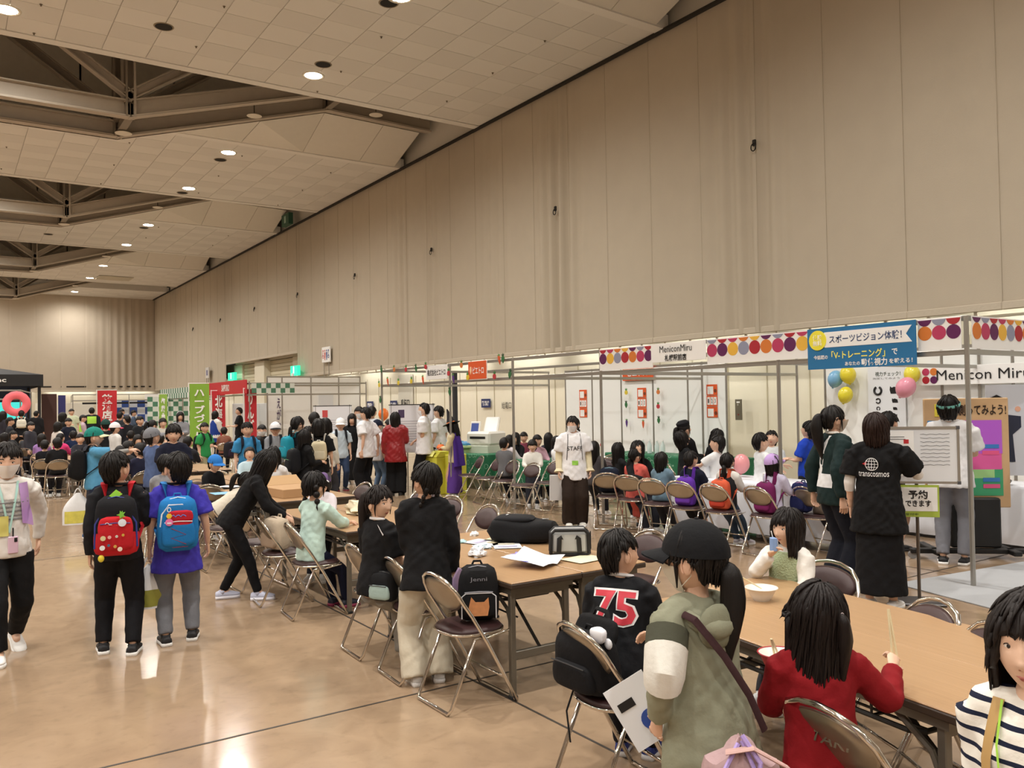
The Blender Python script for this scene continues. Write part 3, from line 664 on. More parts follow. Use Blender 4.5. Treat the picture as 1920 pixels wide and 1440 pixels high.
# ------------------------------------------------------------------ eye-test corner furniture
t=thing('health_chart_stand','wood-framed purple and green health chart on a black cart','display',(9.25,4.35,0)); 
WD=mat('c9a67c',.6,var=.08)
c,s=9.3,4.35
pl=GD(1812,850,10.25)
t.scale=(.84,.84,.85)
t.location=(pl[0],pl[1],0); t.rotation_euler=(0,0,math.radians(-42)) 
obj('wood_frame',[(box((0,0,1.32),(1.02,.04,1.38),.01),WD)],t,False)
for (x,z,w_,h_,c_) in ((-.32,1.5,.3,.46,'3f8fd0'),(.12,1.52,.6,.42,'b45fd0'),(.1,1.22,.62,.22,'dd5fa0'),(.0,.95,.84,.34,'3fa070'),(.12,1.1,.4,.2,'9fd08a'),(-.2,1.16,.3,.42,'e6e2dc')):
    obj('chart_field',[(box((x,-.024-.001*(x+1)*z,z),(w_,.006,h_)),mat(c_,.35))],t,False)
for z in (1.4,1.32,.98,.9): obj('chart_tag',[(box((.28,-.031,z),(.2,.004,.05)),mat('3a7ac0' if z in(1.4,.98) else 'e05a8a',.4))],t,False)
obj('heading_tag',[(box((-.3,-.023,1.86),(.16,.006,.16),.002),mat('e8d84a',.5))],t,False); text('heading','力',.1,.12,BLACK,t,MF((-.3,-.028,1.86),'-Y')); text('heading','を測ってみよう!',.66,.14,mat('2a1c12',.5),t,MF((.15,-.024,1.86),'-Y'),bold=.02)
obj('cart_body',[(box((.05,.05,.45),(.6,.35,.62),.02),mat('0f0f10',.5))],t,False)
for x in(-1,1): obj('cart_foot',[(box((.45*x,.05,.1),(.1,.75,.06),.01),mat('0f0f10',.5))],t,False)
obj('cart_foot',[(box((0,-.1,.1),(1.5,.1,.06),.01),mat('0f0f10',.5))],t,False)
for x in(-.72,.72): obj('caster',[(T(lathe([(0,-.02),(.05,-.02),(.05,.02),(0,.02)],14),(x,-.1,.05),rx=PI/2),mat('8a8a8c',.4))],t)
pl=GD(1888,830,10.7); t=thing('cutout_poster','grey poster of a dark-suited person waving, beside the wood-framed chart','poster',(pl[0],pl[1],0),math.radians(-40))
obj('sheet',[(box((0,0,1.35),(.42,.01,1.0)),mat('c9ccd4',.5))],t,False); obj('printed_figure',[(prism([(-.2,1.0),(.08,1.0),(.06,1.3),(.15,1.38),(.15,1.5),(0,1.52),(-.2,1.5)],-.009,-.006),mat('22273c',.6)),(prism(disc2(-.1,1.62,.07),-.009,-.006),mat('d9a58c',.6)),(prism([(-.18,1.63),(-.02,1.63),(-.02,1.7),(-.1,1.74),(-.18,1.7)],-.0115,-.0092),mat('1a1414',.6)),(prism(disc2(.12,1.58,.03),-.009,-.006),mat('d9a58c',.6))],t,False)
# right edge white table with pens and pink card
t=thing('cloth_table','white cloth covered table at the right edge behind the aluminium post','table',(10.6,3.55,0)); obj('tablecloth',[(box((0,0,.36),(1.0,1.9,.71),.01),mat('dde0e2',.7,bump=.2,bscale=8.))],t,False)
c0=thing('pink_card','pink card on the right edge white table','card',(10.25,4.2,.72)); obj('sheet',[(box((0,0,.01),(.3,.4,.02)),mat('d9a0a8',.6))],c0,False)
c0=thing('desk_figure','small yellow figure with a black hat on the right edge table','figurine',tuple(G(1888,885,.72))); obj('torso',[(ell((0,0,.1),(.06,.05,.09)),mat('d8c832',.6))],c0); obj('head',[(ell((0,0,.22),(.05,.05,.05)),mat('d8c832',.6))],c0); obj('hat',[(lathe([(0,.32),(.06,.31),(.07,.27),(.13,.265),(.13,.255),(0,.255)],16),BLACK)],c0)
c0=thing('black_marker','black marker lying on the right edge white table','pen',tuple(G(1893,903,.745))); obj('barrel',[(bar((-.1,-.04,.0),(.1,.04,.0),.018),BLACK)],c0)
# grey carpet
cp=[(7.32,4.37),(9.6,4.33),(11.5,1.5),(11.5,-.5),(6.2,-.5),(7.03,3.4)]
cp=[(7.3,4.45),(7.0,3.3),(6.2,-.8),(12.0,-.8),(12.0,3.9)]
t=thing('grey_carpet','grey felt carpet with hazard tape edge under the right booth','carpet',(0,0,0)); obj('felt',[(prism([(a,b) for a,b in cp],.002,.01,'z'),mat('a9abae',.95,bump=.4,bscale=200.,var=.06))],t,False)
hz=[]
a=np.array((7.0,3.3));b=np.array((6.2,-.8)); L_=np.linalg.norm(b-a); n=int(L_/.09)
for k in range(n):
    p=a+(b-a)*(k+.5)/n; hz.append((T(box((0,0,0),(.085,.05,.004)),(p[0]-.02,p[1],.012),rz=math.atan2(*(b-a)[::-1])),mat('d8cc30',.6) if k%2 else BLACK))
obj('hazard_tape',hz,t,False)
t=thing('sign_stand','metal pole stand with whiteboard and green reservation sign','stand',(6.81,3.94,0),math.radians(-48))
obj('base_plate',[(box((0,0,.012),(.36,.3,.02),.006),mat('5a5a5c',.35,metal=.8))],t,False); obj('pole',[(bar((0,0,.02),(0,0,1.42),.014,10),mat('6d6660',.3,metal=.8))],t)
b=obj('whiteboard',[(box((0,-.03,1.245),(.62,.012,.45)),mat('dfe2e6',.3)),(box((0,-.03,1.475),(.66,.026,.02)),ALU),(box((0,-.03,1.015),(.66,.026,.02)),ALU),(box((-.32,-.03,1.245),(.02,.026,.48)),ALU),(box((.32,-.03,1.245),(.02,.026,.48)),ALU)],t,False)
for x in(-1,1):
    for z in(1.015,1.475): obj('corner_cap',[(box((.32*x,-.03,z),(.03,.03,.03),.004),mat('4a4a4e',.5))],b,False)
pp=obj('notice_sheet',[(box((-.155,-.038,1.26),(.27,.003,.38)),WHITE)],b,False)
GRY=mat('6b6b70',.7)
obj('printed_line',[(box((-.155+random.uniform(-.03,0),-.0405,1.4-.02*k),(random.uniform(.12,.22),.001,.005)),GRY) for k in range(14) if k not in(2,3)],pp,False); obj('red_mark',[(box((-.08,-.0405,1.36),(.04,.001,.035)),mat('c02a30',.5))],pp,False)
obj('marker_line',[(tube([(.03+.025*q,-.0375,1.42-.032*k+.004*math.sin(q*2.3+k)) for q in range(10)],.0016,4),mat('55585f',.6)) for k in range(9)],b,False)
g=obj('reservation_sign',[(box((.0,-.035,.86),(.33,.008,.27),.002),mat('a9c04a',.5)),(box((0,-.041,.875),(.3,.004,.2)),WHITE)],t,False)
text('sign_text','予約',.15,.075,BLACK,g,MF((.0,-.0435,.915),'-Y'),bold=.03); text('sign_text','できます',.2,.055,BLACK,g,MF((.0,-.0435,.84),'-Y'),bold=.03); text('sign_text','受付中',.1,.02,mat('2a4a1a',.6),g,MF((-.05,-.04,.748),'-Y'))
# ------------------------------------------------------------------ far booths
GW=mat('d7ded8',.6); GN=mat('4d7f66',.6); RED=mat('c42733',.5)
C=thing('exhibition_booth','far booth with green checked fascia and red sign board','booth',(0,0,0))
for y in (25.6,30.4,34.2,38.2): post(2.5,C,FX,y)
for y in (25.6,38.2): post(2.5,C,11.6,y)
for z in (2.45,2.1): rail((FX,25.6,z),(FX,38.2,z),C); rail((FX,25.6,z),(11.6,25.6,z),C)
def checks(name,par,X,y0,y1,z0,z1,s,ma,mb,axis='y'):
    ps=[];ny=int(round(abs(y1-y0)/s));nz_=int(round((z1-z0)/s))
    for i in range(ny):
        for j in range(nz_):
            c_=(X,y0+(i+.5)*s,z0+(j+.5)*s) if axis=='y' else (y0+(i+.5)*s,X,z0+(j+.5)*s)
            sz=(.01,s,s) if axis=='y' else (s,.01,s)
            ps.append((box(c_,sz),ma if (i+j)%2 else mb))
    return stuff(obj(name,ps,par,False))
checks('checked_fascia',C,FX-.04,30.5,38.1,2.12,2.52,.2,GW,GN)
r=obj('red_fascia',[(box((FX-.05,28.1,2.36),(.02,4.8,.42)),RED)],C,False); text('fascia_text','SAPPORO',.9,.22,WHITE,r,MF((FX-.065,28.0,2.36)),bold=.02)
ck=checks('checked_fascia',C,25.56,7.8,9.2,2.15,2.45,.15,GW,GN,'x')
BK=thing('backdrop_panel','green and white checked backdrop behind the girl with long hair','backdrop',(0,0,0)); checks('checked_panel',BK,36.5,5.9+1.0,9.1,.4,2.2,.2,GW,GN,'x')
def flag(name,lab,px,pyt,z,dist,w_,h_,c_,s_,yaw=0,tilt=0.):
    p=GD(px,pyt,dist); t=thing(name,lab,'banner',(p[0],p[1],0),yaw); mm=mat(c_,.6)
    obj('pole',[(bar((-w_/2-.03,0,0),(-w_/2-.03,0,z+.02),.015),WHITE)],t); obj('crossbar',[(bar((-w_/2-.03,0,z),(w_/2,0,z),.012),WHITE)],t); obj('base',[(box((-w_/2,0,.03),(.35,.35,.06),.01),mat('3a3a3a',.7))],t,False)
    def fn(u,v): return ((u-.5)*w_+tilt*(1-v),-.02*math.sin(v*7+u*2),z-.02-h_*(1-v))
    q=grid(fn,5,16); b=obj('banner_cloth',[((np.vstack([q[0],q[0]+np.array([0,.012,0])]),q[1]+[tuple(i+len(q[0]) for i in f[::-1]) for f in q[1]]),mm)],t)
    text('banner_text',s_,w_*.55,h_*.8,WHITE,b,MF((0,-.035,z-h_/2),'-Y'),bold=.03); return t
flag('banner_flag','red vertical banner behind the orange-capped crowd at the left',201,745,2.55,40.,.75,1.75,'cc2a35','飲\n酒\n店\n舗',-.2)
flag('banner_flag','tall lime green banner beside the checked backdrop',374,745,2.55,30.,.62,2.1,'86b33c','ハ\nー\nブ\nづ\nく\nり',-.25)
flag('banner_flag','narrow lime green banner left of the checked backdrop',306,748,2.3,36.,.3,1.5,'8fb64a','祭\n典',-.25)
flag('banner_flag','slanted red banner right of the red sign booth',470,751,2.3,27.,.35,1.5,'bf2a33','り\nん\nご',-.3,.0)
flag('banner_flag','short red banner behind the woman in white sleeves',410,746,2.3,30.,.42,1.6,'bf2a33','北\n海\n道',-.3)
# black tent on the left
t=thing('black_tent','black canopy tent with white lettering at the far left','tent',(0,0,0)); TB_=mat('1c1b1d',.7)
obj('canopy_valance',[(box((-.4,40.6,3.0),(7.9,.06,.5),.01),TB_),(box((3.5,43.4,3.0),(.06,5.6,.5),.01),TB_)],t,False); obj('roof',[((np.array([(-4.4,40.6,3.25),(3.5,40.6,3.25),(3.5,46.2,3.25),(-4.4,46.2,3.25),(-.4,43.4,4.0)]),[(0,1,4),(1,2,4),(2,3,4),(3,0,4),(0,3,2,1)]),TB_)],t,False)
for x,y in((-4.3,40.7),(3.4,40.7),(3.4,46.1)): obj('leg',[(box((x,y,1.4),(.09,.09,2.8)),TB_)],t,False)
obj('back_drape',[(box((-.5,46.1,1.5),(8,.05,2.9)),mat('4a5a78',.8,var=.2,vscale=1.))],t,False); obj('side_banner',[(box((3.45,41.2,1.5),(.05,.9,2.9)),mat('2a2322',.8)),(box((3.95,42.6,1.35),(.6,.05,2.2)),mat('4a2f2a',.7)),(box((4.55,43.5,1.4),(.3,.05,2.0)),mat('3a3c7a',.7))],t,False)
text('canopy_text','East Science, Inc',2.6,.22,WHITE,t,MF((.9,40.55,3.0),'-Y'),bold=.02)
t=thing('display_screen','bright teal screen under the black tent','screen',tuple(GD(10,772,41.5))); obj('screen',[(box((0,0,0),(1.35,.05,.8)),mat('3fc7c0',.4,emit=1.1))],t,False); obj('bezel',[(box((0,.03,0),(1.42,.04,.88)),BLACK)],t,False)
p=GD(31,757,33.); t=thing('ring_sign','pink ring sign on a thin pole over the left crowd','sign',(p[0],p[1],0)); obj('ring',[(tube([(.3*math.cos(a),0,p[2]+.3*math.sin(a)) for a in np.linspace(0,2*PI,17)[:-1]],.13,8,r2=.04,closed=True,up=(0,1,0)),mat('ee6f78',.5))],t); obj('pole',[(bar((0,0,.02),(0,0,p[2]-.3),.02),ALU)],t)
t=thing('scaffold_booth','open aluminium frame booth before the black tent','booth',(0,0,0))
for x,y in((-1.5,33),(2.2,33),(2.9,38),(-1.5,38)): post(2.45,t,x,y)
for z in(2.42,2.12): rail((-1.5,33,z),(2.2,33,z),t); rail((2.2,33,z),(2.9,38,z),t)
t=thing('scaffold_booth','open aluminium frame booth against the far wall','booth',(0,0,0))
for x,y in((5.4,47),(12.2,47),(5.9,52),(8,47)): post(2.5,t,x,y)
for z in(2.47,2.17): rail((5.4,47,z),(12.2,47,z),t); rail((5.4,47,z),(5.9,52,z),t)
obj('dark_lintel',[(box((9.5,50,2.05),(6.6,.08,.1)),BLACK)],t,False); obj('white_name_plate',[(box((9.4,46.95,2.33),(1.3,.02,.26),.01),WHITE)],t,False)
BK=thing('backdrop_panel','blue and white checked backdrop near the far wall','backdrop',(0,0,0)); checks('checked_panel',BK,50.4,7.0,10.6,.6,2.2,.4,mat('cfd8e6',.6),mat('2f4f9a',.6),'x')
for (x,w_,lab) in((6.2,1.5,'white partition board near the far wall, left of the checks'),(4.9,1.4,'cream partition board at the far wall beside the tent')):
    t=thing('partition_board',lab,'partition',(x,51.5 if x>6 else 52.5,0)); obj('board',[(box((0,0,1.05),(w_,.05,2.1),.01),mat('e3dfd0',.6))],t,False); obj('foot',[(box((-w_/3,0,.02),(.05,.5,.04)),ALU)],t,False); obj('foot',[(box((w_/3,0,.02),(.05,.5,.04)),ALU)],t,False)
t=thing('partition_board','white screen boards behind the red sign booth','partition',(9.7,29.5,0)); 
for k in range(3): obj('board',[(box((-.9+.95*k,.3*k,1.1),(.93,.03,1.5),.01),mat('d4d8da',.6))],t,False)
obj('frame',[(box((0,.3,.3),(2.9,.04,.04)),ALU)],t,False)
# ================================================================== TABLES, CHAIRS, SMALL THINGS
CHR=mat('dedad4',.12,metal=1.); CHS=mat('a29786',.3,metal=.85,var=.08,vscale=20.); VIN=mat('3a2424',.42,bump=.15,bscale=300.,spec=.5); RUB=mat('1a1a1a',.8)
def wood_top():
    m=bpy.data.materials.new('table_wood'); m.use_nodes=True; n=m.node_tree.nodes; L=m.node_tree.links; b=n['Principled BSDF']
    tc=n.new('ShaderNodeTexCoord'); mp=n.new('ShaderNodeMapping'); mp.inputs['Scale'].default_value=(60,1.2,1); nz=n.new('ShaderNodeTexNoise'); nz.inputs['Scale'].default_value=2.; nz.inputs['Detail'].default_value=6
    L.new(tc.outputs['Object'],mp.inputs['Vector']); L.new(mp.outputs[0],nz.inputs['Vector'])
    mx=n.new('ShaderNodeMix'); mx.data_type='RGBA'; mx.inputs['A'].default_value=(*lin('a07e5a'),1); mx.inputs['B'].default_value=(*lin('bd9a74'),1); L.new(nz.outputs['Fac'],mx.inputs['Factor']); L.new(mx.outputs['Result'],b.inputs['Base Color']); b.inputs['Roughness'].default_value=.28
    return m
WT=wood_top(); EDG=mat('3a2d22',.5); LEGM=mat('6d675c',.4,metal=.35); DK=mat('2b2824',.45,metal=.4)
def table_mesh():
    w,l,h=.52,1.8,.7; out=[]
    out.append(('tabletop',[(box((0,0,h-.005),(w,l,.01),.004),WT)]));
    out.append(('edge_band',[(box((0,0,h-.023),(w+.006,l+.006,.032),.006),EDG)]))
    out.append(('apron',[(box((0,0,h-.06),(w-.06,l-.1,.04)),LEGM)]))
    for sy in(-1,1):
        y=sy*(l/2-.09)
        for sx in(-1,1): out.append(('leg',[(box((sx*(w/2-.06),y,.32),(.035,.035,.64),.004),LEGM),(box((sx*(w/2-.06),y,.01),(.045,.045,.02),.004),RUB)]))
        out.append(('leg_rail',[(box((0,y,.25),(w-.12,.03,.05),.004),LEGM)])); out.append(('leg_rail',[(box((0,y,.61),(w-.12,.03,.05),.004),LEGM)]))
        out.append(('brace',[(bar((.0,y,.27),(.0,y-sy*.42,.63),.011,6),DK)]))
        for sx in(-1,1): out.append(('knee_brace',[(tube([(sx*(w/2-.06),y-sy*.02,.45),(sx*(w/2-.06),y-sy*.05,.52),(sx*(w/2-.06),y-sy*.2,.62)],.012,6),LEGM)]))
    # wire shelf
    z=.555;a=w/2-.07;b=l/2-.2
    out.append(('shelf_rim',[(tube([(-a,-b+.04,z),(-a+.04,-b,z),(a-.04,-b,z),(a,-b+.04,z),(a,b-.04,z),(a-.04,b,z),(-a+.04,b,z),(-a,b-.04,z)],.01,6,closed=True),DK)]))
    for k in range(5):
        x=-a+.06+k*(2*a-.12)/4; out.append(('shelf_wire',[(bar((x,-b,z),(x,b,z),.006,5),DK)]))
    for y in(-.5,0,.5):
        out.append(('shelf_hanger',[(tube([(-a,y,.64),(-a,y,z),(a,y,z),(a,y,.64)],.007,5),DK)]))
    return out
_tm=None
def table(x,y,rz,label,group=None):
    global _tm
    if _tm is None: _tm=[(n,mesh_of(p,False)) for n,p in table_mesh()]
    t=thing('folding_table',label,'table',(x,y,0),rz,group)
    for n,me in _tm: link(n,me,t)
    return t
# chair: faces local +Y (the sitter looks +Y)
def chair_parts():
    out=[]
    hoop=[]
    # hoop frame: floor front left -> back top -> floor front right
    W_=.205
    def side(s):
        return [(s*.20,.24,.012),(s*.203,.16,.16),(s*.205,.04,.38),(s*.207,-.06,.54),(s*.205,-.115,.62),(s*.185,-.15,.685),(s*.14,-.18,.735),(s*.07,-.195,.762)]
    P=side(-1)+[(0,-.2,.77)]+side(1)[::-1]
    out.append(('back_frame',[(tube(P,.0115,8),CHR)]))
    out.append(('floor_bar',[(tube([(-.20,.24,.012),(-.17,.245,.012),(.17,.245,.012),(.20,.24,.012)],.0115,8,cap='round'),CHR)]))
    R=[(-.185,.06,.415),(-.185,-.03,.40),(-.187,-.12,.2),(-.187,-.19,.04),(-.175,-.205,.014),(.175,-.205,.014),(.187,-.19,.04),(.187,-.12,.2),(.185,-.03,.40),(.185,.06,.415)]
    out.append(('rear_leg_frame',[(tube(R,.0105,8),CHR)]))
    out.append(('stretcher',[(bar((-.203,.16,.16),(.203,.16,.16),.008,6),CHR)]))
    for s in(-1,1): out.append(('slide_bracket',[(tube([(s*.2,.03,.40),(s*.2,.19,.425),(s*.19,.2,.425)],.007,5),CHR)]))
    # seat
    def sq(u,n=2.6):
        c,s=math.cos(u),math.sin(u); return (abs(c)**(2/n)*(1 if c>0 else -1),abs(s)**(2/n)*(1 if s>0 else -1))
    N=24; V=[];F=[]
    prof=[(.0,.455),(.75,.457),(.95,.45),(1.0,.435),(.97,.422),(0,.422)]
    for r_,z in prof:
        for k in range(N):
            a,b=sq(2*PI*k/N); V.append((a*.185*r_,.04+b*.185*r_,z))
    for i in range(len(prof)-1):
        for k in range(N): F.append((i*N+k,i*N+(k+1)%N,(i+1)*N+(k+1)%N,(i+1)*N+k))
    F=[f[::-1] for f in F]
    out.append(('seat',[((np.array(V),F),VIN)]))
    rim=[( sq(2*PI*k/N)[0]*.188,.04+sq(2*PI*k/N)[1]*.188,.425) for k in range(N)]
    out.append(('seat_rim',[(tube(rim,.009,6,closed=True),CHR)]))
    # oval backrest: pad in front, pressed steel shell behind
    def shell(off,th,mm,sc=1.):
        n=28; V=[];F=[]
        for r_,d in((0,th),(.6,th*.95),(.9,th*.6),(1,0),(.9,-.002),(0,-.002)):
            for k in range(n):
                a=2*PI*k/n; x=.19*sc*r_*math.cos(a); s_=.105*sc*r_*math.sin(a)
                zz=.645+s_*.93+.012*math.cos(a)*0; yy=-.135-s_*.42+.25*x*x*1.6+d+off
                V.append((x,yy,zz))
        for i in range(5):
            for k in range(n): F.append((i*n+k,i*n+(k+1)%n,(i+1)*n+(k+1)%n,(i+1)*n+k))
        return (np.array(V),F),mm
    (a,mm)=shell(.0,.022,VIN); out.append(('backrest',[((a[0],[f[::-1] for f in a[1]]),mm)]))
    (a,mm)=shell(-.004,-.014,CHS,1.01); out.append(('back_shell',[(a,mm)]))
    return out
_ch=None
def chair(x,y,rz,label,group='tubular folding chairs',scale=1.):
    global _ch
    if _ch is None: _ch=[(n,mesh_of(p,True)) for n,p in chair_parts()]
    t=thing('folding_chair',label,'chair',(x,y,0),rz,group)
    for n,me in _ch: link(n,me,t)
    return t
def faceX(a=0.): return -PI/2+math.radians(a)   # sitter looks to +X (towards tables on the right)
TG='long folding tables of the eating area'
table(2.98,4.93,0,'wood-topped folding table, left of the pair holding the black bags',TG); table(3.515,4.93,0,'wood-topped folding table under the two black bags',TG)
table(3.02,7.42,0,'wood-topped folding table at which the girl in mint sits',TG); table(3.555,7.42,0,'wood-topped folding table under the cream cloth bag',TG)
table(3.15,9.95,0,'wood-topped folding table left of the pair behind the mint girl',TG); table(3.685,9.95,0,'wood-topped folding table right of the pair behind the mint girl',TG)
a=math.radians(-8); 
table(3.13,2.33,a,'wood-topped folding table nearest the camera, chopstick girl side',TG); table(3.66,2.40,a,'wood-topped folding table nearest the camera, white bowl side',TG)
# chairs of the near row: position is seat centre
for X_,Y_,an,lab in [(2.53,4.27,0,'folding chair carrying the small black backpack with white piping'),(2.55,4.87,-3,'folding chair with the ponytail girl in black sitting on it'),(2.56,5.5,-2,'empty folding chair left of the ponytail girl'),
    (2.56,6.8,-4,'folding chair under the girl in mint'),(2.5,7.42,-6,'folding chair with the striped cloth bag on its seat'),(2.5,8.1,3,'empty folding chair behind the leaning girl in black'),
    (2.47,2.88,-8,'folding chair holding the open black backpack, front left'),(2.5,1.66,-8,'folding chair nearest the camera with embossed steel back'),
    (2.5,9.3,0,'folding chair beside the cream jacket child'),(2.5,10.1,4,'folding chair at the third table, left side')]:
    c=chair(X_,Y_,faceX(an),lab)
    if 'nearest' in lab:
        for q in c.children:
            if q.name.startswith('back_shell'): text('embossed_mark','STAKI',.17,.032,mat('b0a696',.2,metal=1.),c,Matrix.Translation((0,-.158,.65))@Matrix.Rotation(math.radians(8),4,'Z')@Matrix(((1,0,0,0),(0,.41,-.91,0),(0,.91,.41,0),(0,0,0,1))),bold=.01)
for X_,Y_,an,lab in [(4.18,3.05,10,'folding chair of the girl drinking juice, seen from the front'),
    (4.15,6.75,0,'folding chair pushed in right of the braided girl'),(4.25,7.6,15,'folding chair behind the purple and white cap'),(4.45,8.4,35,'folding chair standing askew in the aisle'),(4.2,4.6,0,'folding chair beyond the black bags'),(4.2,9.7,5,'folding chair on the far side of the third table')]:
    chair(X_,Y_,PI/2+math.radians(an),lab)
for px,py,an,lab in ((1765,1125,-25,'folding chair with dark vinyl back turned sideways behind the near table'),(1880,1170,-32,'folding chair with dark back at the right edge behind the striped girl')):
    q=G(px,py,.77); rz=PI/2+math.radians(an); chair(q[0]-math.sin(rz)*.2,q[1]+math.cos(rz)*.2,rz,lab)
# row of chairs at the white craft tables
MR=[(1173,891,25,'with the coral strawberry dress'),(1217,897,18,'with the denim jacket'),(1269,902,12,'with the purple backpack'),(1331,907,5,'with the orange drawstring bag'),(1412,912,-4,'with the maroon backpack'),(1503,913,-10,'with the plaid shirt child')]
MCH=[]
for px,py,an,l in MR:
    p=G(px,py,.77); rz=faceX(an); d=np.array((-math.sin(rz),math.cos(rz))); q=p[:2]+d*.2
    chair(q[0],q[1],rz,'folding chair '+l+' in the craft booth row','craft booth chairs'); MCH.append((q[0],q[1],rz))
chair(7.55,8.75,faceX(40),'leftmost folding chair of the craft booth row, by the post','craft booth chairs'); chair(9.2,9.0,faceX(-40),'folding chair behind the laughing woman','craft booth chairs')
# chairs in front of the green tables, facing the viewer
for px,py,an,l in [(885,858,-15,'leftmost'),(918,862,-8,'second from left'),(948,866,0,'third, beside the post'),(985,872,5,'right of the post'),(1032,868,12,'rightmost, behind the staff girl')]:
    p=G(px,py,.75); chair(p[0],p[1],PI/2+math.radians(an),'dark folding chair before the green tables, '+l,'green table chairs')
for px,py,l in [(960,848,'behind the grey hoodie'),(890,843,'on the far left'),(1128,862,'right of the staff girl'),(1140,856,'between the post and the black haired child')]:
    p=G(px,py,.75); chair(p[0],p[1],PI/2+.4,'folding chair among the green tables, '+l,'green table chairs')
# green-clothed tables
def green_mat():
    m=mat('1c6a47',.6,var=.25,vscale=5.,bump=.3,bscale=6.,key='green_cloth'); n=m.node_tree.nodes; L=m.node_tree.links; b=n['Principled BSDF']
    tc=n.new('ShaderNodeTexCoord'); v=n.new('ShaderNodeTexVoronoi'); v.inputs['Scale'].default_value=7.; L.new(tc.outputs['Object'],v.inputs['Vector'])
    r=n.new('ShaderNodeMapRange'); r.inputs['From Min'].default_value=.30; r.inputs['From Max'].default_value=.33; L.new(v.outputs['Distance'],r.inputs['Value'])
    r2=n.new('ShaderNodeMapRange'); r2.inputs['From Min'].default_value=.37; r2.inputs['From Max'].default_value=.34; L.new(v.outputs['Distance'],r2.inputs['Value'])
    mu=n.new('ShaderNodeMath'); mu.operation='MULTIPLY'; L.new(r.outputs[0],mu.inputs[0]); L.new(r2.outputs[0],mu.inputs[1])
    mx=n.new('ShaderNodeMix'); mx.data_type='RGBA'; mx.inputs['B'].default_value=(*lin('9fc4ae'),1); L.new(mu.outputs[0],mx.inputs['Factor']); src=b.inputs['Base Color'].links[0].from_socket; L.new(src,mx.inputs['A']); L.new(mx.outputs['Result'],b.inputs['Base Color']); return m
GRM=green_mat()
def cloth_table(x,y,w,l,label,mm,drop=.45,h=.7,top=None,rz=0.,group=None):
    t=thing('clothed_table',label,'table',(x,y,0),rz,group)
    obj('tabletop',[(box((0,0,h-.02),(w,l,.03),.004),WT)],t,False)
    for i in(-1,1):
        for j in(-1,1): obj('leg',[(box((i*(w/2-.06),j*(l/2-.08),h/2-.02),(.035,.035,h-.04)),LEGM)],t,False)
    # draped cloth: flat top and wavy skirt
    N=96; V=[];F=[]
    def rr(k):
        u=4*k/N; s=int(u)%4; f=u-int(u); X_=w/2+.01;Y_=l/2+.01
        return [(-X_+2*X_*f,-Y_),(X_,-Y_+2*Y_*f),(X_-2*X_*f,Y_),(-X_,Y_-2*Y_*f)][s]
    rows=[(0,h+.004,0),(.98,h+.006,0),(1.,h,0),(1.01,h-.03,.003),(1.02,h-drop*.5,.012),(1.03,h-drop,.02)]
    for sc,z,wv in rows:
        for k in range(N):
            a,b=rr(k); n_=math.hypot(a,b); wav=wv*math.sin(k*1.7)+wv*.6*math.sin(k*.6); ex=(sc-1)*.3 if sc>1 else 0
            if sc>1: V.append((a+(a/n_)*(ex+wav),b+(b/n_)*(ex+wav),z))
            else: V.append((a*sc,b*sc,z))
    for i in range(len(rows)-1):
        for k in range(N): F.append((i*N+k,(i+1)*N+k,(i+1)*N+(k+1)%N,i*N+(k+1)%N))
    obj('tablecloth',[((np.array(V),F),mm)],t,True,sharp=50); return t
CL=mat('e4e7ee',.7,bump=.25,bscale=7.)
cloth_table(9.0,12.45,.8,1.5,'green patterned table behind the staff girl',GRM,.42); cloth_table(9.25,14.9,.8,1.7,'green patterned table in front of the printer stand',GRM,.42); cloth_table(11.4,11.3,.7,3.2,'long green patterned counter under the poster wall',GRM,.68); cloth_table(9.6,16.6,.7,1.2,'green patterned table at the crowd side',GRM,.5)
cloth_table(8.6,6.95,.8,2.5,'white clothed craft table before the coral and denim children',CL,.6); cloth_table(10.3,5.5,.6,2.2,'white clothed table at the back of the craft booth',CL,.66)
# printer on its stand, toy counter
t=thing('toy_counter','pale green play counter with blue trays beside the yellow bin','counter',(9.35,15.9,0)); obj('cabinet',[(box((0,-.1,.4),(.8,1.8,.8),.02),mat('a9bf86',.6))],t,False); obj('top_board',[(box((0,-.1,.83),(.9,1.9,.05),.01),mat('b9cf96',.5))],t,False); obj('blue_tray',[(box((-.1,-.6,.885),(.5,.7,.05),.01),mat('4a94c9',.5))],t,False); obj('blue_tray',[(box((-.1,.3,.885),(.5,.7,.05),.01),mat('4a94c9',.5))],t,False)
p=G(910,828,.92); p=GD(912,830,17.6); t=thing('label_printer','white desktop printer with raised tray and small blue screen','printer',(p[0],p[1],.86),-PI/2+.35)
obj('stand',[(box((0,0,-.43),(.6,.7,.86),.01),mat('cfd4c4',.6))],t,False); PW=mat('e6e4dc',.5)
obj('body',[(box((0,0,.14),(.62,.6,.28),.04),PW)],t,False); obj('paper_tray',[(T(box((0,0,.14),(.38,.02,.36),.005),(.02,.12,.26),rx=-.35),PW)],t,False); obj('paper',[(T(box((0,-.015,.16),(.32,.006,.34)),(.02,.12,.26),rx=-.35),mat('f2f4f4',.6))],t,False)
obj('screen',[(T(box((0,0,.1),(.26,.04,.28),.01),(-.3,.0,.25),rx=-.2),PW),(T(box((0,-.024,.11),(.19,.005,.18)),(-.3,.0,.25),rx=-.2),mat('3c4f8f',.3,emit=.2))],t,False); obj('output_slot',[(box((0,-.301,.16),(.4,.006,.05)),BLACK)],t,False)
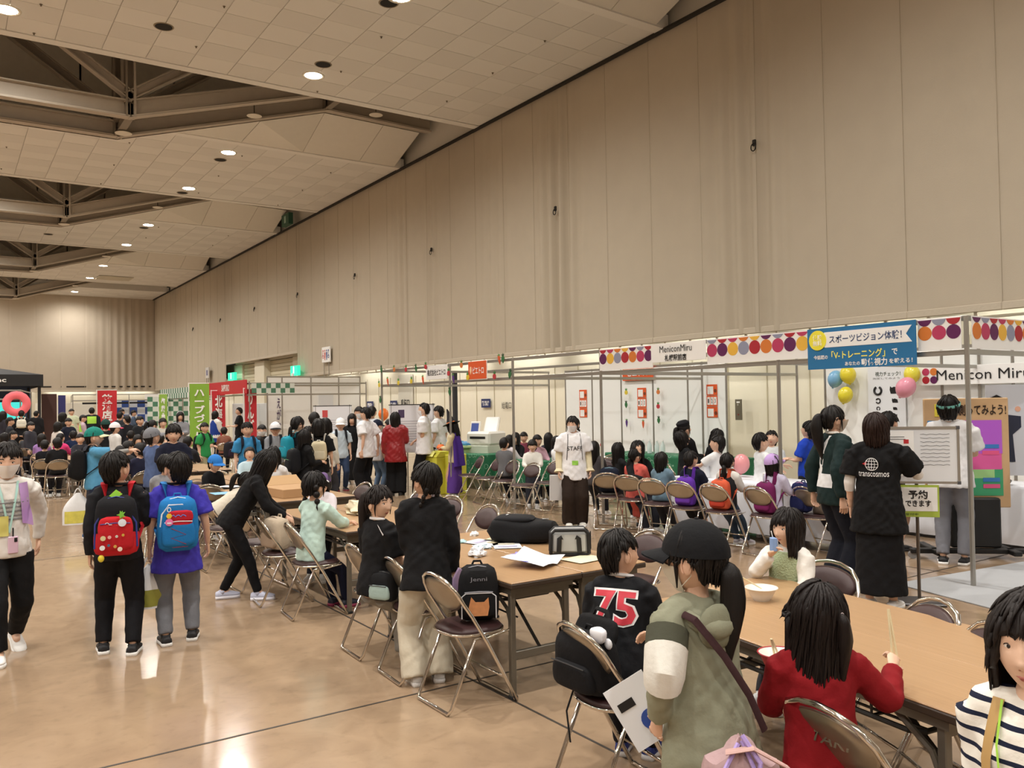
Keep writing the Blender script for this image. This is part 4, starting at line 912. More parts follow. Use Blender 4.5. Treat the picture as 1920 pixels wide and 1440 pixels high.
for k,(px,py) in enumerate([(914,838),(925,838),(978,838),(1038,848),(1046,848),(1128,842)]):
    p=G(px,py+8,.71); t=thing('glue_bottle','small bottle with red cap, '+ORD[k]+' from the left on the green tables','bottle',tuple(p)); obj('bottle',[(lathe([(0,0),(.035,0),(.037,.1),(.02,.13),(.018,.14)],14),mat('d9d4c4',.3))],t); obj('cap',[(lathe([(.018,.14),(.03,.14),(.028,.19),(0,.195)],14),mat('c8352c',.4))],t)
# yellow bin
p=G(828,930); YB_=mat('d9d84e',.55)
t=thing('waste_bin','tall yellow cardboard bin with flap opening by the post','bin',(*GD(824,900,16.3)[:2],0),.1); obj('box',[(box((0,0,.36),(.42,.42,.72),.01),YB_)],t,False); obj('lid',[(prism([(-.22,.72),(.22,.72),(.12,.82),(-.12,.82)],-.22,.22),YB_)],t,False); obj('flap',[(T(box((0,0,0),(.006,.24,.12)),(-.205,0,.775),ry=.65),mat('eceb8e',.6))],t,False); obj('opening',[(T(box((0,0,0),(.006,.2,.04)),(-.185,0,.79),ry=.75),BLACK)],t,False)
t=thing('waste_bin','second tall yellow bin behind the first, touching the post','bin',(*GD(847,900,16.3)[:2],0),.1); obj('box',[(box((0,0,.38),(.42,.42,.76),.01),YB_)],t,False)
# notice easels behind the crowd
for px,py,d,w_,lab,c_ in ((624,800,19.5,.85,'white notice board on an easel left of the white-capped boy','c94a4a'),(768,800,16.8,.8,'white notice board on an easel right of the red jacket','4a3a5a'),(788,790,17.5,.6,'pale poster board behind the tall man','5a7aa0')):
    p=GD(px,py,d); t=thing('notice_board',lab,'board',(p[0],p[1],0),-YAW+.1); obj('board',[(box((0,0,1.25),(w_,.02,.95),.004),mat('e4e4e8',.5))],t,False); obj('edge_strip',[(box((0,0,1.73),(w_+.02,.03,.015)),BLACK)],t,False)
    for x in(-1,1): obj('leg',[(bar((x*w_*.45,0,0),(x*w_*.45,0,1.75),.012),ALU)],t)
    obj('photo_print',[(box((-w_*.2,-.012,1.55),(.12,.002,.16)),mat(c_,.6))],t,False); obj('printed_line',[(box((0,-.012,1.4-.05*k),(w_*.75,.002,.008)),mat('9a98a4',.7)) for k in range(10)],t,False)
# wall panel by the standing crowd
# ---- things on table A
def paper(name,lab,px,py,w_,l_,rz,c='eceef2',z=.705,curl=.0,marks=None,cat='paper'):
    p=G(px,py,z); t=thing(name,lab,cat,(p[0],p[1],z),rz); 
    def fn(u,v): x=(u-.5)*w_; y=(v-.5)*l_; return (x,y,.002+curl*(4*(u-.5)**2*.5+abs(math.sin(u*5+v*3))*.4+ (v**3)*.8))
    q=grid(fn,8,8); V=np.vstack([q[0],q[0]-np.array([0,0,.0015])]); n=len(q[0]); obj('sheet',[((V,[f[::1] for f in q[1]]+[tuple(i+n for i in f[::-1]) for f in q[1]]),mat(c,.6))],t)
    for (x,y,a,b,cc) in marks or []: obj('print_block',[(box((x,y,.0045+curl*.6),(a,b,.001)),mat(cc,.6))],t,False)
    return t
paper('flyer','printed white flyer under the tissues on the left near table',910,1017,.2,.29,.35,marks=[(-.02,.04,.12,.05,'b9b4d0'),(.03,-.06,.1,.07,'dcd2b0')]); paper('flyer','second white flyer near the middle of the left near table',950,1022,.2,.29,-.5,marks=[(0,.03,.12,.06,'d8d2c0'),(0,-.08,.14,.03,'a9a6c8')])
def bundle(name,lab,px,py,s,c,z=.7,cat='tissue',seed=0,dz=.5):
    p=G(px,py,z+.01); t=thing(name,lab,cat,(p[0],p[1],z),seed)
    V,F=ell((0,0,0),(1,1,1),14,20); r=1+.22*np.sin(V[:,0]*5+seed)+.18*np.sin(V[:,1]*7+V[:,2]*4+seed*2)+.12*np.sin(V[:,2]*11+V[:,0]*6)
    V=V*r[:,None]*np.array(s); V[:,2]=np.maximum(V[:,2],-s[2]*dz); V[:,2]-=V[:,2].min()
    return obj('body',[((V,F),mat(c,.75,bump=.4,bscale=30.))],t),t
bundle('crumpled_tissue','crumpled white tissue ball on the left near table',895,1040,(.07,.05,.04),'e6e9ee',seed=1); bundle('tissue_pack','pale blue tissue pack behind the crumpled tissue',905,1025,(.07,.05,.02),'cfe0e8',seed=2); bundle('tissue_pack','small mint tissue pack at the back left of the table',863,1015,(.06,.04,.012),'a9cfd0',seed=3); bundle('clear_cup_lid','small clear plastic lid at the far end of the table',889,1002,(.03,.03,.02),'e8eaea',seed=4)
bundle('snack_bag','purple and white snack bag in the middle of the near table',985,1042,(.09,.06,.018),'8f86c0',seed=5,cat='snack')
paper('paper_bag','flattened white paper bag with blue print, front of the near table',1000,1057,.34,.3,.5,'e9eaf0',curl=.045,marks=[(-.1,.02,.02,.07,'3a3a9a')],cat='bag'); paper('napkin_sheet','yellow edged paper sheet under the transparent tote',1095,1048,.26,.2,.1,'ece4c0',cat='paper'); paper('napkin_sheet','cream yellow paper half under the large black backpack',935,1010,.24,.16,.6,'ece2c0',cat='paper')
# lying black backpack
p=G(995,1018,.7); t=thing('lying_backpack','large black backpack lying flat at the far end of the near table','backpack',(p[0],p[1]+.08,.7),.75)
q_=T(rbox(.30,.17,.54,3.4),(0,0,.088),rx=PI/2); V,F=q_; V[:,2]+=.012*np.sin(V[:,1]*14+V[:,0]*9)*(V[:,2]>.1); V[:,2]=np.maximum(V[:,2],.002)
obj('bag_body',[((V,F),cloth('151517'))],t); obj('front_pocket',[(T(rbox(.24,.05,.30,3.2),(0,.07,.172),rx=PI/2),cloth('1b1b1e'))],t); obj('zip_pull',[(box((.02,-.16,.17),(.015,.05,.006),.002),mat('b9b9bb',.3,metal=.8))],t,False); obj('reflector_patch',[(T(box((0,0,0),(.06,.12,.004)),(.02,.08,.192),rx=.1),mat('b9bcc0',.5))],t,False); obj('zipper',[(tube([(-.1,-.2,.11),(-.11,0,.14),(-.1,.2,.12)],.004,5),mat('3a3a3c',.5))],t); obj('shoulder_strap',[(tube([(.1,-.25,.06),(.16,-.32,.03),(.12,-.38,.02)],.03,8,r2=.008),cloth('18181a'))],t)
# transparent tote
p=G(1068,1040,.7); t=thing('clear_tote','clear vinyl tote with black trim standing on the near table','bag',(p[0],p[1],.7),-.62)
CV=mat('b4b6b4',.25,spec=.6); obj('panel',[(box((0,0,.09),(.27,.12,.17),.03),CV)],t,False)
for y in(-.062,.062): obj('trim',[(tube([(-.13,y,.02),(-.125,y,.15),(-.1,y,.175),(.1,y,.175),(.125,y,.15),(.13,y,.02),(.11,y,.008),(-.11,y,.008)],.012,6,closed=True),BLACK)],t)
for y in (-.072,.072): obj('handle',[(tube([(-.075,y,.03),(-.07,y*1.02,.12),(-.05,y*1.05,.13)],.016,6,r2=.004,up=(0,1,0)),BLACK),(tube([(.065,y,.03),(.06,y*1.02,.12),(.04,y*1.05,.13)],.016,6,r2=.004,up=(0,1,0)),BLACK)],t)
obj('zipper',[(box((0,0,.182),(.2,.02,.006)),mat('cfcfcf',.4)),(box((.145,0,.1),(.006,.02,.12)),BLACK)],t,False); obj('side_gusset',[(box((.132,0,.09),(.012,.1,.14),.01),BLACK),(box((-.132,0,.09),(.012,.1,.14),.01),BLACK)],t,False)
# cloth bag on table B, boxes
b_,t=bundle('cloth_bag','cream cloth bag lying across the table beside the girl in mint',690,958,(.16,.3,.09),'d9cdb0',cat='bag',seed=6); t.rotation_euler=(0,0,-.3); obj('strap',[(tube([(-.1,-.3,.02),(-.2,-.1,.012),(-.18,.15,.012),(-.05,.3,.02)],.02,8,r2=.005),cloth('d3c7a8'))],t)
p=G(520,930,.72); t=thing('cardboard_box','brown cardboard sheet box on the third table','box',(3.42,9.6,.7),.1); obj('box',[(box((0,0,.05),(.55,.6,.1),.004),mat('b08c64',.8))],t,False); obj('flap',[(T(box((0,.1,0),(.5,.2,.004)),(0,.3,.1),rx=.5),mat('b59268',.8))],t,False)
for k,(px,py,c) in enumerate([(415,925,'7fb4d4'),(395,905,'e6e8ea'),(432,912,'e8e8ea')]): paper('worksheet',['blue printed worksheet before the writing child','white worksheet beside the blue one','white worksheet under the pencil hand'][k],px,py,.22,.3,.3*k,c)
# bowls, chopsticks on the near right table
BW=mat('e9e6df',.35)
def bowl(lab,p,r,h,mo,mi,z0):
    t=thing('bowl',lab,'bowl',(p[0],p[1],z0)); obj('bowl_body',[(lathe([(0,0),(r*.5,0),(r*.55,.006),(r*.75,h*.45),(r*.95,h*.95),(r*1.03,h),(r*1.0,h*1.0)],28),mo)],t); obj('inside',[(lathe([(r*1.0,h),(r*.92,h*.93),(r*.7,h*.45),(r*.5,.01),(0,.008)][::1],28),mi)],t); obj('rim',[(tube([(r*1.02*math.cos(a),r*1.02*math.sin(a),h) for a in np.linspace(0,2*PI,29)[:-1]],.003,5,closed=True),mo)],t); return t
p=G(1428,1118,.72); bowl('white bowl in front of the girl drinking juice',p,.08,.065,BW,BW,.7)
def sticks(lab,a,b,gap=.012):
    t=thing('chopsticks',lab,'chopsticks',(0,0,0)); WDc=mat('e6d8b0',.6); a=np.array(a);b=np.array(b); d=np.cross(b-a,(0,0,1.)); d=d/ (np.linalg.norm(d)+1e-9)
    obj('chopstick',[(tube([a,b],[.005,.0035],6),WDc)],t); obj('chopstick',[(tube([a+d*gap*1.2,b+d*gap*.2],[.005,.0035],6),WDc)],t)
a_=GD(1383,1078,math.hypot(p[0],p[1])-.05); b2=np.array((p[0],p[1],.76)); sticks('wooden chopsticks in the white bowl',a_,b2)
# ================================================================== PEOPLE LIBRARY
SKINS=['dcb399','d2a68c','e2bda3','caa088']
def skin(i=0): return mat(SKINS[i%4],.5,bump=.06,bscale=90.,var=.05,vscale=14.,spec=.35)
def hair_mat(c='120e0d'):
    k='hair'+c
    if k in _mc: return _mc[k]
    m=bpy.data.materials.new('hair'); m.use_nodes=True; n=m.node_tree.nodes; L=m.node_tree.links; b=n['Principled BSDF']
    tc=n.new('ShaderNodeTexCoord'); mp=n.new('ShaderNodeMapping'); mp.inputs['Scale'].default_value=(90,90,5); nz=n.new('ShaderNodeTexNoise'); nz.inputs['Scale'].default_value=2.; nz.inputs['Detail'].default_value=3
    L.new(tc.outputs['Object'],mp.inputs['Vector']); L.new(mp.outputs[0],nz.inputs['Vector'])
    c0=lin(c); mx=n.new('ShaderNodeMix'); mx.data_type='RGBA'; mx.inputs['A'].default_value=(*[v*.35 for v in c0],1); mx.inputs['B'].default_value=(*[v*1.3 for v in c0],1); L.new(nz.outputs['Fac'],mx.inputs['Factor']); L.new(mx.outputs['Result'],b.inputs['Base Color'])
    bp=n.new('ShaderNodeBump'); bp.inputs['Strength'].default_value=.5; bp.inputs['Distance'].default_value=.004; L.new(nz.outputs['Fac'],bp.inputs['Height']); L.new(bp.outputs['Normal'],b.inputs['Normal'])
    b.inputs['Roughness'].default_value=.5; b.inputs['Specular IOR Level'].default_value=.28; _mc[k]=m; return m
EYEW=mat('e8e2dc',.3); EYED=mat('1a100c',.2,spec=.8); LIP=mat('b0645a',.5); MASKW=mat('eef0f2',.8,bump=.1,bscale=60.)
# ---- head, in head units of metres (height .215), origin between the ears, +y is the face
def bump(x,z,cx,cz,sx,sz): return np.exp(-((x-cx)/sx)**2-((z-cz)/sz)**2)
def head_xyz(dx,dy,dz):
    x=.0785*dx; y=.090*dy; z=np.where(dz>0,.108*dz,.108*dz); t=np.clip(-z/.108,0,1)
    x=x*(1-.34*t**1.8); y=np.where(y<0,y*(1-.38*t**1.2),y*(1-.06*t))
    f=np.clip(dy*3,0,1)
    b=(.010*bump(x,z,0,-.022,.009,.022)+.016*bump(x,z,0,-.040,.012,.010)-.007*bump(x,z,.030,-.002,.017,.011)-.007*bump(x,z,-.030,-.002,.017,.011)
       +.003*bump(x,z,.032,-.040,.02,.02)+.003*bump(x,z,-.032,-.040,.02,.02)+.006*bump(x,z,0,-.066,.018,.007)-.003*bump(x,z,0,-.080,.014,.005)+.007*bump(x,z,0,-.096,.017,.012)+.003*bump(x,z,.028,.017,.02,.007)+.003*bump(x,z,-.028,.017,.02,.007))
    return x,y+b*f,z
def face_y(x,z):
    lo=0.;s=np.clip(z/.108,-.999,.999); dz=s; dxs=np.linspace(-1,1,81)*math.sqrt(1-s*s); dys=np.sqrt(np.maximum(0,1-s*s-dxs**2)); X,Y,_=head_xyz(dxs,dys,np.full(81,s)); return float(np.interp(x,X,Y))
def head_piece(nl,ns):
    V,F=ell((0,0,0),(1,1,1),nl,ns); V=V[:, [1,0,2]]*np.array([1,1,1]); F=[f[::-1] for f in F]
    # concentrate columns to the front
    x,y,z=head_xyz(V[:,0],V[:,1],V[:,2]); return np.column_stack([x,y,z]),F
def ear_piece(s,n=10):
    V,F=ell((0,0,0),(.009,.017,.029),8,n); V[:,1]+=-.2*V[:,2]*-.2; V=V+np.array((s*.0795,-.006,-.012)); return V,F
def ear_rim(s): return tube([(s*.084,-.006+.016*math.cos(a)*.9+.004,-.010+.028*math.sin(a)) for a in np.linspace(-1.2,3.6,12)],.0035,5)
# ---- hand: palm and five fingers. frame: d=direction of fingers, n=palm normal, side=+1 thumb towards cross(d,n)
def hand_pieces(w,d,n,s=1.,side=1,curl=.5,seg=6):
    d=np.array(d,float);d/=np.linalg.norm(d); n=np.array(n,float); n=n-d*(n@d); n/=np.linalg.norm(n); t=np.cross(d,n)*side
    w=np.array(w,float); P=[]
    P.append(tube([w-d*.015*s,w+d*.02*s,w+d*.05*s,w+d*.078*s],[.018*s,.026*s,.032*s,.029*s],10,r2=[.015*s,.015*s,.014*s,.011*s],up=n,cap='round'))
    for k,(o,L_) in enumerate(((.026,.062),(.009,.070),(-.009,.066),(-.025,.052))):
        b=w+d*.070*s+t*o*s; q=[b]; dd=d.copy(); ln=[.42,.32,.26]
        for j in range(3):
            a=curl*(.75+.12*k)*(.7+.35*j); dd=dd*math.cos(a)+n*math.sin(a); dd/=np.linalg.norm(dd); q.append(q[-1]+dd*L_*ln[j]*s)
            # rotate the normal too
            n2=n*math.cos(a)-d*0
        P.append(tube(q,[.0088*s,.0085*s,.0075*s,.006*s],seg,cap='round'))
    b=w+d*.015*s+t*.022*s; q=[b,b+(t*.026+d*.022+n*.008)*s,b+(t*.032+d*.046+n*(.012+.02*curl))*s,b+(t*.026+d*.066+n*(.014+.035*curl))*s]
    P.append(tube(q,[.0115*s,.0105*s,.009*s,.0065*s],seg,cap='round'))
    return P
def lerp(a,b,t): return a+(b-a)*t
def ik(a,b,l1,l2,pole):
    a=np.array(a,float);b=np.array(b,float);d=b-a;D=np.linalg.norm(d); m_=(l1+l2)*.999
    if D>m_: b=a+d/D*m_; d=b-a; D=m_
    D=max(D,abs(l1-l2)+1e-3); x=(l1*l1-l2*l2+D*D)/(2*D); h=math.sqrt(max(0,l1*l1-x*x)); u=d/np.linalg.norm(d); p=np.array(pole,float); p=p-u*(p@u); p/=np.linalg.norm(p)+1e-9
    return a+u*x+p*h,b
# arm targets relative to the shoulder, in torso frame (x outward, y forward, z up), units of body height
ARM={'down':(.035,.03,-.30),'back':(.05,-.05,-.29),'hold':(-.06,.17,-.15),'table':(-.03,.22,-.15),'phone':(-.02,.19,-.06),'point':(-.06,.30,-.0),'mouth':(-.07,.14,.03),'hip':(.07,-.02,-.22),'clasp':(-.09,.10,-.22),'swingf':(.04,.13,-.26),'swingb':(.05,-.11,-.27),'reach':(-.02,.27,-.10),'write':(-.02,.20,-.12),'chin':(-.08,.12,.0),'bag':(.06,.03,-.29)}
LEG={'stand':((.055,.0,0),(.055,.02,0)),'wide':((.075,.03,0),(.075,-.03,0)),'walk':((.05,.13,0),(.05,-.14,.03)),'walk2':((.05,-.14,.03),(.05,.13,0)),'sit':((.06,.245,0),(.06,.25,0)),'sitback':((.06,.13,0),(.06,.16,0))}
class Sk: pass
def skeleton(h,adult,pose,armL,armR,lean,side,headyaw,headpitch,headroll,seat,twist=0.,legs=None):
    k=Sk(); k.h=h; fh=(.142 if adult else (.158 if h>1.3 else .172)); k.hs=fh*h/.215
    sh=.828 if adult else .815; hipz=.52 if adult else .50
    R=np.array((Matrix.Rotation(math.radians(twist),3,'Z')@Matrix.Rotation(math.radians(side),3,'Y')@Matrix.Rotation(math.radians(-lean),3,'X')))
    sit=pose.startswith('sit')
    pz=(seat+.052*h) if sit else hipz*h
    k.P=np.array((0,0 if not sit else -.0,pz)); k.R=R; tl=(sh-hipz+.015)*h; k.tl=tl
    k.N=k.P+R@np.array((0,0,tl)); sw=(.108 if adult else .098)*h; k.sw=sw
    k.S={s:k.N+R@np.array((s*sw,.0,-.035*h)) for s in(-1,1)}
    HR=Matrix.Rotation(math.radians(headyaw),3,'Z')@Matrix.Rotation(math.radians(-headpitch),3,'X')@Matrix.Rotation(math.radians(headroll),3,'Y')
    k.HR=np.array(HR) if abs(lean)<5 else np.array((Matrix.Rotation(math.radians(-lean*.35),3,'X')@HR))
    up=R@np.array((0,.1,1.)); up/=np.linalg.norm(up)
    k.H=k.N+up*(.014*h)+k.HR@np.array((0,.012*h*.5,.108*k.hs))*1.
    k.E={};k.Wr={}
    for s,a in((-1,armL),(1,armR)):
        t=np.array(ARM[a] if isinstance(a,str) else a,float); p=k.S[s]+R@np.array((s*t[0],t[1],t[2]))*h
        if len(t)>3: t,pl_=t[:3],t[3:]; p=k.S[s]+R@np.array((s*t[0],t[1],t[2]))*h; k.E[s],k.Wr[s]=ik(k.S[s],p,.165*h,.145*h,R@np.array((s*pl_[0],pl_[1],pl_[2]))); continue
        pole=R@np.array((s*.55,-.75,-.35)) if not (isinstance(a,str) and a in('down','back','bag')) else R@np.array((s*.3,-1,0))
        k.E[s],k.Wr[s]=ik(k.S[s],p,.165*h,.145*h,pole)
    k.Hp={s:k.P+np.array((s*.052*h,0,-.012*h)) for s in(-1,1)}; k.K={};k.A={};k.lift={}
    lt=legs or LEG.get(pose,LEG['stand'])
    for s,t in((-1,lt[0]),(1,lt[1])):
        lift=t[2]; p=np.array((s*t[0]*h,t[1]*h,(.048+lift)*h)); 
        if sit: p[1]+=0
        k.K[s],k.A[s]=ik(k.Hp[s],p,.245*h if not adult else .25*h,.225*h if not adult else .235*h,(s*.12,1,.1)); k.lift[s]=lift
    return k
def remesh_obj(name,pieces,vox,material,parent,amp=0.,fr=22.,key=None,sm=3,M=None):
    global _rk
    if key is not None and key in _rk: me=_rk[key]
    else:
        me=mesh_of([(p,material) for p in pieces],True,name); me.materials.clear()
        if key is not None: _rk[key]=me
    o=link(name,me,parent,M)
    LATE.append((o,material)); REM.append((o,amp,fr))
    if key is not None and (key,'x') in _rk: return o
    if key is not None: _rk[(key,'x')]=1
    r=o.modifiers.new('r','REMESH'); r.mode='VOXEL'; r.voxel_size=vox; r.use_smooth_shade=True
    if sm: q=o.modifiers.new('s','SMOOTH'); q.factor=.5; q.iterations=sm
    return o
_rk={}; LATE=[]
def ring_torso(k,rows,seg=20,yo=0.):
    """rows: (t along P->N, rx, ry, yoff) in units of h"""
    P=[k.P+ k.R@np.array((0,(r[3]+yo)*k.h,r[0]*k.tl)) for r in rows]; return tube(P,[r[1]*k.h for r in rows],seg,r2=[r[2]*k.h for r in rows],up=k.R@np.array((0,1,0)))
def capsule(a,b,ra,rb,seg=10): return tube([a,lerp(np.array(a),np.array(b),.5),b],[ra,(ra+rb)/2,rb],seg,cap='round')
def limb(a,b,c,r,seg=10,cap='round',sub=3):
    """smooth bent tube through a-b-c with 3 radii"""
    a,b,c=map(lambda v:np.array(v,float),(a,b,c)); P=[];Rr=[]
    for i in range(sub+1): t=i/sub*.88; P.append(lerp(a,b,t)); Rr.append(r[0]+(r[1]-r[0])*t)
    P.append(lerp(lerp(a,b,.96),lerp(b,c,.04),.5)); Rr.append(r[1])
    for i in range(sub+1): t=.12+i/sub*.88; P.append(lerp(b,c,t)); Rr.append(r[1]+(r[2]-r[1])*t)
    return tube(P,Rr,seg,cap=cap)
# ---- hair
def hair_shell(zfun,vol=1.10,nt=64,nr=14,down=False,jag=.006,taper=.06,seed=0,flare=0.,thick=.011):
    rng=np.random.RandomState(seed); ph=rng.rand(8)*6.28
    def pt(th,s,inner):
        zb=zfun(th); c=math.cos(th); v=vol*(1-.03*math.cos(2*th)); zb+=jag*(math.sin(th*13+ph[0])+.7*math.sin(th*23+ph[1])+.5*math.sin(th*5+ph[5]))
        rx,ry,rz=.079*v,(.090)*v*(1.0 if c>0 else 1.06),.108*(vol+.0)
        z0=.004
        if zb>=z0: # ends on the ellipsoid
            pe=math.acos(min(1,max(-1,zb/rz))); p=pe*s; z=rz*math.cos(p); q=math.sin(p)
        else:
            L1=.62; 
            if s<L1: p=math.pi/2*s/L1; z=rz*math.cos(p)*(1-0)+z0*math.sin(p); q=math.sin(p)
            else:
                u=(s-L1)/(1-L1); z=lerp(z0,zb,u); dd=z0-z; q=1-min(.34,dd*(2.6 if not down else 1.2))*(taper/.06)*(1 if c<.3 else .35)+flare*u*u
        g=1+(.35+.65*s)*(.016*math.sin(th*27+ph[2]+z*45)+.012*math.sin(th*17+ph[3]-z*60)+.018*math.sin(th*7+ph[4]+z*25))
        q*=g
        if inner: q=max(0,q-thick/.08*min(1,.15+s)); z=z-(.0 if s>.9 else thick*.9*(1-s))
        return (math.sin(th)*rx*q,math.cos(th)*ry*q-.004,z)
    V=[];F=[]
    for side in(0,1):
        for i in range(nr+1):
            s=(i/nr) if side==0 else 1-(i/nr)
            for k in range(nt): V.append(pt(2*PI*k/nt,s,side))
    R_=2*(nr+1)
    for i in range(R_-1):
        for k in range(nt): F.append((i*nt+k,i*nt+(k+1)%nt,(i+1)*nt+(k+1)%nt,(i+1)*nt+k))
    nc={72:260,40:70}.get(nt,0); bl=.86
    for _ in range(nc):
        th=rng.rand()*2*PI; s0=(rng.rand()**.7)*.72+.04; s1=min(1.0,s0+.22+.25*rng.rand()); dt=(rng.rand()-.5)*.25; P=[];lf=.004+.006*rng.rand()
        for q in range(5):
            f=q/4; x,y,z=pt(th+dt*f,lerp(s0,s1,f),False); n_=math.hypot(x,y)+1e-6; P.append((x*(1+lf*f/n_-.002/n_),y*(1+lf*f/n_-.002/n_),z+(.003 if s0<.3 else 0)-(.012*max(0,f-.7)*3 if s1>.97 else 0)))
        r0=.0075*(.6+.6*rng.rand()); v2,f2=tube(P,[r0*.5,r0,r0*.9,r0*.6,r0*.08],5); o2=len(V); V+=list(v2); F+=[tuple(a+o2 for a in g) for g in f2[:-2]]
    return np.array(V),F
def ab(th): th=(th+PI)%(2*PI)-PI; return abs(th)
def zf(front,side,ear,back,fw=.95,sw=1.9):
    def f(th):
        a=ab(th)
        def sm(x,a0,a1): t=min(1,max(0,(x-a0)/(a1-a0))); return t*t*(3-2*t)
        z=lerp(front,side,sm(a,fw-.25,fw+.05)); z=lerp(z,ear,sm(a,1.25,1.5)); z=lerp(z,back,sm(a,sw-.2,sw+.25)); return z
    return f
def strand_tail(P,r,seg=12,seed=0):
    P=np.array(P,float); n=18; ts=np.linspace(0,len(P)-1,n); Q=np.column_stack([np.interp(ts,range(len(P)),P[:,i]) for i in range(3)])
    for _ in range(2): Q[1:-1]=(Q[:-2]+Q[1:-1]*2+Q[2:])/4
    rr=np.interp(np.linspace(0,1,n),np.linspace(0,1,len(r)),r); V,F=tube(Q,rr,seg,cap='round'); 
    m_=n*seg
    for i in range(n):
        for k in range(seg): g=1+.12*math.sin(k*2*PI/seg*3+seed+i*.25); V[i*seg+k]=Q[i]+(V[i*seg+k]-Q[i])*g
    return V,F
def braid(P,r,nb=8):
    P=np.array(P,float); out=[]
    for i in range(nb):
        t=(i+.5)/nb*(len(P)-1); j=min(int(t),len(P)-2); c=lerp(P[j],P[j+1],t-j); rr=r*(1-.45*i/nb); sx=(.35 if i%2 else -.35)*rr
        out.append(ell(c+np.array((sx,sx*.4,0)),(rr,rr*.9,rr*1.25),8,10))
    e=P[-1]; out.append(tube([e,e+np.array((0,-.005,-.03)),e+np.array((0,-.004,-.065))],[r*.45,r*.6,r*.15],8,cap='round')); return out
def hair_pieces(style,lod,seed=0):
    nt,nr=((72,16) if lod==0 else ((40,10) if lod==1 else (24,7))); S_=dict(nt=nt,nr=nr,seed=seed); X=[]
    if style=='short': X=[hair_shell(zf(.036,.034,.026,-.074,sw=2.05),1.13,jag=.009,taper=.06,**S_)]
    elif style=='buzz': X=[hair_shell(zf(.052,.05,.006,-.068),1.08,jag=.002,taper=.07,**S_)]
    elif style=='mop': X=[hair_shell(zf(.018,.012,-.03,-.085),1.16,jag=.008,taper=.05,**S_)]
    elif style=='bob': X=[hair_shell(zf(.022,-.06,-.115,-.125,fw=.85),1.14,jag=.006,down=True,taper=.03,**S_)]
    elif style=='bobnf': X=[hair_shell(zf(.060,-.06,-.115,-.125,fw=.7),1.12,jag=.006,down=True,taper=.03,**S_)]
    elif style=='long': X=[hair_shell(zf(.022,-.16,-.25,-.29,fw=.85),1.13,jag=.010,down=True,taper=.03,**S_)]
    elif style=='longnf': X=[hair_shell(zf(.062,-.18,-.27,-.30,fw=.62),1.12,jag=.012,down=True,taper=.035,**S_)]
    elif style=='medium': X=[hair_shell(zf(.028,-.10,-.16,-.18,fw=.8),1.15,jag=.012,down=True,taper=.035,**S_)]
    elif style in('ponytail','captail','lowtail','hightail','halfup','braids','pigtails','bun','longtail','twobuns'):
        base=hair_shell(zf(.032,-.005,.004,-.066,fw=.9),1.09,jag=.004,taper=.07,**S_) if style!='halfup' else hair_shell(zf(.03,-.02,-.20,-.29,fw=.9,sw=1.6),1.12,jag=.02,down=True,taper=.005,flare=.25,**S_); X=[base]
        # side locks before the ears
        for s in(-1,1): X.append(strand_tail([(s*.070,.040,.03),(s*.077,.032,-.03),(s*.070,.03,-.085)],[.008,.007,.002],6,seed))
        if style=='ponytail': X.append(strand_tail([(0,-.09,.045),(0,-.135,.05),(0,-.155,.0),(0,-.15,-.09),(0,-.14,-.19)],[.016,.028,.034,.030,.006],12,seed))
        if style=='longtail': X.append(strand_tail([(0,-.09,.045),(0,-.13,.04),(0,-.15,-.03),(0,-.15,-.15),(0,-.14,-.33)],[.018,.036,.046,.044,.008],14,seed))
        if style=='captail': X.append(strand_tail([(0,-.085,-.01),(0,-.12,-.03),(0,-.135,-.12),(-.01,-.125,-.22),(-.015,-.12,-.34)],[.018,.034,.040,.034,.006],14,seed))
        if style=='lowtail': X.append(strand_tail([(0,-.085,-.03),(0,-.115,-.05),(0,-.12,-.13),(0,-.11,-.24)],[.018,.027,.03,.006],12,seed))
        if style=='hightail': X.append(strand_tail([(0,-.06,.09),(0,-.11,.12),(0,-.15,.07),(0,-.155,-.02),(0,-.15,-.10)],[.014,.026,.032,.03,.006],12,seed))
        if style=='halfup': X.append(strand_tail([(0,-.092,.035),(0,-.118,.02),(.01,-.122,-.05),(.02,-.118,-.2)],[.014,.022,.028,.008],12,seed))
        if style=='braids':
            for s in(-1,1): X+=braid([(s*.05,-.07,-.03),(s*.066,-.06,-.10),(s*.07,-.045,-.18),(s*.068,-.04,-.27)],.017,9)
        if style=='pigtails':
            for s in(-1,1):
                for i,(z,r) in enumerate(((-.005,.024),(-.058,.026),(-.112,.022))): X.append(ell((s*(.088+.004*i),-.04,z),(r,r,r*1.12),10,12))
                X.append(strand_tail([(s*.1,-.04,-.135),(s*.1,-.04,-.16),(s*.098,-.038,-.19)],[.008,.013,.002],8,seed))
        if style=='bun': X.append(ell((0,-.085,.075),(.036,.034,.032),10,12))
        if style=='twobuns':
            for s in(-1,1): X.append(ell((s*.05,-.06,.085),(.03,.028,.028),10,12))
    return X
_hk={}
def hair_obj(style,lod,par,M,c='16110f',seed=0):
    k=(style,lod,seed)
    if k not in _hk: _hk[k]=mesh_of([(p,None) for p in hair_pieces(style,lod,seed)],True,'hair'); _hk[k].materials.clear(); _hk[k].materials.append(None)
    o=link('hair',_hk[k],par,M); setmat(o,hair_mat(c)); return o
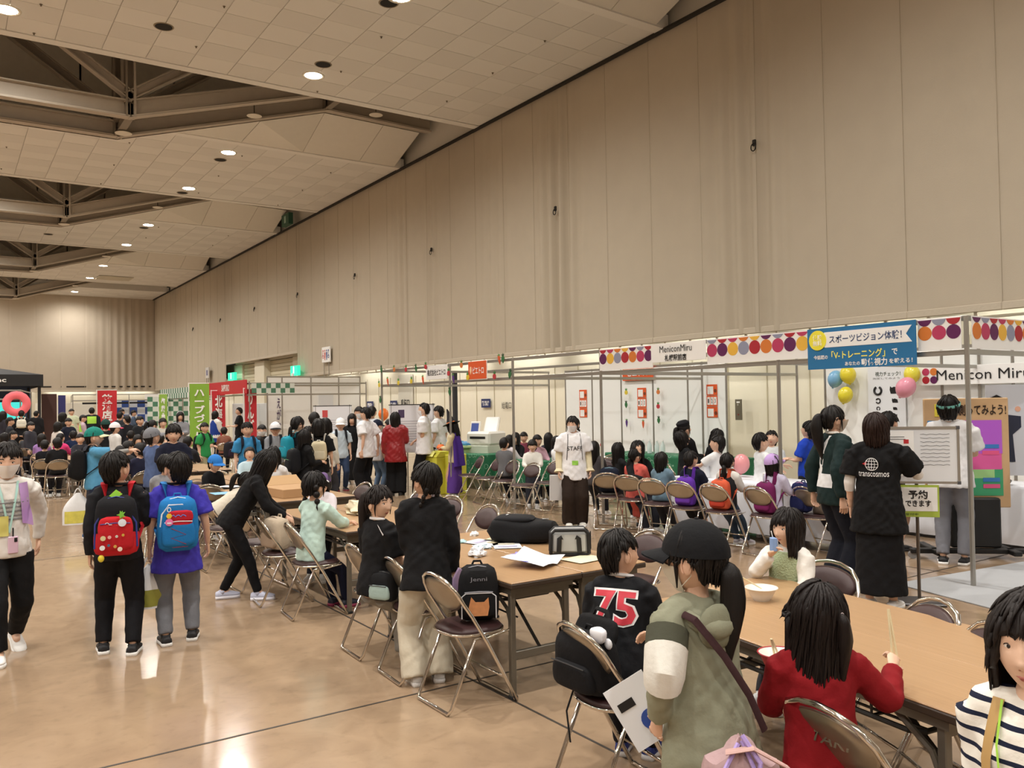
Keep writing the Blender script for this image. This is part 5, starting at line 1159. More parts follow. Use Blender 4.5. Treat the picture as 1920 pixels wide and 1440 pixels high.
# ---- shoe along +y, origin under ankle
def shoe_parts(L_=.21,boot=False):
    w=.04*L_/.21; n=16
    st=[(-.3,.55,.5),(-.28,.85,.75),(-.18,.95,.95),(0,.9,1),(.2,1.0,.95),(.42,1.12,.7),(.58,1.0,.45),(.68,.7,.3),(.71,.3,.2)]
    def loft(zl,f_,r=1.):
        V=[];F=[]
        for y,a,b in st:
            for k in range(n):
                t=2*PI*k/n; V.append((math.cos(t)*a*w*r,y*L_,zl(b,math.sin(t))))
        for i in range(len(st)-1):
            for k in range(n): F.append((i*n+k,(i+1)*n+k,(i+1)*n+(k+1)%n,i*n+(k+1)%n))
        F.append(tuple(range(n))); F.append(tuple((len(st)-1)*n+k for k in range(n))[::-1]); return np.array(V),[f[::-1] for f in F]
    up=loft(lambda b,s:.034+b*.036*max(-.5,s) if s<0 else .034+b*.042*s,0); so=loft(lambda b,s:.014+.014*max(-1,min(1,s*3)),0,1.07)
    an=tube([(0,-.01*L_,.045),(0,-.03*L_,.078)],[.036,.032],12); return up,so,an
_sk={}
def shoe(par,pos,yaw,up='e8e8e8',so='f2f2f2',L_=.21,pitch=0.,lab=None,cap=None):
    k=round(L_,2)
    if k not in _sk:
        a,b,c=shoe_parts(L_); _sk[k]=(mesh_of([(a,None),(c,None)],True),mesh_of([(b,None)],True),mesh_of([(tube([(x*.018,y*L_,.082-.06*y) for x,y in((-1,.1),(1,.16),(-1,.22),(1,.28),(-1,.34),(1,.4))],.003,5),None)],True))
        for m_ in _sk[k]: m_.materials.clear(); m_.materials.append(None)
    M=Matrix.Translation(pos)@Matrix.Rotation(yaw,4,'Z')@Matrix.Rotation(pitch,4,'X')
    o=link('shoe',_sk[k][0],par,M); setmat(o,mat(up,.6,bump=.15,bscale=80.)); s=link('sole',_sk[k][1],o); setmat(s,mat(so,.6)); l=link('laces',_sk[k][2],o); setmat(l,mat(so if so!='1a1a1a' else 'cfcfcf',.7)); return o
PEOPLE=[]
def person(label,xy,yaw,h=1.35,adult=False,pose='stand',arms=('down','down'),lean=0.,side=0.,head=(0,0,0),top=('long','2a2a2e'),bot=('pants','1c1c20'),hair='short',hc='16110f',sk=0,shoes=('e8e8e8','f2f2f2'),seat=.455,lod=1,mask=None,hat=None,collar=None,face=True,group=None,legs=None,twist=0.,seed=0,curl=.5,width=1.,name='person',fit=1.,hsz=1.,sock=None,over=None,key=True,bare=False):
    """yaw: world heading of local +Y in radians (0 = +Y). top=(sleeve,colour[,length]) bot=(kind,colour)"""
    t=thing(name,label,'person' if name=='person' else 'mannequin',(xy[0],xy[1],0),yaw,group)
    k=skeleton(h,adult,pose,arms[0],arms[1],lean,side,*head,seat,twist,legs); k.H=k.N+(k.H-k.N)*(1+(hsz-1)*.7); k.hs*=hsz
    vx=(.0095,.0155,.025)[lod]; H_=k.h; w=width*(1.04 if adult else 1.0); ck=(round(h,2),adult,pose,arms,lean,side,head,seat,twist,legs,lod,width) if lod==2 else None
    R=k.R; sm=skin(sk)
    # --- body
    P=[ring_torso(k,[(-.10,.05*w,.05,0),(0,.085*w,.062,0),(.35,.07*w,.052,.004),(.72,.085*w,.058,.004),(.93,.075*w,.045,0),(1.0,.035,.03,0)],16)]
    P.append(tube([k.N-R@np.array((0,0,.03*H_)),k.N,k.H-k.HR@np.array((0,.012,.06))*k.hs,k.H],[.04*H_*.9,.033*H_,.031*H_,.03*H_],12))
    for s in(-1,1):
        P.append(tube([k.N+R@np.array((0,0,-.03*H_)),k.S[s]],[.034*H_,.034*H_],10,cap='round'))
        P.append(limb(k.S[s],k.E[s],k.Wr[s],[.031*H_,.024*H_,.0155*H_]))
        P.append(limb(k.Hp[s],k.K[s],k.A[s],[.050*H_,.034*H_,.022*H_]))
        P.append(limb(k.A[s],k.A[s]+np.array((0,.03*H_,-.02*H_)),k.A[s]+np.array((0,.07*H_,-.03*H_)),[.022*H_,.022*H_,.016*H_],8))
    hs=k.hs
    if lod<2:
        bo=remesh_obj('body',P,vx*1.9,sm,t,0,sm=2,key=None)
    else: bo=remesh_obj('body',P,vx*1.7,sm,t,0,sm=1,key=('b',ck))
    HM=Matrix([list(k.HR[0]*hs)+[k.H[0]],list(k.HR[1]*hs)+[k.H[1]],list(k.HR[2]*hs)+[k.H[2]],[0,0,0,1]])
    nl,ns=((44,56),(26,34),(16,20))[lod]
    key_=('head',lod)
    if key_ not in _hk:
        q=[(head_piece(nl,ns),sm)]+[(ear_piece(s,(12,8,6)[lod]),sm) for s in(-1,1)]
        if lod<2: q+=[(ear_rim(s),sm) for s in(-1,1)]
        _hk[key_]=mesh_of(q,True,'head'); _hk[key_].materials.clear(); _hk[key_].materials.append(None)
    ho=link('head',_hk[key_],t,HM); setmat(ho,sm)
    hp=[]
    for s in(-1,1):
        d=k.Wr[s]-k.E[s]; n=np.array((-s*.5,.4,-.75)) if abs(d[2])<.8*np.linalg.norm(d) else np.array((-s*1.,.15,0))
        pz=arms[0] if s<0 else arms[1]
        hp+=hand_pieces(k.Wr[s],d,R@n,h/1.55*(1.05 if not adult else 1),-s*1 if abs(d[2])<.8*np.linalg.norm(d) else s,curl,6 if lod<2 else 5)
    for i,s in enumerate((-1,1)):
        q=hp[i*6:(i+1)*6]; o=obj('hand',[(p,sm) for p in q],t)
    FM=lambda:HM
    if face:
        for s in(-1,1):
            y=face_y(s*.029,-.003)
            e=obj('eye',[(ell((s*.0295,y-.0071,-.004),(.0130,.0082,.0058),8,12),EYEW),(ell((s*.0295,y-.0022,-.0038),(.0070,.0046,.0058),8,10),EYED),(tube([(s*.0155,y-.0035,-.003),(s*.022,y-.0004,.0022),(s*.030,y+.0002,.0036),(s*.040,y-.003,.001),(s*.044,y-.0075,-.003)],.0014,5),EYED)],t,M=HM)
            obj('eyebrow',[(tube([(s*.016,face_y(s*.016,.019)+.001,.018),(s*.03,face_y(s*.03,.0225)+.001,.0225),(s*.045,face_y(s*.045,.018)+.001,.018)],.002,5,r2=.003),hair_mat(hc))],t,M=HM)
        if not mask:
            y=face_y(0,-.067)
            obj('mouth',[(tube([(x,face_y(x,-.066)-.0005,-.066+abs(x)*.05) for x in(-.019,-.01,0,.01,.019)],[.001,.003,.0034,.003,.001],6),LIP),(tube([(x,face_y(x,-.071)-.0008,-.0715+abs(x)*.12) for x in(-.014,-.007,0,.007,.014)],[.001,.0034,.0042,.0034,.001],6),LIP)],t,M=HM)
            obj('nostrils',[(ell((s*.006,face_y(s*.006,-.048)+.0,-.0485),(.003,.003,.0018),5,6),mat('a5745c',.6)) for s in(-1,1)],t,M=HM)
    if mask:
        def fn(u,v):
            th=(u-.5)*2.6; z=-.018-.088*v; sc=1.05+.10*math.exp(-((u-.5)/.12)**2)*(1-v)**2+.03*math.sin(v*18)*.25; zz=max(-.104,z); s_=math.sqrt(max(.05,1-(zz/.125)**2)); x=.0735*math.sin(th)*s_*(1-.34*min(1,-zz/.108)**1.8)*sc; y=.092*math.cos(th)*s_*sc+(.016*math.exp(-((u-.5)/.1)**2)*(1-v)+.004); return (x*1.02,y,z)
        q=grid(fn,20,10); n_=len(q[0]); V=np.vstack([q[0],q[0]*np.array((.97,.97,1))]); F=[f[::-1] for f in q[1]]+[tuple(i+n_ for i in f) for f in q[1]]
        o=obj('face_mask',[((V,F),mat(mask,.8,bump=.1,bscale=60.))]+[(tube([(s*.066,.028,-.03),(s*.078,.008,-.012),(s*.08,-.014,-.012),(s*.076,-.018,-.04),(s*.06,.02,-.082)],.0015,4),mat(mask,.8)) for s in(-1,1)],t,M=HM)
    if hair: hair_obj(hair,lod,t,HM,hc,seed%4)
    if hat:
        kind,c1=hat[0],hat[1]; c2=hat[2] if len(hat)>2 else c1
        if kind=='cap':
            V,F=ell((0,-.006,.018),(.079*1.20,.099*1.15,.108*1.06),14,28); k2=V[:,2]>=.014; V[:,2]=np.maximum(V[:,2],.016)
            def vf(u,v): a=(u-.5)*2.1; r=1+v*.72*math.cos((u-.5)*2.2); return (.090*math.sin(a)*min(r,1.2),.106*math.cos(a)*r if True else 0,.028-.022*v-.012*(2*u-1)**2)
            g_=grid(vf,12,5); V2=np.vstack([g_[0],g_[0]-np.array((0,0,.005))]); n_=len(g_[0]); F2=[f for f in g_[1]]+[tuple(i+n_ for i in f[::-1]) for f in g_[1]]
            cp=obj('cap',[((V,F),cloth(c1)),(ell((0,-.006,.133),(.008,.008,.005),5,8),cloth(c1))],t,M=HM); obj('visor',[((V2,F2),cloth(c2))],cp)
            if len(hat)>3: obj('front_patch',[(T(box((0,0,0),(.05,.004,.03),.004),(0,.104,.068),rx=.5),mat(hat[3],.6))],cp)
        elif kind=='bucket':
            obj('hat',[(T(lathe([(0,.118),(.05,.116),(.078,.10),(.092,.02),(.125,-.012),(.122,-.014),(.088,.012)],26)),cloth(c1))],t,M=HM)
        elif kind=='beret': obj('hat',[(T(lathe([(0,.128),(.06,.124),(.095,.095),(.09,.055),(.082,.05)],26)),cloth(c1))],t,M=HM)
        elif kind=='band': obj('headband',[(tube([(.079*1.20*math.sin(a),.092*1.19*math.cos(a),.038+.006*math.cos(a)) for a in np.linspace(0,2*PI,29)[:-1]],.003,8,r2=.013,closed=True,up=(0,0,1)) ,mat(c1,.6))],t,M=HM)
        elif kind=='hoop': obj('headband',[(tube([(.0735*1.15*math.cos(a),-.0,.02+.108*1.02*math.sin(a)) for a in np.linspace(-.2,PI+.2,22)],.005,6),mat(c1,.5))],t,M=HM)
        elif kind=='witch': obj('witch_hat',[(lathe([(0,.34),(.012,.33),(.05,.18),(.088,.075),(.16,.062),(.162,.058),(.08,.06)],26),mat(c1,.7)),(lathe([(.078,.10),(.092,.07),(.09,.066),(.076,.095)],26),mat('d8762c',.6))],t,M=HM)
    # --- clothes
    sl,c1=top[0],top[1]; hem=top[2] if len(top)>2 else .02; e=.010*min(fit,1.9); es=.010*min(fit,1.45)
    tk=('t',sl,hem,fit,ck) if lod==2 else None
    Q=[ring_torso(k,[(-hem/.33,(.098+.004*fit)*w+e+(.016 if hem>.06 else 0),.074+e+(.010 if hem>.06 else 0),0),(.05,.098*w+e,.076+e,0),(.22,.090*w+e,.068+e,0),(.4,.080*w+e*1.2,.060+e,.004),(.75,.090*w+e*.9,.062+e*.8,.004),(.93,.078*w+e*.6,.048+e*.5,0),(1.01,.040+e*.3,.036+e*.3,0)],20)]
    for s in(-1,1):
        Q.append(tube([k.N+R@np.array((0,0,-.020*H_)),k.N+R@np.array((s*k.sw*.55,0,-.024*H_)),k.S[s]+R@np.array((0,0,-.004*H_))],[.040*H_,(.038+es*.3)*H_,(.035+es*.6)*H_],12,cap='round'))
        if sl=='long': Q.append(limb(k.S[s],k.E[s],lerp(k.E[s],k.Wr[s],.97),[(.034+es)*H_,(.026+es)*H_,(.018+es*.8)*H_],12,'flat'))
        elif sl=='short': Q.append(tube([k.S[s],lerp(k.S[s],k.E[s],.35),lerp(k.S[s],k.E[s],.78)],[(.036+es)*H_,(.035+es*1.3)*H_,(.036+es*1.7)*H_],12))
        elif sl=='three': Q.append(limb(k.S[s],k.E[s],lerp(k.E[s],k.Wr[s],.45),[(.035+e)*H_,(.028+e)*H_,(.026+e*.8)*H_],12,'flat'))
    cm=cloth(c1)
    to=remesh_obj('shirt' if top[0] in('short','three') else 'jacket' if fit>1.3 else 'shirt',Q,vx*1.1,cm,t,(.0034,.003,0)[lod]*min(fit,1.35)*(h/1.35),24.,key=tk,sm=(4,3,1)[lod])
    if collar: obj('collar',[(tube([k.N+R@np.array((.050*H_*math.sin(a),.040*H_*math.cos(a)+.004*H_,.006*H_+(.010*H_ if math.cos(a)<0 else -.012*H_*math.cos(a)))) for a in np.linspace(0,2*PI,21)[:-1]],.007*H_,6,closed=True),cloth(collar))],t)
    bk,c2=bot[0],bot[1]; f=k
    B=[tube([k.P+R@np.array((0,0,.055*H_)),k.P,k.P-np.array((0,0,.03*H_))],[(.074*w)*H_,(.090*w+e*.5)*H_,(.090*w+e*.6)*H_],18,r2=[(.054)*H_,(.070+e*.8)*H_,(.066+e*.6)*H_],up=R@np.array((0,1,0)))]
    if bk in('pants','wide','jeans','shorts','leggings'):
        g=dict(pants=(.012,.012,.013),wide=(.016,.028,.044),jeans=(.010,.009,.012),shorts=(.016,.022,.02),leggings=(.004,.004,.004))[bk]
        for s in(-1,1):
            if bk=='shorts': B.append(tube([k.Hp[s],lerp(k.Hp[s],k.K[s],.5),lerp(k.Hp[s],k.K[s],.9)],[(.052+g[0])*H_,(.048+g[1])*H_,(.044+g[2]*1.3)*H_],14))
            else:
                en=lerp(k.K[s],k.A[s],.97 if bk!='wide' else 1.08); B.append(limb(k.Hp[s],k.K[s],en,[(.052+g[0])*H_,(.036+g[1])*H_,(.024+g[2])*H_],14,'flat'))
    elif bk in('skirt','longskirt'):
        ln=.22 if bk=='skirt' else .44
        kk=(k.K[-1]+k.K[1])/2
        if pose.startswith('sit'): B.append(tube([k.P,lerp(k.P,kk,.5),lerp(k.P,kk,1.02),kk+np.array((0,.02*H_,-.10*H_))],[.10*H_,.105*H_,.105*H_,.11*H_],20,r2=[.07*H_,.065*H_,.06*H_,.06*H_],up=(0,.3,1)))
        else: B.append(tube([k.P+np.array((0,0,.03*H_)),k.P+np.array((0,0,-.05*H_)),k.P+np.array((0,.01*H_,-ln*.6*H_)),k.P+np.array((0,.01*H_,-ln*H_))],[.086*w*H_,.104*w*H_,.115*w*H_,.125*w*H_],24,r2=[.066*H_,.082*H_,.095*H_,.10*H_],up=(0,1,0)))
    remesh_obj({'skirt':'skirt','longskirt':'skirt','shorts':'shorts'}.get(bk,'trousers'),B,vx*1.1,cloth(c2),t,(.003,.0025,0)[lod]*(h/1.35),17.,key=('p',bk,ck) if lod==2 else None,sm=(3,3,1)[lod])
    if sock:
        for s in(-1,1): obj('sock',[(tube([k.A[s]+np.array((0,0,-.01)),lerp(k.A[s],k.K[s],.16),lerp(k.A[s],k.K[s],sock[1] if len(sock)>1 else .22)],[.027*H_,.026*H_,.029*H_],10),cloth(sock[0]))],t)
    if not bare:
        for s in(-1,1):
            lf=k.lift[s]; ft=k.A[s]-np.array((0,0,.048*H_)); ptc=-.55 if lf>0 else 0.
            if lf>0: ft=ft+np.array((0,-.0,0))
            shoe(t,ft,-s*math.radians(8),shoes[0],shoes[1],.145*H_/.98,ptc)
    t2=dict(root=t,k=k,HM=HM,h=h,yaw=yaw,body=to); PEOPLE.append(t2); return t2
# world matrix of a person's torso frame (origin at neck base)
def torsoM(p):
    k=p['k']; r=p['root']; Mw=Matrix.Translation(r.location)@Matrix.Rotation(r.rotation_euler.z,4,'Z')
    L_=Matrix([list(k.R[0])+[k.N[0]],list(k.R[1])+[k.N[1]],list(k.R[2])+[k.N[2]],[0,0,0,1]]); return Mw@L_
def local_hand(p,s):
    k=p['k']; r=p['root']; Mw=Matrix.Translation(r.location)@Matrix.Rotation(r.rotation_euler.z,4,'Z'); d=k.Wr[s]-k.E[s]; d=d/np.linalg.norm(d); return Mw@Vector(k.Wr[s]+d*.075*p['h']/1.5)
# ---- backpack, attached geometry in torso frame: back contact plane y=0 facing +y, body towards -y
def backpack(p,label,c='1a1a1c',pc=None,tc=None,w=.27,d=.13,h=.36,strap=None,dz=-.03,gr='backpacks on backs',yo=0.,extra=None,straps=True,M=None):
    H_=p['h'] if p else 1.35; M0=torsoM(p)@Matrix.Translation((0,-(.055*H_+.012)-d/2+yo,-h/2+dz)) if p else M
    t=bpy.data.objects.new('backpack',None); COL.objects.link(t); t.empty_display_size=.1; tag(t,label,'backpack',gr); t.matrix_world=M0
    cm=cloth(c); pm=cloth(pc or c); tm=mat(tc or '3a3a3c',.5); sm_=cloth(strap or c)
    obj('bag_body',[(rbox(w,d,h),cm)],t); obj('front_pocket',[(T(rbox(w*.8,d*.4,h*.48),(0,-d*.48,-h*.16)),pm)],t)
    obj('zipper',[(tube([(-w*.44,-d*.15,-h*.1),(-w*.43,-d*.18,h*.28),(-w*.3,-d*.17,h*.44),(0,-d*.16,h*.485),(w*.3,-d*.17,h*.44),(w*.43,-d*.18,h*.28),(w*.44,-d*.15,-h*.1)],.004,5),tm)],t)
    obj('pocket_zipper',[(tube([(-w*.33,-d*.66,h*.055),(0,-d*.68,h*.07),(w*.33,-d*.66,h*.055)],.0035,5),tm)],t)
    obj('handle',[(tube([(-.03,d*.2,h*.47),(-.02,d*.22,h*.54),(.02,d*.22,h*.54),(.03,d*.2,h*.47)],.007,6),sm_)],t)
    if straps and p:
        k=p['k']; fy=.055*H_+d/2+.012-yo
        for s in(-1,1):
            x=.060*H_; P=[(s*.045,d*.35,h*.42),(s*x*.9,d*.5+.01,h*.44),(s*x,fy-.045*H_,h/2-dz+.016*H_),(s*x*1.05,fy-.0,h/2-dz+.024*H_),(s*x*1.1,fy+.052*H_,h/2-dz-.01*H_),(s*x*1.15,fy+.078*H_,h/2-dz-.07*H_),(s*x*1.4,fy+.06*H_,h/2-dz-.15*H_),(s*x*1.85,fy-.01*H_,h/2-dz-.20*H_),(s*w*.42,d*.3,-h*.38)]
            obj('shoulder_strap',[(tube(np.array(P),[.022,.024,.025,.025,.025,.023,.014,.012,.012],8,r2=.006,up=(0,.5,1)),sm_)],t)
    if extra: extra(t,w,d,h)
    return t
def shoulder_bag(p,label,c,s=1,z=-.36,size=(.26,.08,.2)):
    H_=p['h']; M0=torsoM(p)@Matrix.Translation((s*(.125*H_),.0,z)); t=bpy.data.objects.new('shoulder_bag',None); COL.objects.link(t); tag(t,label,'bag','shoulder bags'); t.matrix_world=M0
    obj('bag_body',[(T(rbox(size[0],size[1],size[2]),(0,0,0),rz=PI/2),cloth(c))],t)
    a=-s*.125*H_; obj('strap',[(tube([(-s*.03,.07,size[2]*.4),(a*.5,.085,-z*.55),(a-s*.05*H_,.03,-z+.01),(a-s*.05*H_,-.03,-z+.01),(a*.5,-.085,-z*.55),(-s*.03,-.07,size[2]*.4)],.012,6,r2=.004),cloth(c))],t); return t
def carry_bag(p,s,label,c='e6e8ea',pc='d8d070',w=.3,h=.36,name='plastic_bag'):
    q=local_hand(p,s); t=thing(name,label,'bag',tuple(q),-math.atan2(q.x,q.y)+.15)
    def fn(u,v):
        a=u*2*PI; e=.12+.88*math.sin(min(1,(1-v)*1.6)*PI/2); return (w/2*math.cos(a)*e*(1+.06*math.sin(a*5)),.06*math.sin(a)*e*(1+.1*math.sin(a*7+v*4)),-h+h*v*.95-.02)
    obj('bag_body',[(grid(fn,26,12),mat(c,.35,bump=.5,bscale=25.,spec=.5))],t); 
    if pc: obj('print_band',[(grid(lambda u,v:(lambda q_:(q_[0]*1.012,q_[1]*1.03,q_[2]))(fn(.55+.4*u,.05+.38*v)),14,6),mat(pc,.5,var=.3,vscale=14.))],t); 
    for s_ in(-1,1): obj('handle',[(tube([(s_*.05,0,-.07),(s_*.02,0,.0),(0,0,.02)],.007,5,r2=.003),mat(c,.4))],t)
    return t
def rel(px,py,z,ang,dist=None):
    """ground point below the ray of a pixel at height z, and the heading: ang 0 = facing away from the viewer, 90 = facing to the right"""
    p=G(px,py,z) if dist is None else GD(px,py,dist); th=math.atan2(p[0],p[1]); return (p[0],p[1]),-(th+math.radians(ang))

def torso_print(p,s,w,h,color,z,back=True,x=0.,bold=.0,name='print',off=.004):
    """lettering printed on the chest or back of a shirt"""
    k=p['k']; r=p['root']; sh=[c for c in r.children if c.name.split('.')[0] in('shirt','jacket')][0]
    L_=Matrix([list(k.R[0])+[k.N[0]],list(k.R[1])+[k.N[1]],list(k.R[2])+[k.N[2]],[0,0,0,1]])
    F_=Matrix(((1,0,0,x),(0,0,-1,-.12),(0,1,0,z),(0,0,0,1))) if back else Matrix(((-1,0,0,x),(0,0,1,.12),(0,1,0,z),(0,0,0,1)))
    i=text(name,s,w,h,mat(color,.6),r,L_@F_,bold=bold); WRAP.append((i,(sh,off))); return i
def torso_patch(p,w,h,color,z,back=True,x=0.,name='patch',poly=None,off=.003):
    k=p['k']; r=p['root']; sh=[c for c in r.children if c.name.split('.')[0] in('shirt','jacket')][0]
    L_=Matrix([list(k.R[0])+[k.N[0]],list(k.R[1])+[k.N[1]],list(k.R[2])+[k.N[2]],[0,0,0,1]])
    F_=Matrix(((1,0,0,x),(0,0,-1,-.12),(0,1,0,z),(0,0,0,1))) if back else Matrix(((-1,0,0,x),(0,0,1,.12),(0,1,0,z),(0,0,0,1)))
    if poly is None:
        q=grid(lambda u,v:((u-.5)*w,(v-.5)*h,0),6,6)
    else: q=(np.array([(a,b,0) for a,b in poly]),[tuple(range(len(poly)))])
    o=obj(name,[(q,mat(color,.65) if isinstance(color,str) else color)],r,M=L_@F_); DEC.append((o,sh,off)); return o
# ================================================================== THE PEOPLE
BLK='17171a'
# ---- foreground
a=G(20,1228); p=person('masked child walking towards the camera at the left edge, white knit sleeves',(a[0]-.02,a[1]),math.radians(180)-math.atan2(a[0],a[1])+.12,1.5,arms=('swingb','down'),pose='walk2',head=(-6,2,0),top=('long','dcd8d2',.03),bot=('pants','121214'),hair='short',hc='1c1512',shoes=('ecebe8','f4f4f2'),lod=0,mask='eeeae8',collar='dcd8d2',seed=1,width=.95)
KNIT=mat('b4b4b2',.9,bump=.9,bscale=70.,var=.25,vscale=40.)
torso_patch(p,.26,.15,KNIT,-.2,back=False,name='knit_panel'); 
for z in (-.15,-.18,-.21,-.24,-.265): torso_patch(p,.25,.008,'77777a',z,back=False,name='knit_stripe',off=.007)
for x0,x1 in((-.07,-.005),(.07,.005)): torso_patch(p,1,1,'a9d4cc',0,back=False,name='lanyard',poly=[(x0,.0),(x0+.016*(1 if x0<0 else -1),.0),(x1+.012*(1 if x0<0 else -1),-.36),(x1,-.36)] if x0<0 else [(x1,-.36),(x1-.012,-.36),(x0-.016,0),(x0,0)],off=.010)
torso_patch(p,1,1,'b48fc4',0,back=False,name='vest_strap',poly=[(.065,-.02),(.085,-.30),(.15,-.32),(.12,-.01)][::-1],off=.012)
torso_patch(p,.09,.14,'c8c06a',-.31,back=False,x=-.05*-1,name='yellow_card',off=.016)
q=thing('phone_case','pale pink phone hanging from the mint lanyard of the masked child','phone',(p['root'].location.x+.03,p['root'].location.y-.13,.80),.2); obj('case',[(box((0,0,0),(.065,.012,.12),.006),mat('d8b8cc',.4))],q,False); obj('lens',[(box((.015,-.008,.035),(.02,.004,.03),.002),BLACK)],q,False); obj('clip',[(bar((0,0,.06),(0,0,.12),.005),BLACK)],q)
a=G(224,1224); p=person('boy with buzzed neck and red backpack walking away, black clothes',a[:2],-math.atan2(a[0],a[1])-.08,1.43,arms=('down','hold'),pose='stand',head=(-40,-14,0),top=('long','1d1e22',.03),bot=('pants','121216'),hair='short',shoes=('17171a','f2f2f0'),lod=0,collar='1d1e22',seed=2,legs=((.075,.03,0),(.065,-.05,0)))
def redbag(t,w,d,h):
    Rm=cloth('c0222b')
    obj('lower_panel',[(T(rbox(w*1.02,d*1.03,h*.66),(0,0,-h*.17)),Rm)],t); obj('upper_pocket',[(T(rbox(w*.78,d*.3,h*.34),(0,-d*.52,.0)),Rm)],t)
    obj('blue_piping',[(tube([(-w*.47,-d*.35,-h*.35),(-w*.45,-d*.38,h*.05),(-w*.3,-d*.4,h*.24),(w*.3,-d*.4,h*.24),(w*.45,-d*.38,h*.05),(w*.47,-d*.35,-h*.35)],.007,6),mat('2c3a8a',.6))],t)
    for x,z,c,r in((-.075,-.07,'d8cfa0',.022),(-.035,-.065,'e6a8a8',.015),(.01,-.062,'c9c9c0',.012),(.05,-.055,'caa84a',.012),(-.08,-.135,'e6e6e8',.022),(.0,-.13,'caa050',.014),(.03,-.15,'e8d8c8',.02),(-.04,-.12,'3a6a8a',.012)):
        obj('badge',[(T(lathe([(0,.004),(r*.78,.003),(r*.78,0)],14),(x,-d*.74-.004,z),rx=PI/2),mat(c,.3))],t)
    obj('white_disc_charm',[(T(lathe([(0,.006),(.026,.004),(.026,0)],16),(.045,-d*.76,.03),rx=PI/2),mat('dfe6f2',.3)),(bar((.045,-d*.7,.11),(.045,-d*.75,.05),.003),mat('7ac040',.5))],t); obj('green_star_charm',[(T(prism([(.03*(1 if k%2 else .45)*math.cos(k*PI/5),.03*(1 if k%2 else .45)*math.sin(k*PI/5)) for k in range(10)],-.005,.005),(.04,-d*.75,.085)),mat('7ac040',.5))],t)
    obj('green_tag',[(prism([(-.045,h*.5),(-.005,h*.44),(.04,h*.52),(.0,h*.6)],-.02,-.014),mat('9be04a',.5))],t); obj('logo_mark',[(T(tube([(-.012,0,0),(-.006,0,.008),(.004,0,.008),(.01,0,0)],.002,5),(-.05,-d*.7,.025)),mat('e8e8e8',.5)),(box((-.03,-d*.71,.02),(.02,.002,.004)),mat('e8e8e8',.5))],t)
    obj('yellow_charm',[(ell((-.09,-d*.6,-h*.5),(.02,.015,.025),8,10),mat('e2cf3a',.5))],t)
backpack(p,'red and black backpack covered with badges, on the boy in black','17171b',pc='b81f28',tc='2c3a8a',w=.285,d=.15,h=.42,strap='b8202a',dz=-.045,extra=redbag)
k_=p['root']
a=G(333,1204); p=person('boy in violet blue tee with blue backpack walking away, grey trousers',a[:2],-math.atan2(a[0],a[1])+.05,1.40,arms=('down','bag'),pose='stand',head=(22,-12,0),top=('short','4038a8',.12),bot=('pants','6f7177'),hair='short',shoes=('17171a','e8e8e6'),lod=0,collar='15151c',seed=3,fit=1.35,legs=((.06,-.03,0),(.075,.02,0)))
def bluebag(t,w,d,h):
    Rm=cloth('b5202f')
    obj('red_panel',[(T(rbox(w*.62,d*.42,h*.66),(.012,-d*.45,-h*.08)),Rm)],t); obj('red_top_pocket',[(T(rbox(w*.62,d*.2,h*.2),(.012,-d*.6,h*.16)),Rm)],t)
    obj('white_piping',[(tube([(-w*.42,-d*.38,-.01),(-w*.38,-d*.42,h*.2),(-w*.22,-d*.42,h*.36),(w*.1,-d*.42,h*.36),(w*.32,-d*.42,h*.22),(w*.4,-d*.38,-.02)],.006,6),mat('dfe8f2',.6))],t)
    obj('cord_lacing',[(tube([(-.05,-d*.69,-.02),(.05,-d*.69,-.07),(-.05,-d*.69,-.09),(.05,-d*.69,-.14)],.0025,5),mat('8a1a28',.6))],t)
    obj('blue_script',[(tube([(-.045+.012*k,-d*.71,h*.17+.008*math.sin(k*2.2)) for k in range(9)],.003,5),mat('4a7ad0',.5))],t)
    obj('flower_charm',[(T(lathe([(0,.006),(.02,.004),(.02,0)],6),(-w*.22,-d*.72,.07),rx=PI/2),mat('e8c43a',.4))],t); obj('pink_badge',[(T(lathe([(0,.006),(.026,.004),(.026,0)],18),(-w*.22,-d*.72,.025),rx=PI/2),mat('e87ab0',.4)),(box((-w*.22,-d*.72-.008,.02),(.03,.002,.012)),mat('e8e0f2',.5))],t); obj('white_ring',[(T(tube([(.012*math.cos(a),0,.016*math.sin(a)) for a in np.linspace(0,2*PI,13)[:-1]],.003,5,closed=True),(-w*.22,-d*.72,.115)),mat('e8e8ea',.4))],t)
backpack(p,'blue backpack with red panels and charms, on the boy in violet','1f72b4',tc='dfe8f2',w=.285,d=.14,h=.40,strap='2a78bc',dz=-.06,extra=bluebag); boyblue=p
carry_bag(p,-1,'white plastic bag between the two boys, yellow and green print',pc='8f8f3a',w=.22,h=.34)
a=G(178,1010); p=person('child in teal cap pointing right, pale blue shirt and jeans',a[:2],-(math.atan2(a[0],a[1])+1.6),1.48,arms=('bag','point'),pose='walk',head=(0,-4,0),top=('short','5a9cc4',.05),bot=('jeans','24304c'),hair='short',shoes=('2c5a8c','e8e8ea'),lod=1,hat=('cap','1f7f74','e2d9b0'),seed=1,legs=((.05,-.06,0),(.05,.07,0)))
for s in(1,-1): 
    k=p['k']; obj('sleeve_lining',[(tube([lerp(k.S[s],k.E[s],.7),k.E[s],lerp(k.E[s],k.Wr[s],.85)],[.036,.034,.03],10),cloth('9c9a96'))],p['root'])
backpack(p,'plain black backpack on the child in the teal cap','131315',w=.27,d=.19,h=.42,dz=-.02); tb=carry_bag(p,-1,'white plastic bag with yellow print held by the teal-capped child',pc='d8cf60',w=.36,h=.44); tb.location=Vector(GD(146,918,12.6))
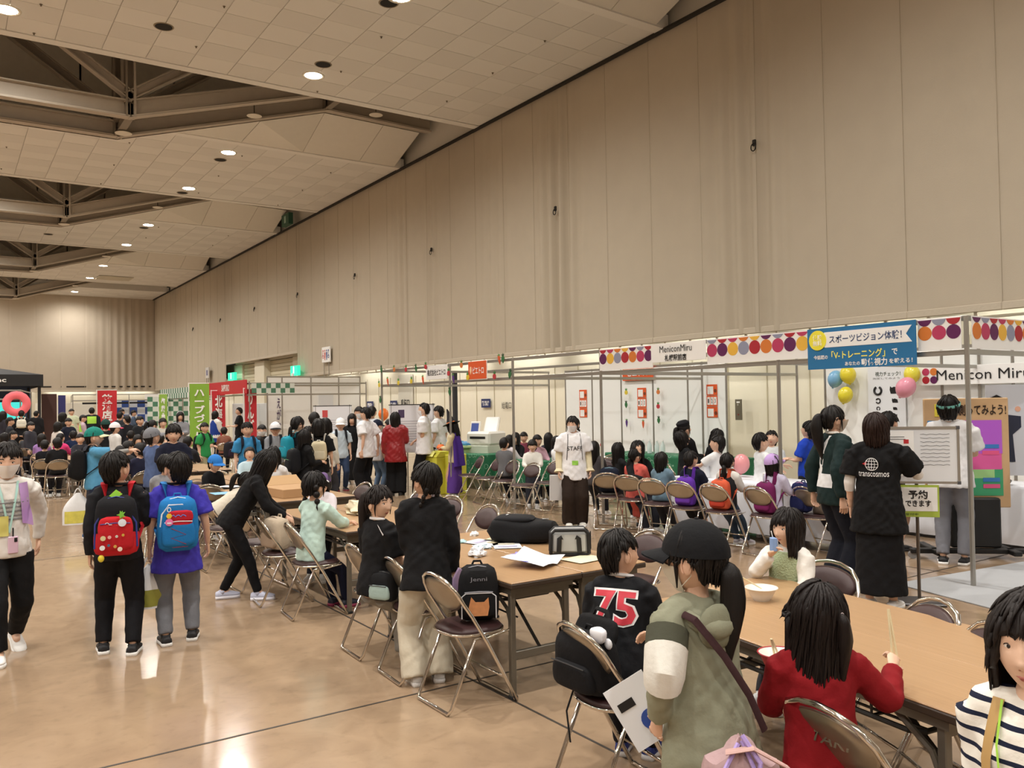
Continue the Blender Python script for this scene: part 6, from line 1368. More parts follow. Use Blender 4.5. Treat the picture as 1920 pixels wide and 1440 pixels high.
# leaning girl at the tables
a=G(452,1122); p=person('girl in black with long hair leaning over the table on one arm',(a[0]-.08,a[1]),-(math.atan2(a[0],a[1])+1.62),1.42,arms=('reach','reach'),pose='stand',lean=32,head=(0,12,0),top=('long','121214',.05),bot=('leggings','0f0f12'),hair='longnf',shoes=('b9bcd0','e8e8f2'),lod=0,seed=2,legs=((.05,-.06,0),(.06,.16,0)))
p=person('girl in mint top with bubble pigtails sitting at the second table',(2.56,6.8),faceX(18),1.26,hsz=1.06,pose='sit',arms=('table','reach'),lean=6,head=(-10,-4,0),top=('three','bcd6cc',.06),bot=('leggings','14182e'),hair='pigtails',shoes=('1a1c2c','8a2a4a'),lod=0,seed=0,fit=1.25)
p=person('girl with ponytail in black tee smiling to the right, on the middle chair',(2.38,5.14),faceX(12),1.34,pose='sit',arms=('hold','hold'),lean=4,head=(-82,-2,0),top=('short','121214',.03),bot=('wide','8a857c'),hair='longtail',hc='1e1512',shoes=('1a1a1c','e8e8e8'),lod=0,seed=1,collar='e8e8e8',sk=2,fit=1.1)
torso_patch(p,1,1,'e8e8ea',0,name='white_piping',poly=[(.05,.0),(.062,-.01),(.14,-.07),(.13,-.08)],off=.006)
p=person('girl with two braids standing, black cardigan and cream wide trousers',(2.51,4.67),-math.atan2(2.51,4.67)+.18,1.37,arms=((-.10,.13,-.20),'down'),pose='stand',lean=6,head=(38,-14,0),top=('long','131315',.07),bot=('wide','c9c0ac'),hair='braids',shoes=('d8d8d8','eeeeee'),lod=0,seed=3,fit=1.15)
p=person('boy in black and white baseball shirt numbered 75, sitting at the near table',(2.57,2.96),faceX(30),1.2,pose='sit',arms=('table','table'),lean=16,head=(-42,-10,0),top=('short','141519',.05),bot=('pants','15151a'),hair='short',shoes=('1c2f7a','e8e8ea'),lod=0,seed=1,collar='e8e8ea',fit=1.7,width=1.12)
for s in(-1,1): k=p['k']; obj('white_sleeve',[(limb(lerp(k.S[s],k.E[s],.5),k.E[s],lerp(k.E[s],k.Wr[s],.5),[.052,.046,.04],12,'flat'),cloth('e4e4e6'))],p['root'])
WRN=torso_print(p,'75',.225,.175,'eeeeee',-.135,bold=.05,name='number_outline'); q=torso_print(p,'75',.205,.155,'d23a4a',-.135,bold=.02,name='number',off=.0075)
p75=p
p=person('young woman in black cap and khaki colour-block hoodie seen from behind',(2.13,1.98),-math.atan2(2.13,1.98)+.72,1.29,hsz=1.02,pose='stand',arms=((.05,.02,-.25,.6,-.8,0),'reach'),lean=7,head=(30,-4,0),top=('long','8e8f7a',.10),bot=('pants','1c1c20'),hair='captail',hat=('cap','131417'),shoes=('2a2a2a','e8e8e8'),lod=0,seed=2,fit=2.2,mask='d8d2c4',width=1.12)
k=p['k']; H_=p['h']
obj('hood',[(tube([k.N+k.R@np.array((.088*math.sin(a),-.028+.075*math.cos(a),-.035+.035*math.cos(a)-.02*max(0,-math.cos(a)))) for a in np.linspace(0,2*PI,29)[:-1]],[.020+.016*max(0,-math.cos(a))+.003*math.sin(a*6) for a in np.linspace(0,2*PI,29)[:-1]],10,closed=True),cloth('8e8f7a')),(T(ell((0,0,0),(.085,.03,.075),10,16),tuple(k.N+k.R@np.array((0,-.095,-.085)))),cloth('868772'))],p['root'])
for s in(-1,1):
    u=lerp(k.S[s],k.E[s],.25); v=lerp(k.S[s],k.E[s],.55); w_=lerp(k.S[s],k.E[s],.97)
    obj('dark_sleeve_block',[(tube([u,v],[.071,.070],16),cloth('4a4b3e'))],p['root']); obj('white_sleeve_block',[(tube([v,w_,lerp(k.E[s],k.Wr[s],.2)],[.0715,.067,.060],16),cloth('dcd9d0'))],p['root'])
obj('bag_strap',[(tube([k.N+k.R@np.array((-.125,.01,-.01)),k.N+k.R@np.array((-.10,-.10,-.05)),k.N+k.R@np.array((-.03,-.145,-.17)),k.N+k.R@np.array((.04,-.165,-.30)),k.N+k.R@np.array((.09,-.165,-.42))],.014,8,r2=.004,up=k.R@np.array((0,1,0))),cloth('3a2426'))],p['root'])
khaki=p
M0=Matrix.Translation((1.96,1.70,.62))@Matrix.Rotation(-.75,4,'Z')@Matrix.Scale(.95,4); t=bpy.data.objects.new('drawstring_bag',None); COL.objects.link(t); tag(t,'dusty pink drawstring bag with lilac cords behind the khaki hoodie','bag'); t.matrix_world=M0
V,F=ell((0,0,0),(.12,.07,.13),14,24); rr=1+.07*np.sin(np.arctan2(V[:,1],V[:,0])*7)*(V[:,2]>0); V=V*rr[:,None]; V[:,0]*=np.where(V[:,2]>.07,.55,1.); obj('bag_body',[((V,F),cloth('b79a9c')),(T(rbox(.12,.1,.12,2.4),(.1,-.0,-.08)),cloth('1f3f8a'))],t)
obj('cord',[(tube([(-.01,-.03,.12),(-.06,-.075,.05),(-.03,-.08,-.06),(.04,-.08,-.02),(.05,-.07,.08),(.0,-.04,.15)],.008,6),mat('b09ad8',.6))],t); obj('cord',[(tube([(.0,-.03,.13),(.05,-.085,.02),(.02,-.09,-.08),(.07,-.08,-.09)],.007,6),mat('b09ad8',.6))],t); obj('flap',[(tube([(-.05,-.05,.10),(.03,-.06,.12),(.13,-.04,.06),(.19,-.03,-.0)],[.02,.018,.014,.002],8,r2=.006),cloth('c4a09a'))],t,False)
p=person('girl in red sweatshirt with glasses holding chopsticks, seen from behind',(2.42,1.745),-math.atan2(2.43,1.72)+.30,1.14,hsz=1.07,pose='sit',arms=('table',(.17,.13,-.03,.5,-.2,-1)),lean=10,head=(30,-10,0),top=('long','86131b',.04),bot=('pants','1c1c20'),hair='halfup',hc='1b1210',shoes=('2a2a2a','e8e8e8'),lod=0,seed=3,fit=1.9,curl=.9,sk=2)
red=p; HM=p['HM']; FR=mat('241a18',.3)
gl=[(tube([(s*.031+.022*math.cos(a),.101,-.004+.018*math.sin(a)) for a in np.linspace(0,2*PI,17)[:-1]],.0018,5,closed=True),FR) for s in(-1,1)]+[(bar((s*.052,.1,-.0),(s*.083,-.0,.004),.002,5),FR) for s in(-1,1)]+[(bar((-.009,.103,0),(.009,.103,0),.0018,5),FR)]
obj('glasses',gl,p['root'],M=HM); obj('hair_tie',[(ell((0,-.105,.035),(.012,.010,.012),8,10),mat('d8c4c0',.5))],p['root'],M=HM)
hr=local_hand(p,1); hl=local_hand(p,-1); hrv=np.array(hr); sticks('wooden chopsticks raised in the right hand of the girl in red',hrv+np.array((-.0,-.0,-.05)),hrv+np.array((.02,.03,.16)),.016)
hlv=np.array(hl); bowl('red paper bowl with white rim held by the girl in red',(hlv[0]+.06,hlv[1]+.05),.078,.075,mat('a81e2a',.5),BW,.703); sticks('second pair of wooden chopsticks over the red bowl',(hlv[0]+.06,hlv[1]+.05,.76),(hlv[0]-.02,hlv[1]+.02,.85),.014)
p=person('girl in green knit vest with white sleeves drinking from a blue carton',(4.13,3.16),math.radians(100),1.1,hsz=1.1,pose='sit',arms=('table','mouth'),lean=8,head=(-14,-6,0),top=('long','e6e4de',.03),bot=('pants','3a3a40'),hair='long',hc='1a1311',lod=0,seed=0,sk=2,fit=1.5)
kk=p['k']; VEST=mat('a3b08c',.9,bump=1.,bscale=110.,var=.2,vscale=60.); H_=p['h']
obj('knit_vest',[(ring_torso(kk,[(-.1,.124,.100,0),(.2,.117,.097,0),(.6,.116,.095,0),(.86,.096,.082,0),(.97,.066,.062,0)],24),VEST)],p['root'])
j=np.array(local_hand(p,1)); t=thing('juice_carton','small blue and white juice carton at the lips of the girl in the green vest','carton',tuple(j+np.array((-.02,-.0,.03))),math.radians(60)); obj('carton',[(box((0,0,0),(.044,.03,.075),.003),mat('86a6d8',.4))],t,False); obj('label_patch',[(box((0,-.0185,.0),(.04,.002,.06)),mat('e6ecf6',.4)),(T(prism(disc2(0,.012,.012),-.003,0),(0,-.019,0)),mat('d04040',.4))],t,False); obj('straw',[(tube([(.01,0,.04),(.005,.01,.075)],.003,6),WHITE)],t)
p=person('small girl in striped tee and tan pinafore at the right edge, looking left',(2.045,.912),math.radians(180)-math.atan2(2.06,.90)-.45+.0,1.27,pose='stand',arms=('clasp','clasp'),head=(10,-6,0),top=('long','ece8de',.02),bot=('skirt','b9965e'),hair='bob',hc='1e1613',lod=0,seed=2,sk=2,fit=1.5); stripe=p
m=cloth('ece8de').copy(); m.name='striped_cotton'; n=m.node_tree.nodes; L=m.node_tree.links; b=n['Principled BSDF']; tc=n.new('ShaderNodeTexCoord'); sx=n.new('ShaderNodeSeparateXYZ'); L.new(tc.outputs['Object'],sx.inputs[0]); mu=n.new('ShaderNodeMath'); mu.operation='MULTIPLY'; mu.inputs[1].default_value=27.; L.new(sx.outputs['Z'],mu.inputs[0]); fr=n.new('ShaderNodeMath'); fr.operation='FRACT'; L.new(mu.outputs[0],fr.inputs[0]); gt=n.new('ShaderNodeMath'); gt.operation='LESS_THAN'; gt.inputs[1].default_value=.3; L.new(fr.outputs[0],gt.inputs[0]); mx=n.new('ShaderNodeMix'); mx.data_type='RGBA'; mx.inputs['A'].default_value=(*lin('ece8de'),1); mx.inputs['B'].default_value=(*lin('1c2238'),1); L.new(gt.outputs[0],mx.inputs['Factor']); L.new(mx.outputs['Result'],b.inputs['Base Color'])
for i,(o,_m) in enumerate(LATE):
    if o.parent==p['root'] and o.name.startswith(('shirt','jacket')): LATE[i]=(o,m)
torso_patch(p,.17,.2,'b9965e',-.26,back=False,name='pinafore_bib',off=.006)
for s in(-1,1): torso_patch(p,1,1,'b9965e',0,back=False,name='pinafore_strap',poly=[(s*.075-.014,-.18),(s*.075+.014,-.18),(s*.06+.014,.0),(s*.06-.014,.0)],off=.006)
for s in(-1,1): torso_patch(p,1,1,'a4d64a',0,back=False,name='green_cord',poly=[(s*.012-.003,-.36),(s*.012+.003,-.36),(s*.05+.003,.0),(s*.05-.003,.0)],off=.012)
v=torsoM(p)@Vector((.05,.20,-.33)); t=thing('white_sun_hat','white cloth hat with lilac band held by the striped girl','hat',tuple(v)); obj('crown',[(lathe([(0,.10),(.06,.095),(.095,.05),(.10,.0)],26),cloth('e9e8ec'))],t); obj('brim',[(lathe([(.10,.0),(.16,-.04),(.158,-.046),(.096,-.008)],26),cloth('e6e4ea'))],t); obj('lilac_band',[(tube([(.125*math.cos(a),.125*math.sin(a),-.014) for a in np.linspace(0,2*PI,25)[:-1]],.006,6,closed=True),mat('9a86c8',.6))],t)
# bags on chairs of the near row
def bag_on_chair(label,xy,rz,c,pc,tc,w=.26,d=.14,h=.34,extra=None,tilt=0.):
    M=Matrix.Translation((xy[0],xy[1],.462+h/2))@Matrix.Rotation(rz,4,'Z')@Matrix.Rotation(tilt,4,'X'); return backpack(None,label,c,pc,tc,w,d,h,M=M,straps=False,gr=None,extra=extra)
def catbag(t,w,d,h):
    obj('holographic_side',[(tube([(-w*.5,-d*.1,-h*.1),(-w*.49,-d*.1,h*.25),(-w*.36,-d*.1,h*.42)],.028,8,r2=.02),mat('a894b8',.25,metal=.5))],t)
    obj('cat_patch',[(T(prism([(-.055,-.05),(.05,-.05),(.06,.0),(.055,.055),(.03,.03),(-.02,.03),(-.045,.06),(-.06,.0)],-.004,0),(0,-d*.70,-h*.2)),mat('c98a5a',.4,var=.3,vscale=30.))],t)
    obj('piping',[(tube([(-w*.4,-d*.66,-h*.4),(-w*.4,-d*.66,-h*.02),(-w*.3,-d*.66,h*.04),(w*.3,-d*.66,h*.04),(w*.4,-d*.66,-h*.02),(w*.4,-d*.66,-h*.4)],.0035,6),mat('d8d8dc',.5))],t); text('bag_script','Jenni',.1,.03,mat('8a8a92',.4),t,MF((0,-d*.58,h*.27),'-Y')); obj('strap_end',[(tube([(w*.4,d*.2,-h*.3),(w*.75,d*.1,-h*.42),(w*.95,0,-h*.48)],.013,6,r2=.004),cloth('17171a'))],t)
bag_on_chair('small black backpack with white piping and cat patch on the front chair',(2.62,4.24),faceX(0)+math.radians(62),'161618','161618','8a8a92',.25,.14,.33,catbag)
def openbag(t,w,d,h):
    obj('open_flap',[(T(rbox(w*.8,.05,h*.5),(0,.07,h*.42),rx=-.5),cloth('111113'))],t); obj('strap_loop',[(tube([(-.05,.1,h*.6),(-.03,.11,h*.74),(.04,.11,h*.72),(.06,.1,h*.6)],.012,6,r2=.005),cloth('111113'))],t)
    b=ell((.12,-.02,h*.55),(.045,.03,.035),10,14); obj('white_tissue',[((b[0]+np.sin(b[0]*90)*.006,b[1]),mat('e9e9ee',.8)),(T(ell((0,0,0),(.02,.015,.025),6,8),(.16,0,h*.40)),mat('e9e9ee',.8))],t); obj('hanging_strap',[(tube([(-.05,-.05,-h*.45),(-.06,-.1,-h*.8),(-.045,-.11,-h*1.3)],.008,6,r2=.003),cloth('111113'))],t)
bag_on_chair('open black backpack with white tissues slumped on the front left chair',(2.37,2.92),faceX(-8)+.15,'131316','131316','2a2a2c',.34,.17,.27,openbag,.12)
bag_on_chair('striped cream and brown cloth bag on the chair beside the leaning girl',(2.47,7.4),faceX(-6)+.3,'b9a994','a89480','6a5848',.3,.16,.3)
bag_on_chair('dark bag with mint cloth lying on the ponytail girl\'s chair',(2.38,5.02),faceX(0)+.5,'17181b','9fb5b0','3a3a3c',.2,.1,.2)
p_=thing('leaflet','white leaflet with blue figure print held under the arm of the khaki hoodie','paper',(2.02,2.2,.66),-math.atan2(1.93,2.18)+.1); p_.rotation_euler=(-.15,-.55,p_.rotation_euler.z); obj('sheet',[(box((0,0,0),(.16,.003,.23)),mat('e8eaee',.5))],p_,False); obj('blue_print',[(T(prism(disc2(0.02,-.04,.035),-.004,0),(0,-.002,0)),mat('2c4a9a',.5)),(box((-.03,-.003,.04),(.06,.002,.03)),BLACK)],p_,False)
# ---- craft booth
craft=[('child in coral strawberry dress with low ponytail, second of the craft row',('long','d8665c',.12),('skirt','d8665c'),'lowtail',None,(-38,-4,0),1.13),('child in pale denim jacket with loose hair in the craft row',('long','6d8798',.05),('pants','2a2a30'),'medium',None,(-52,-4,0),1.08),('boy in navy tee wearing the purple backpack',('short','15192c',.03),('shorts','17171c'),'short',('p','purple backpack on the boy in navy','5b2e9c','6a3aaa'),(-10,-6,0),1.14),('girl in black knit vest wearing the orange drawstring bag',('long','d8d6d0',.03),('pants','3a4a5e'),'lowtail',('p','orange and red patterned backpack on the girl in the vest','c9583a','b8402e'),(12,-8,0),1.14),('child in lavender cap wearing the maroon backpack',('long','c9c4dc',.03),('leggings','17171c'),'bob',('p','maroon backpack on the child in the lavender cap','6a1c50','74205a'),(-4,-12,0),1.14),('little girl in brown plaid shirt at the end of the craft row',('long','6a5c50',.06),('pants','2a2a34'),'hightail',None,(30,-16,0),1.12)]
for i,(lab,tp,bt,hr_,bag,hd,hh) in enumerate(craft):
    x,y,rz=MCH[i]
    x-=math.sin(rz)*.11; y+=math.cos(rz)*.11
    p=person(lab,(x,y),rz,hh,pose='sit',arms=('table','table'),lean=4 if i!=5 else 10,head=hd,top=tp,bot=bt,hair=hr_,lod=1,seed=i,fit=1.15,hat=('cap','b99ad0') if i==4 else None,shoes=[('2a2a2c','e8e8e8'),('c9c9cc','eeeeee'),('a82a24','e8e8e8'),('c9c4cc','eeeeee'),('a9a4b8','e8e8e8'),('e8e8e8','eeeeee')][i],seat=.455)
    if bag: backpack(p,bag[1],bag[2],bag[3],w=.27,d=.115,h=.36,dz=-.09)
    if i==0:
        for z,x_ in((-.08,-.05),(-.08,.05),(-.15,0),(-.2,-.07),(-.2,.07),(-.27,.0),(-.30,-.06),(-.30,.06)): torso_patch(p,1,1,'a8282c',z,x=x_,name='strawberry_print',poly=[(0,-.016),(.013,.0),(.01,.012),(-.01,.012),(-.013,0)],off=.004)
    if i==3: kk=p['k']; obj('knit_vest',[(ring_torso(kk,[(-.1,.115,.092,0),(.3,.104,.084,0),(.75,.106,.085,0),(.95,.062,.058,0)],20),cloth('1b1a1c'))],p['root'])
M_=Matrix.Translation((MCH[5][0]-.02,MCH[5][1]+.17,.635)); 
b=backpack(None,'navy backpack with pink trim hung between the last two craft chairs','1c2350','1c2350','d8a0c0',.26,.14,.34,M=M_@Matrix.Rotation(MCH[5][2],4,'Z'),straps=False,gr=None)
def at(px,py,z,ang): return rel(px,py,z,ang)
def stander(label,px,py,h,ang,arms,top,bot,hair,**kw):
    D_=kw.pop('dist'); q_=GD(px,py,D_); xy=q_[:2]; h=round(float(q_[2]),2); yaw=-(math.atan2(q_[0],q_[1])+math.radians(ang)); d=math.hypot(*xy); lod=kw.pop('lod',0 if d<5 else 1 if d<12.5 else 2); return person(label,xy,yaw,h,arms=arms,top=top,bot=bot,hair=hair,lod=lod,**kw)
def footer(label,px,py,h,ang,arms,top,bot,hair,**kw):
    a=G(px,py); d=math.hypot(a[0],a[1]); lod=kw.pop('lod',1 if d<12.5 else 2); return person(label,a[:2],-(math.atan2(a[0],a[1])+math.radians(ang)),h,arms=arms,top=top,bot=bot,hair=hair,lod=lod,**kw)
def sitter(label,px,py,d,h,ang,top,hair,**kw):
    a=GD(px,py,d); lod=kw.pop('lod',1 if d<12.5 else 2); arms=kw.pop('arms',('table','table')); bot=kw.pop('bot',('pants','22242c')); return person(label,a[:2],-(math.atan2(a[0],a[1])+math.radians(ang)),h,pose='sit',arms=arms,top=top,bot=bot,hair=hair,lod=lod,**kw)
footer('staff member in white STAFF tee over cream frilled sleeves, mask and braids',1078,986,1.53,172,('down','down'),('short','e6e6e8',.10),('wide','2a1f18'),'braids',adult=True,mask='f0f0f2',head=(-28,0,0),shoes=('e2e0d8','eeeeee'),fit=1.9,seed=1,collar='e6e6e8'); st=PEOPLE[-1]
torso_print(st,'STAFF',.21,.058,'1a1a1c',-.20,back=False,bold=.01); torso_patch(st,.085,.06,'8fca4a',-.40,back=False,name='green_name_tag',off=.006)
k=st['k']
for s in(-1,1):
    obj('cream_sleeve',[(limb(lerp(k.S[s],k.E[s],.6),k.E[s],lerp(k.E[s],k.Wr[s],.9),[.05,.05,.042],12,'flat'),cloth('d9cfae')),(tube([lerp(k.E[s],k.Wr[s],.86),lerp(k.E[s],k.Wr[s],1.08)],[.04,.07],14),cloth('d9cfae'))],st['root'])
    torso_patch(st,1,1,'1a1a1e',0,back=False,name='apron_piping',poly=[(s*.112-.004,-.36),(s*.112+.004,-.36),(s*.085+.004,.0),(s*.085-.004,.0)],off=.005)
hd=local_hand(st,1); t=thing('clipboard_folder','grey and white folder carried low by the staff member','folder',tuple(hd),st['yaw']-1.5); obj('board',[(T(box((0,0,-.16),(.03,.26,.36),.004),(0,0,0),ry=-.12),mat('c9cacc',.5)),(T(box((.02,0,-.16),(.006,.27,.37)),(0,0,0),ry=-.12),BLACK)],t,False)
footer('woman in black logo shirt and long black skirt reading a phone',1652,1142,1.6,12,('down','phone'),('short','101012',.13),('longskirt','101013'),'bob',adult=True,hc='2b1a15',head=(0,-12,0),shoes=('ececec','f4f4f4'),fit=1.9,collar='f0f0f0',seed=2,lod=0); tw=PEOPLE[-1]
torso_print(tw,'transcosmos',.235,.04,'eeeeee',-.235,x=-.01); k=tw['k']
LG=mat('eeeeee',.6); RG=mat('c0303a',.6); sh_=[c for c in tw['root'].children if c.name.startswith(('shirt','jacket'))][0]
Lm=Matrix([list(k.R[0])+[k.N[0]],list(k.R[1])+[k.N[1]],list(k.R[2])+[k.N[2]],[0,0,0,1]])@Matrix(((1,0,0,-.02),(0,0,-1,-.12),(0,1,0,-.155),(0,0,0,1)))
def ringp(cx,cy,rx,ry,w_,n=24):
    V=[];F=[]
    for i in range(n):
        a=2*PI*i/n
        V+= [(cx+(rx+w_)*math.cos(a),cy+(ry+w_)*math.sin(a),0),(cx+(rx-w_)*math.cos(a),cy+(ry-w_)*math.sin(a),0)]
    F=[(2*i,2*((i+1)%n),2*((i+1)%n)+1,2*i+1) for i in range(n)]; return np.array(V),F
lg=obj('globe_emblem',[(ringp(0,0,.05,.05,.0022),LG),(ringp(0,0,.024,.05,.0018),LG),(grid(lambda u,v:((u-.5)*.1,(v-.5)*.004,0),8,1),LG),(grid(lambda u,v:((u-.5)*.088,.024+(v-.5)*.004,0),8,1),LG),(grid(lambda u,v:((u-.5)*.088,-.024+(v-.5)*.004,0),8,1),LG),(grid(lambda u,v:((v-.5)*.004,(u-.5)*.1,0),8,1),LG),((np.array([(-.075,.002,0),(-.045,-.012,0),(-.04,.02,0)]),[(0,1,2)]),RG)],tw['root'],M=Lm); DEC.append((lg,sh_,.004))
for s in(-1,1): obj('rolled_white_sleeve',[(limb(lerp(k.S[s],k.E[s],.72),k.E[s],lerp(k.E[s],k.Wr[s],.3),[.044,.046,.04],12,'flat'),cloth('e0dcd8')),(tube([lerp(k.S[s],k.E[s],.70),lerp(k.S[s],k.E[s],.735)],[.0665,.067],16),mat('eeeeee',.7))],tw['root'])
hd=local_hand(tw,1); t=thing('smartphone','dark smartphone in the right hand of the woman in black','phone',(hd.x,hd.y,hd.z+.04),tw['yaw']); t.rotation_euler=(-.9,0,tw['yaw']-.4); obj('case',[(box((0,0,0),(.072,.010,.15),.005),mat('15161c',.3))],t,False); obj('screen',[(box((0,-.0055,0),(.064,.001,.14)),mat('2a3048',.2))],t,False)
footer('woman with long ponytail and beige mask, dark green and white sweater',1572,1108,1.66,62,('back','back'),('long','182a2a',.05),('wide','11141f'),'longtail',adult=True,mask='cbb9a4',head=(-6,-8,0),shoes=('d8d8d8','eeeeee'),fit=1.7,seed=1,collar='e6e2da'); p=PEOPLE[-1]; PW_=p
torso_patch(p,1,1,'e6e6e6',0,name='white_band',poly=[(-.13,-.34),(-.03,-.40),(.05,-.06),(.06,.0),(.03,.0)],off=.004); torso_patch(p,.26,.12,'e4e4e6',-.40,name='white_hem',off=.004)
footer('man in white polo with teal headband and grey trousers, back turned',1788,1058,1.73,8,('hold','hold'),('short','e2e2e4',.06),('pants','74757c'),'mop',adult=True,hat=('band','6fb5ac'),head=(-6,-12,0),shoes=('141416','f0f0f0'),fit=2.1,seed=3,collar='e2e2e4')
footer('person in black behind the whiteboard, mostly hidden',1672,1032,1.55,40,('down','hold'),('long','121214',.05),('skirt','15151a'),'short',head=(10,-4,0),shoes=('151517','2a2a2a'),lod=1)
stander('boy in bright blue tee bending over the craft table',1512,790,1.36,-70,('hold','hold'),('short','1c3fae',.04),('pants','22242c'),'mop',head=(0,-22,0),dist=11.9)
stander('boy in pale tee facing the camera behind the aluminium post',1446,811,1.26,186,('hold','hold'),('short','cfd4d4',.03),('pants','30323a'),'short',head=(0,-22,0),dist=12.3)
stander('boy in white sweatshirt at the far side of the craft table',1428,817,1.24,62,('reach','hold'),('long','e0e2e4',.05),('pants','2c2e36'),'short',head=(0,-10,0),fit=1.5,dist=10.9)
stander('girl in black with a pink-marked black cap behind the craft table',1285,791,1.4,60,('hold','hold'),('long','121214',.04),('pants','17171a'),'longtail',hat=('beret','17171a'),head=(0,-16,0),dist=12.5)
stander('scout in black shirt with badges beside the craft table',1283,810,1.27,75,('hold','reach'),('long','141518',.04),('pants','17171a'),'bob',head=(0,-22,0),dist=11.8)
stander('dark-haired child working at the far end of the craft table',1340,805,1.3,-60,('hold','hold'),('long','151517',.03),('pants','17171a'),'long',head=(0,-18,0),dist=12.3); stander('child in white tee with dark straps facing left at the craft table',1342,819,1.22,-70,('reach','hold'),('short','dcdcdc',.03),('pants','22242c'),'short',head=(0,-14,0),dist=11.4)
sitter('laughing young woman in black behind the coral dress',1195,828,11.4,1.3,150,('long','141416',.03),'longnf',head=(-22,4,0),face=True); sitter('child in black with long hair by the second post',1158,824,12.2,1.18,60,('long','1a1a1c',.03),'long',head=(30,0,0)); sitter('long-haired child seen from behind, right of the staff member',1113,816,12.6,1.2,20,('long','4a4648',.03),'long')
backpack(None,'dark navy backpack with pale blue trim on the leftmost craft booth chair','151c2c','151c2c','8fb8cc',.3,.18,.36,M=Matrix.Translation((7.6,8.8,.65))@Matrix.Rotation(faceX(40),4,'Z'),straps=False,gr=None)
sitter('child in purple and white cap across the table behind the girl in mint',604,892,8.7,1.05,195,('long','d8d4dc',.03),'bob',hat=('cap','6c5580','e4e2e6'),face=False,head=(0,-20,0))
for k,(px,py,nm,lab,c,s_) in enumerate([(1318,888,'white_box','small white box on the craft table by the boy in navy','e8eaee',(.22,.16,.17)),(1450,905,'paper_cup_box','white box with orange fruit print near the post on the craft table','e6e6e6',(.2,.14,.16)),(1372,880,'striped_tray','black and white striped tray on the craft table','1c1c20',(.3,.25,.03))]):
    q=G(px,py,.705+s_[2]*.3); t=thing(nm,lab,'box',(q[0],q[1],.706),faceX(0)); obj('box',[(box((0,0,s_[2]/2),s_,.006),mat(c,.6))],t,False)
    if k==1: obj('orange_print',[(T(prism(disc2(0,.07,.035),-.003,0),(0,-s_[1]/2,0)),mat('d8702c',.6))],t,False)
    if k==2: obj('stripe',[(box((0,-.08+.08*j,s_[2]+.002),(.28,.03,.004)),WHITE) for j in range(3)],t,False)
for k,px in enumerate((1206,1218,1232,1243)):
    q=G(px,848,.76); t=thing('clear_bottle',ORD[k]+' clear plastic bottle from the left on the green counter','bottle',(11.35,q[1]/q[0]*11.35,.71)); obj('bottle',[(lathe([(0,0),(.045,0),(.045,.16),(.02,.21),(.018,.24),(0,.24)],14),mat('c9d8d6',.15,spec=.7))],t); obj('cap',[(lathe([(.02,.24),(.022,.24),(.02,.265),(0,.265)],10),WHITE)],t)
# ---- green table children
gt=[(945,815,14.3,1.2,25,('long','6d6e72',.03),'short','child in grey hoodie leaning on the green table'),(955,814,15.4,1.2,60,('long','dcd4d8',.03),'bob','child in white behind the grey hoodie'),(967,809,15.8,1.25,200,('long','17171a',.03),'long','long-haired girl behind the post at the green tables'),(998,817,14.0,1.15,182,('long','dcdad2',.03),'mop','boy in white top facing the camera at the green table'),(1007,814,15.0,1.22,150,('long','c8a0b0',.03),'short','child in pink stripe behind the boy in white'),(1028,810,15.6,1.24,10,('long','3a3a44',.03),'long','girl with long hair seen from behind, dark violet top'),(1043,816,14.6,1.2,120,('long','e2e2e2',.03),'bob','child in white jacket beside the staff member'),(982,812,16.8,1.2,180,('long','7a3a4a',.03),'short','child far back between two heads at the green table')]
for px,py,d,h,an,tp,hr_,lab in gt: sitter(lab,px,py,d,h,an,tp,hr_)
# ---- standing crowd in the middle
footer('woman in white tee with orange patch, arms behind her back',688,930,1.68,-55,('back','back'),('short','e4e4e6',.08),('wide','101013'),'short',adult=True,hc='16110f',lod=1,fit=1.8,shoes=('121214','1a1a1a'),head=(0,0,0)); torso_patch(PEOPLE[-1],.09,.09,'e06a3a',-.36,back=False,x=-.06,name='orange_patch',off=.005)
a=GD(741,775,16.2); p=person('woman in shiny red jacket with long black hair, back turned',a[:2],-(math.atan2(a[0],a[1])+.1),1.58,True,arms=('down','hold'),top=('long','8c1119',.12),bot=('wide','101012'),hair='long',lod=1,fit=2.2,shoes=('141414','1a1a1a'),head=(-10,-4,0))
for i,(o,_m) in enumerate(LATE):
    if o.parent==p['root'] and o.name.startswith(('shirt','jacket')): LATE[i]=(o,mat('8c1119',.35,bump=.3,bscale=30.,spec=.6))
footer('tall man in white tee with mask, arms folded',797,926,1.75,-78,('clasp','clasp'),('short','e4e4e6',.08),('pants','101013'),'buzz',adult=True,mask='eef0f2',lod=1,fit=1.8,shoes=('1a1a1c','1a1a1a'),head=(0,-6,0))
stander('person in white tee behind the tall masked man',823,762,1.62,-60,('down','down'),('short','e0e0e2',.06),('pants','15151a'),'short',adult=True,lod=1,dist=17.2)
a=GD(852,790,15.6); p=person('witch mannequin with pointed hat, pumpkin bag and purple cape by the post',a[:2],-(math.atan2(a[0],a[1])-1.1),1.42,arms=('hold','hold'),top=('long','cdbf9a',.05),bot=('longskirt','5a3a8c'),hair='medium',hat=('witch','16121a'),lod=1,head=(0,18,0),name='figure',sk=3,face=True)
k=p['k']; obj('purple_cape',[(tube([k.N+np.array((0,-.02,.01)),k.N+np.array((0,-.07,-.25)),k.N+np.array((0,-.10,-.6))],[.1,.17,.2],16,r2=[.05,.06,.07],up=(0,1,0)),cloth('4c2f8e'))],p['root'])
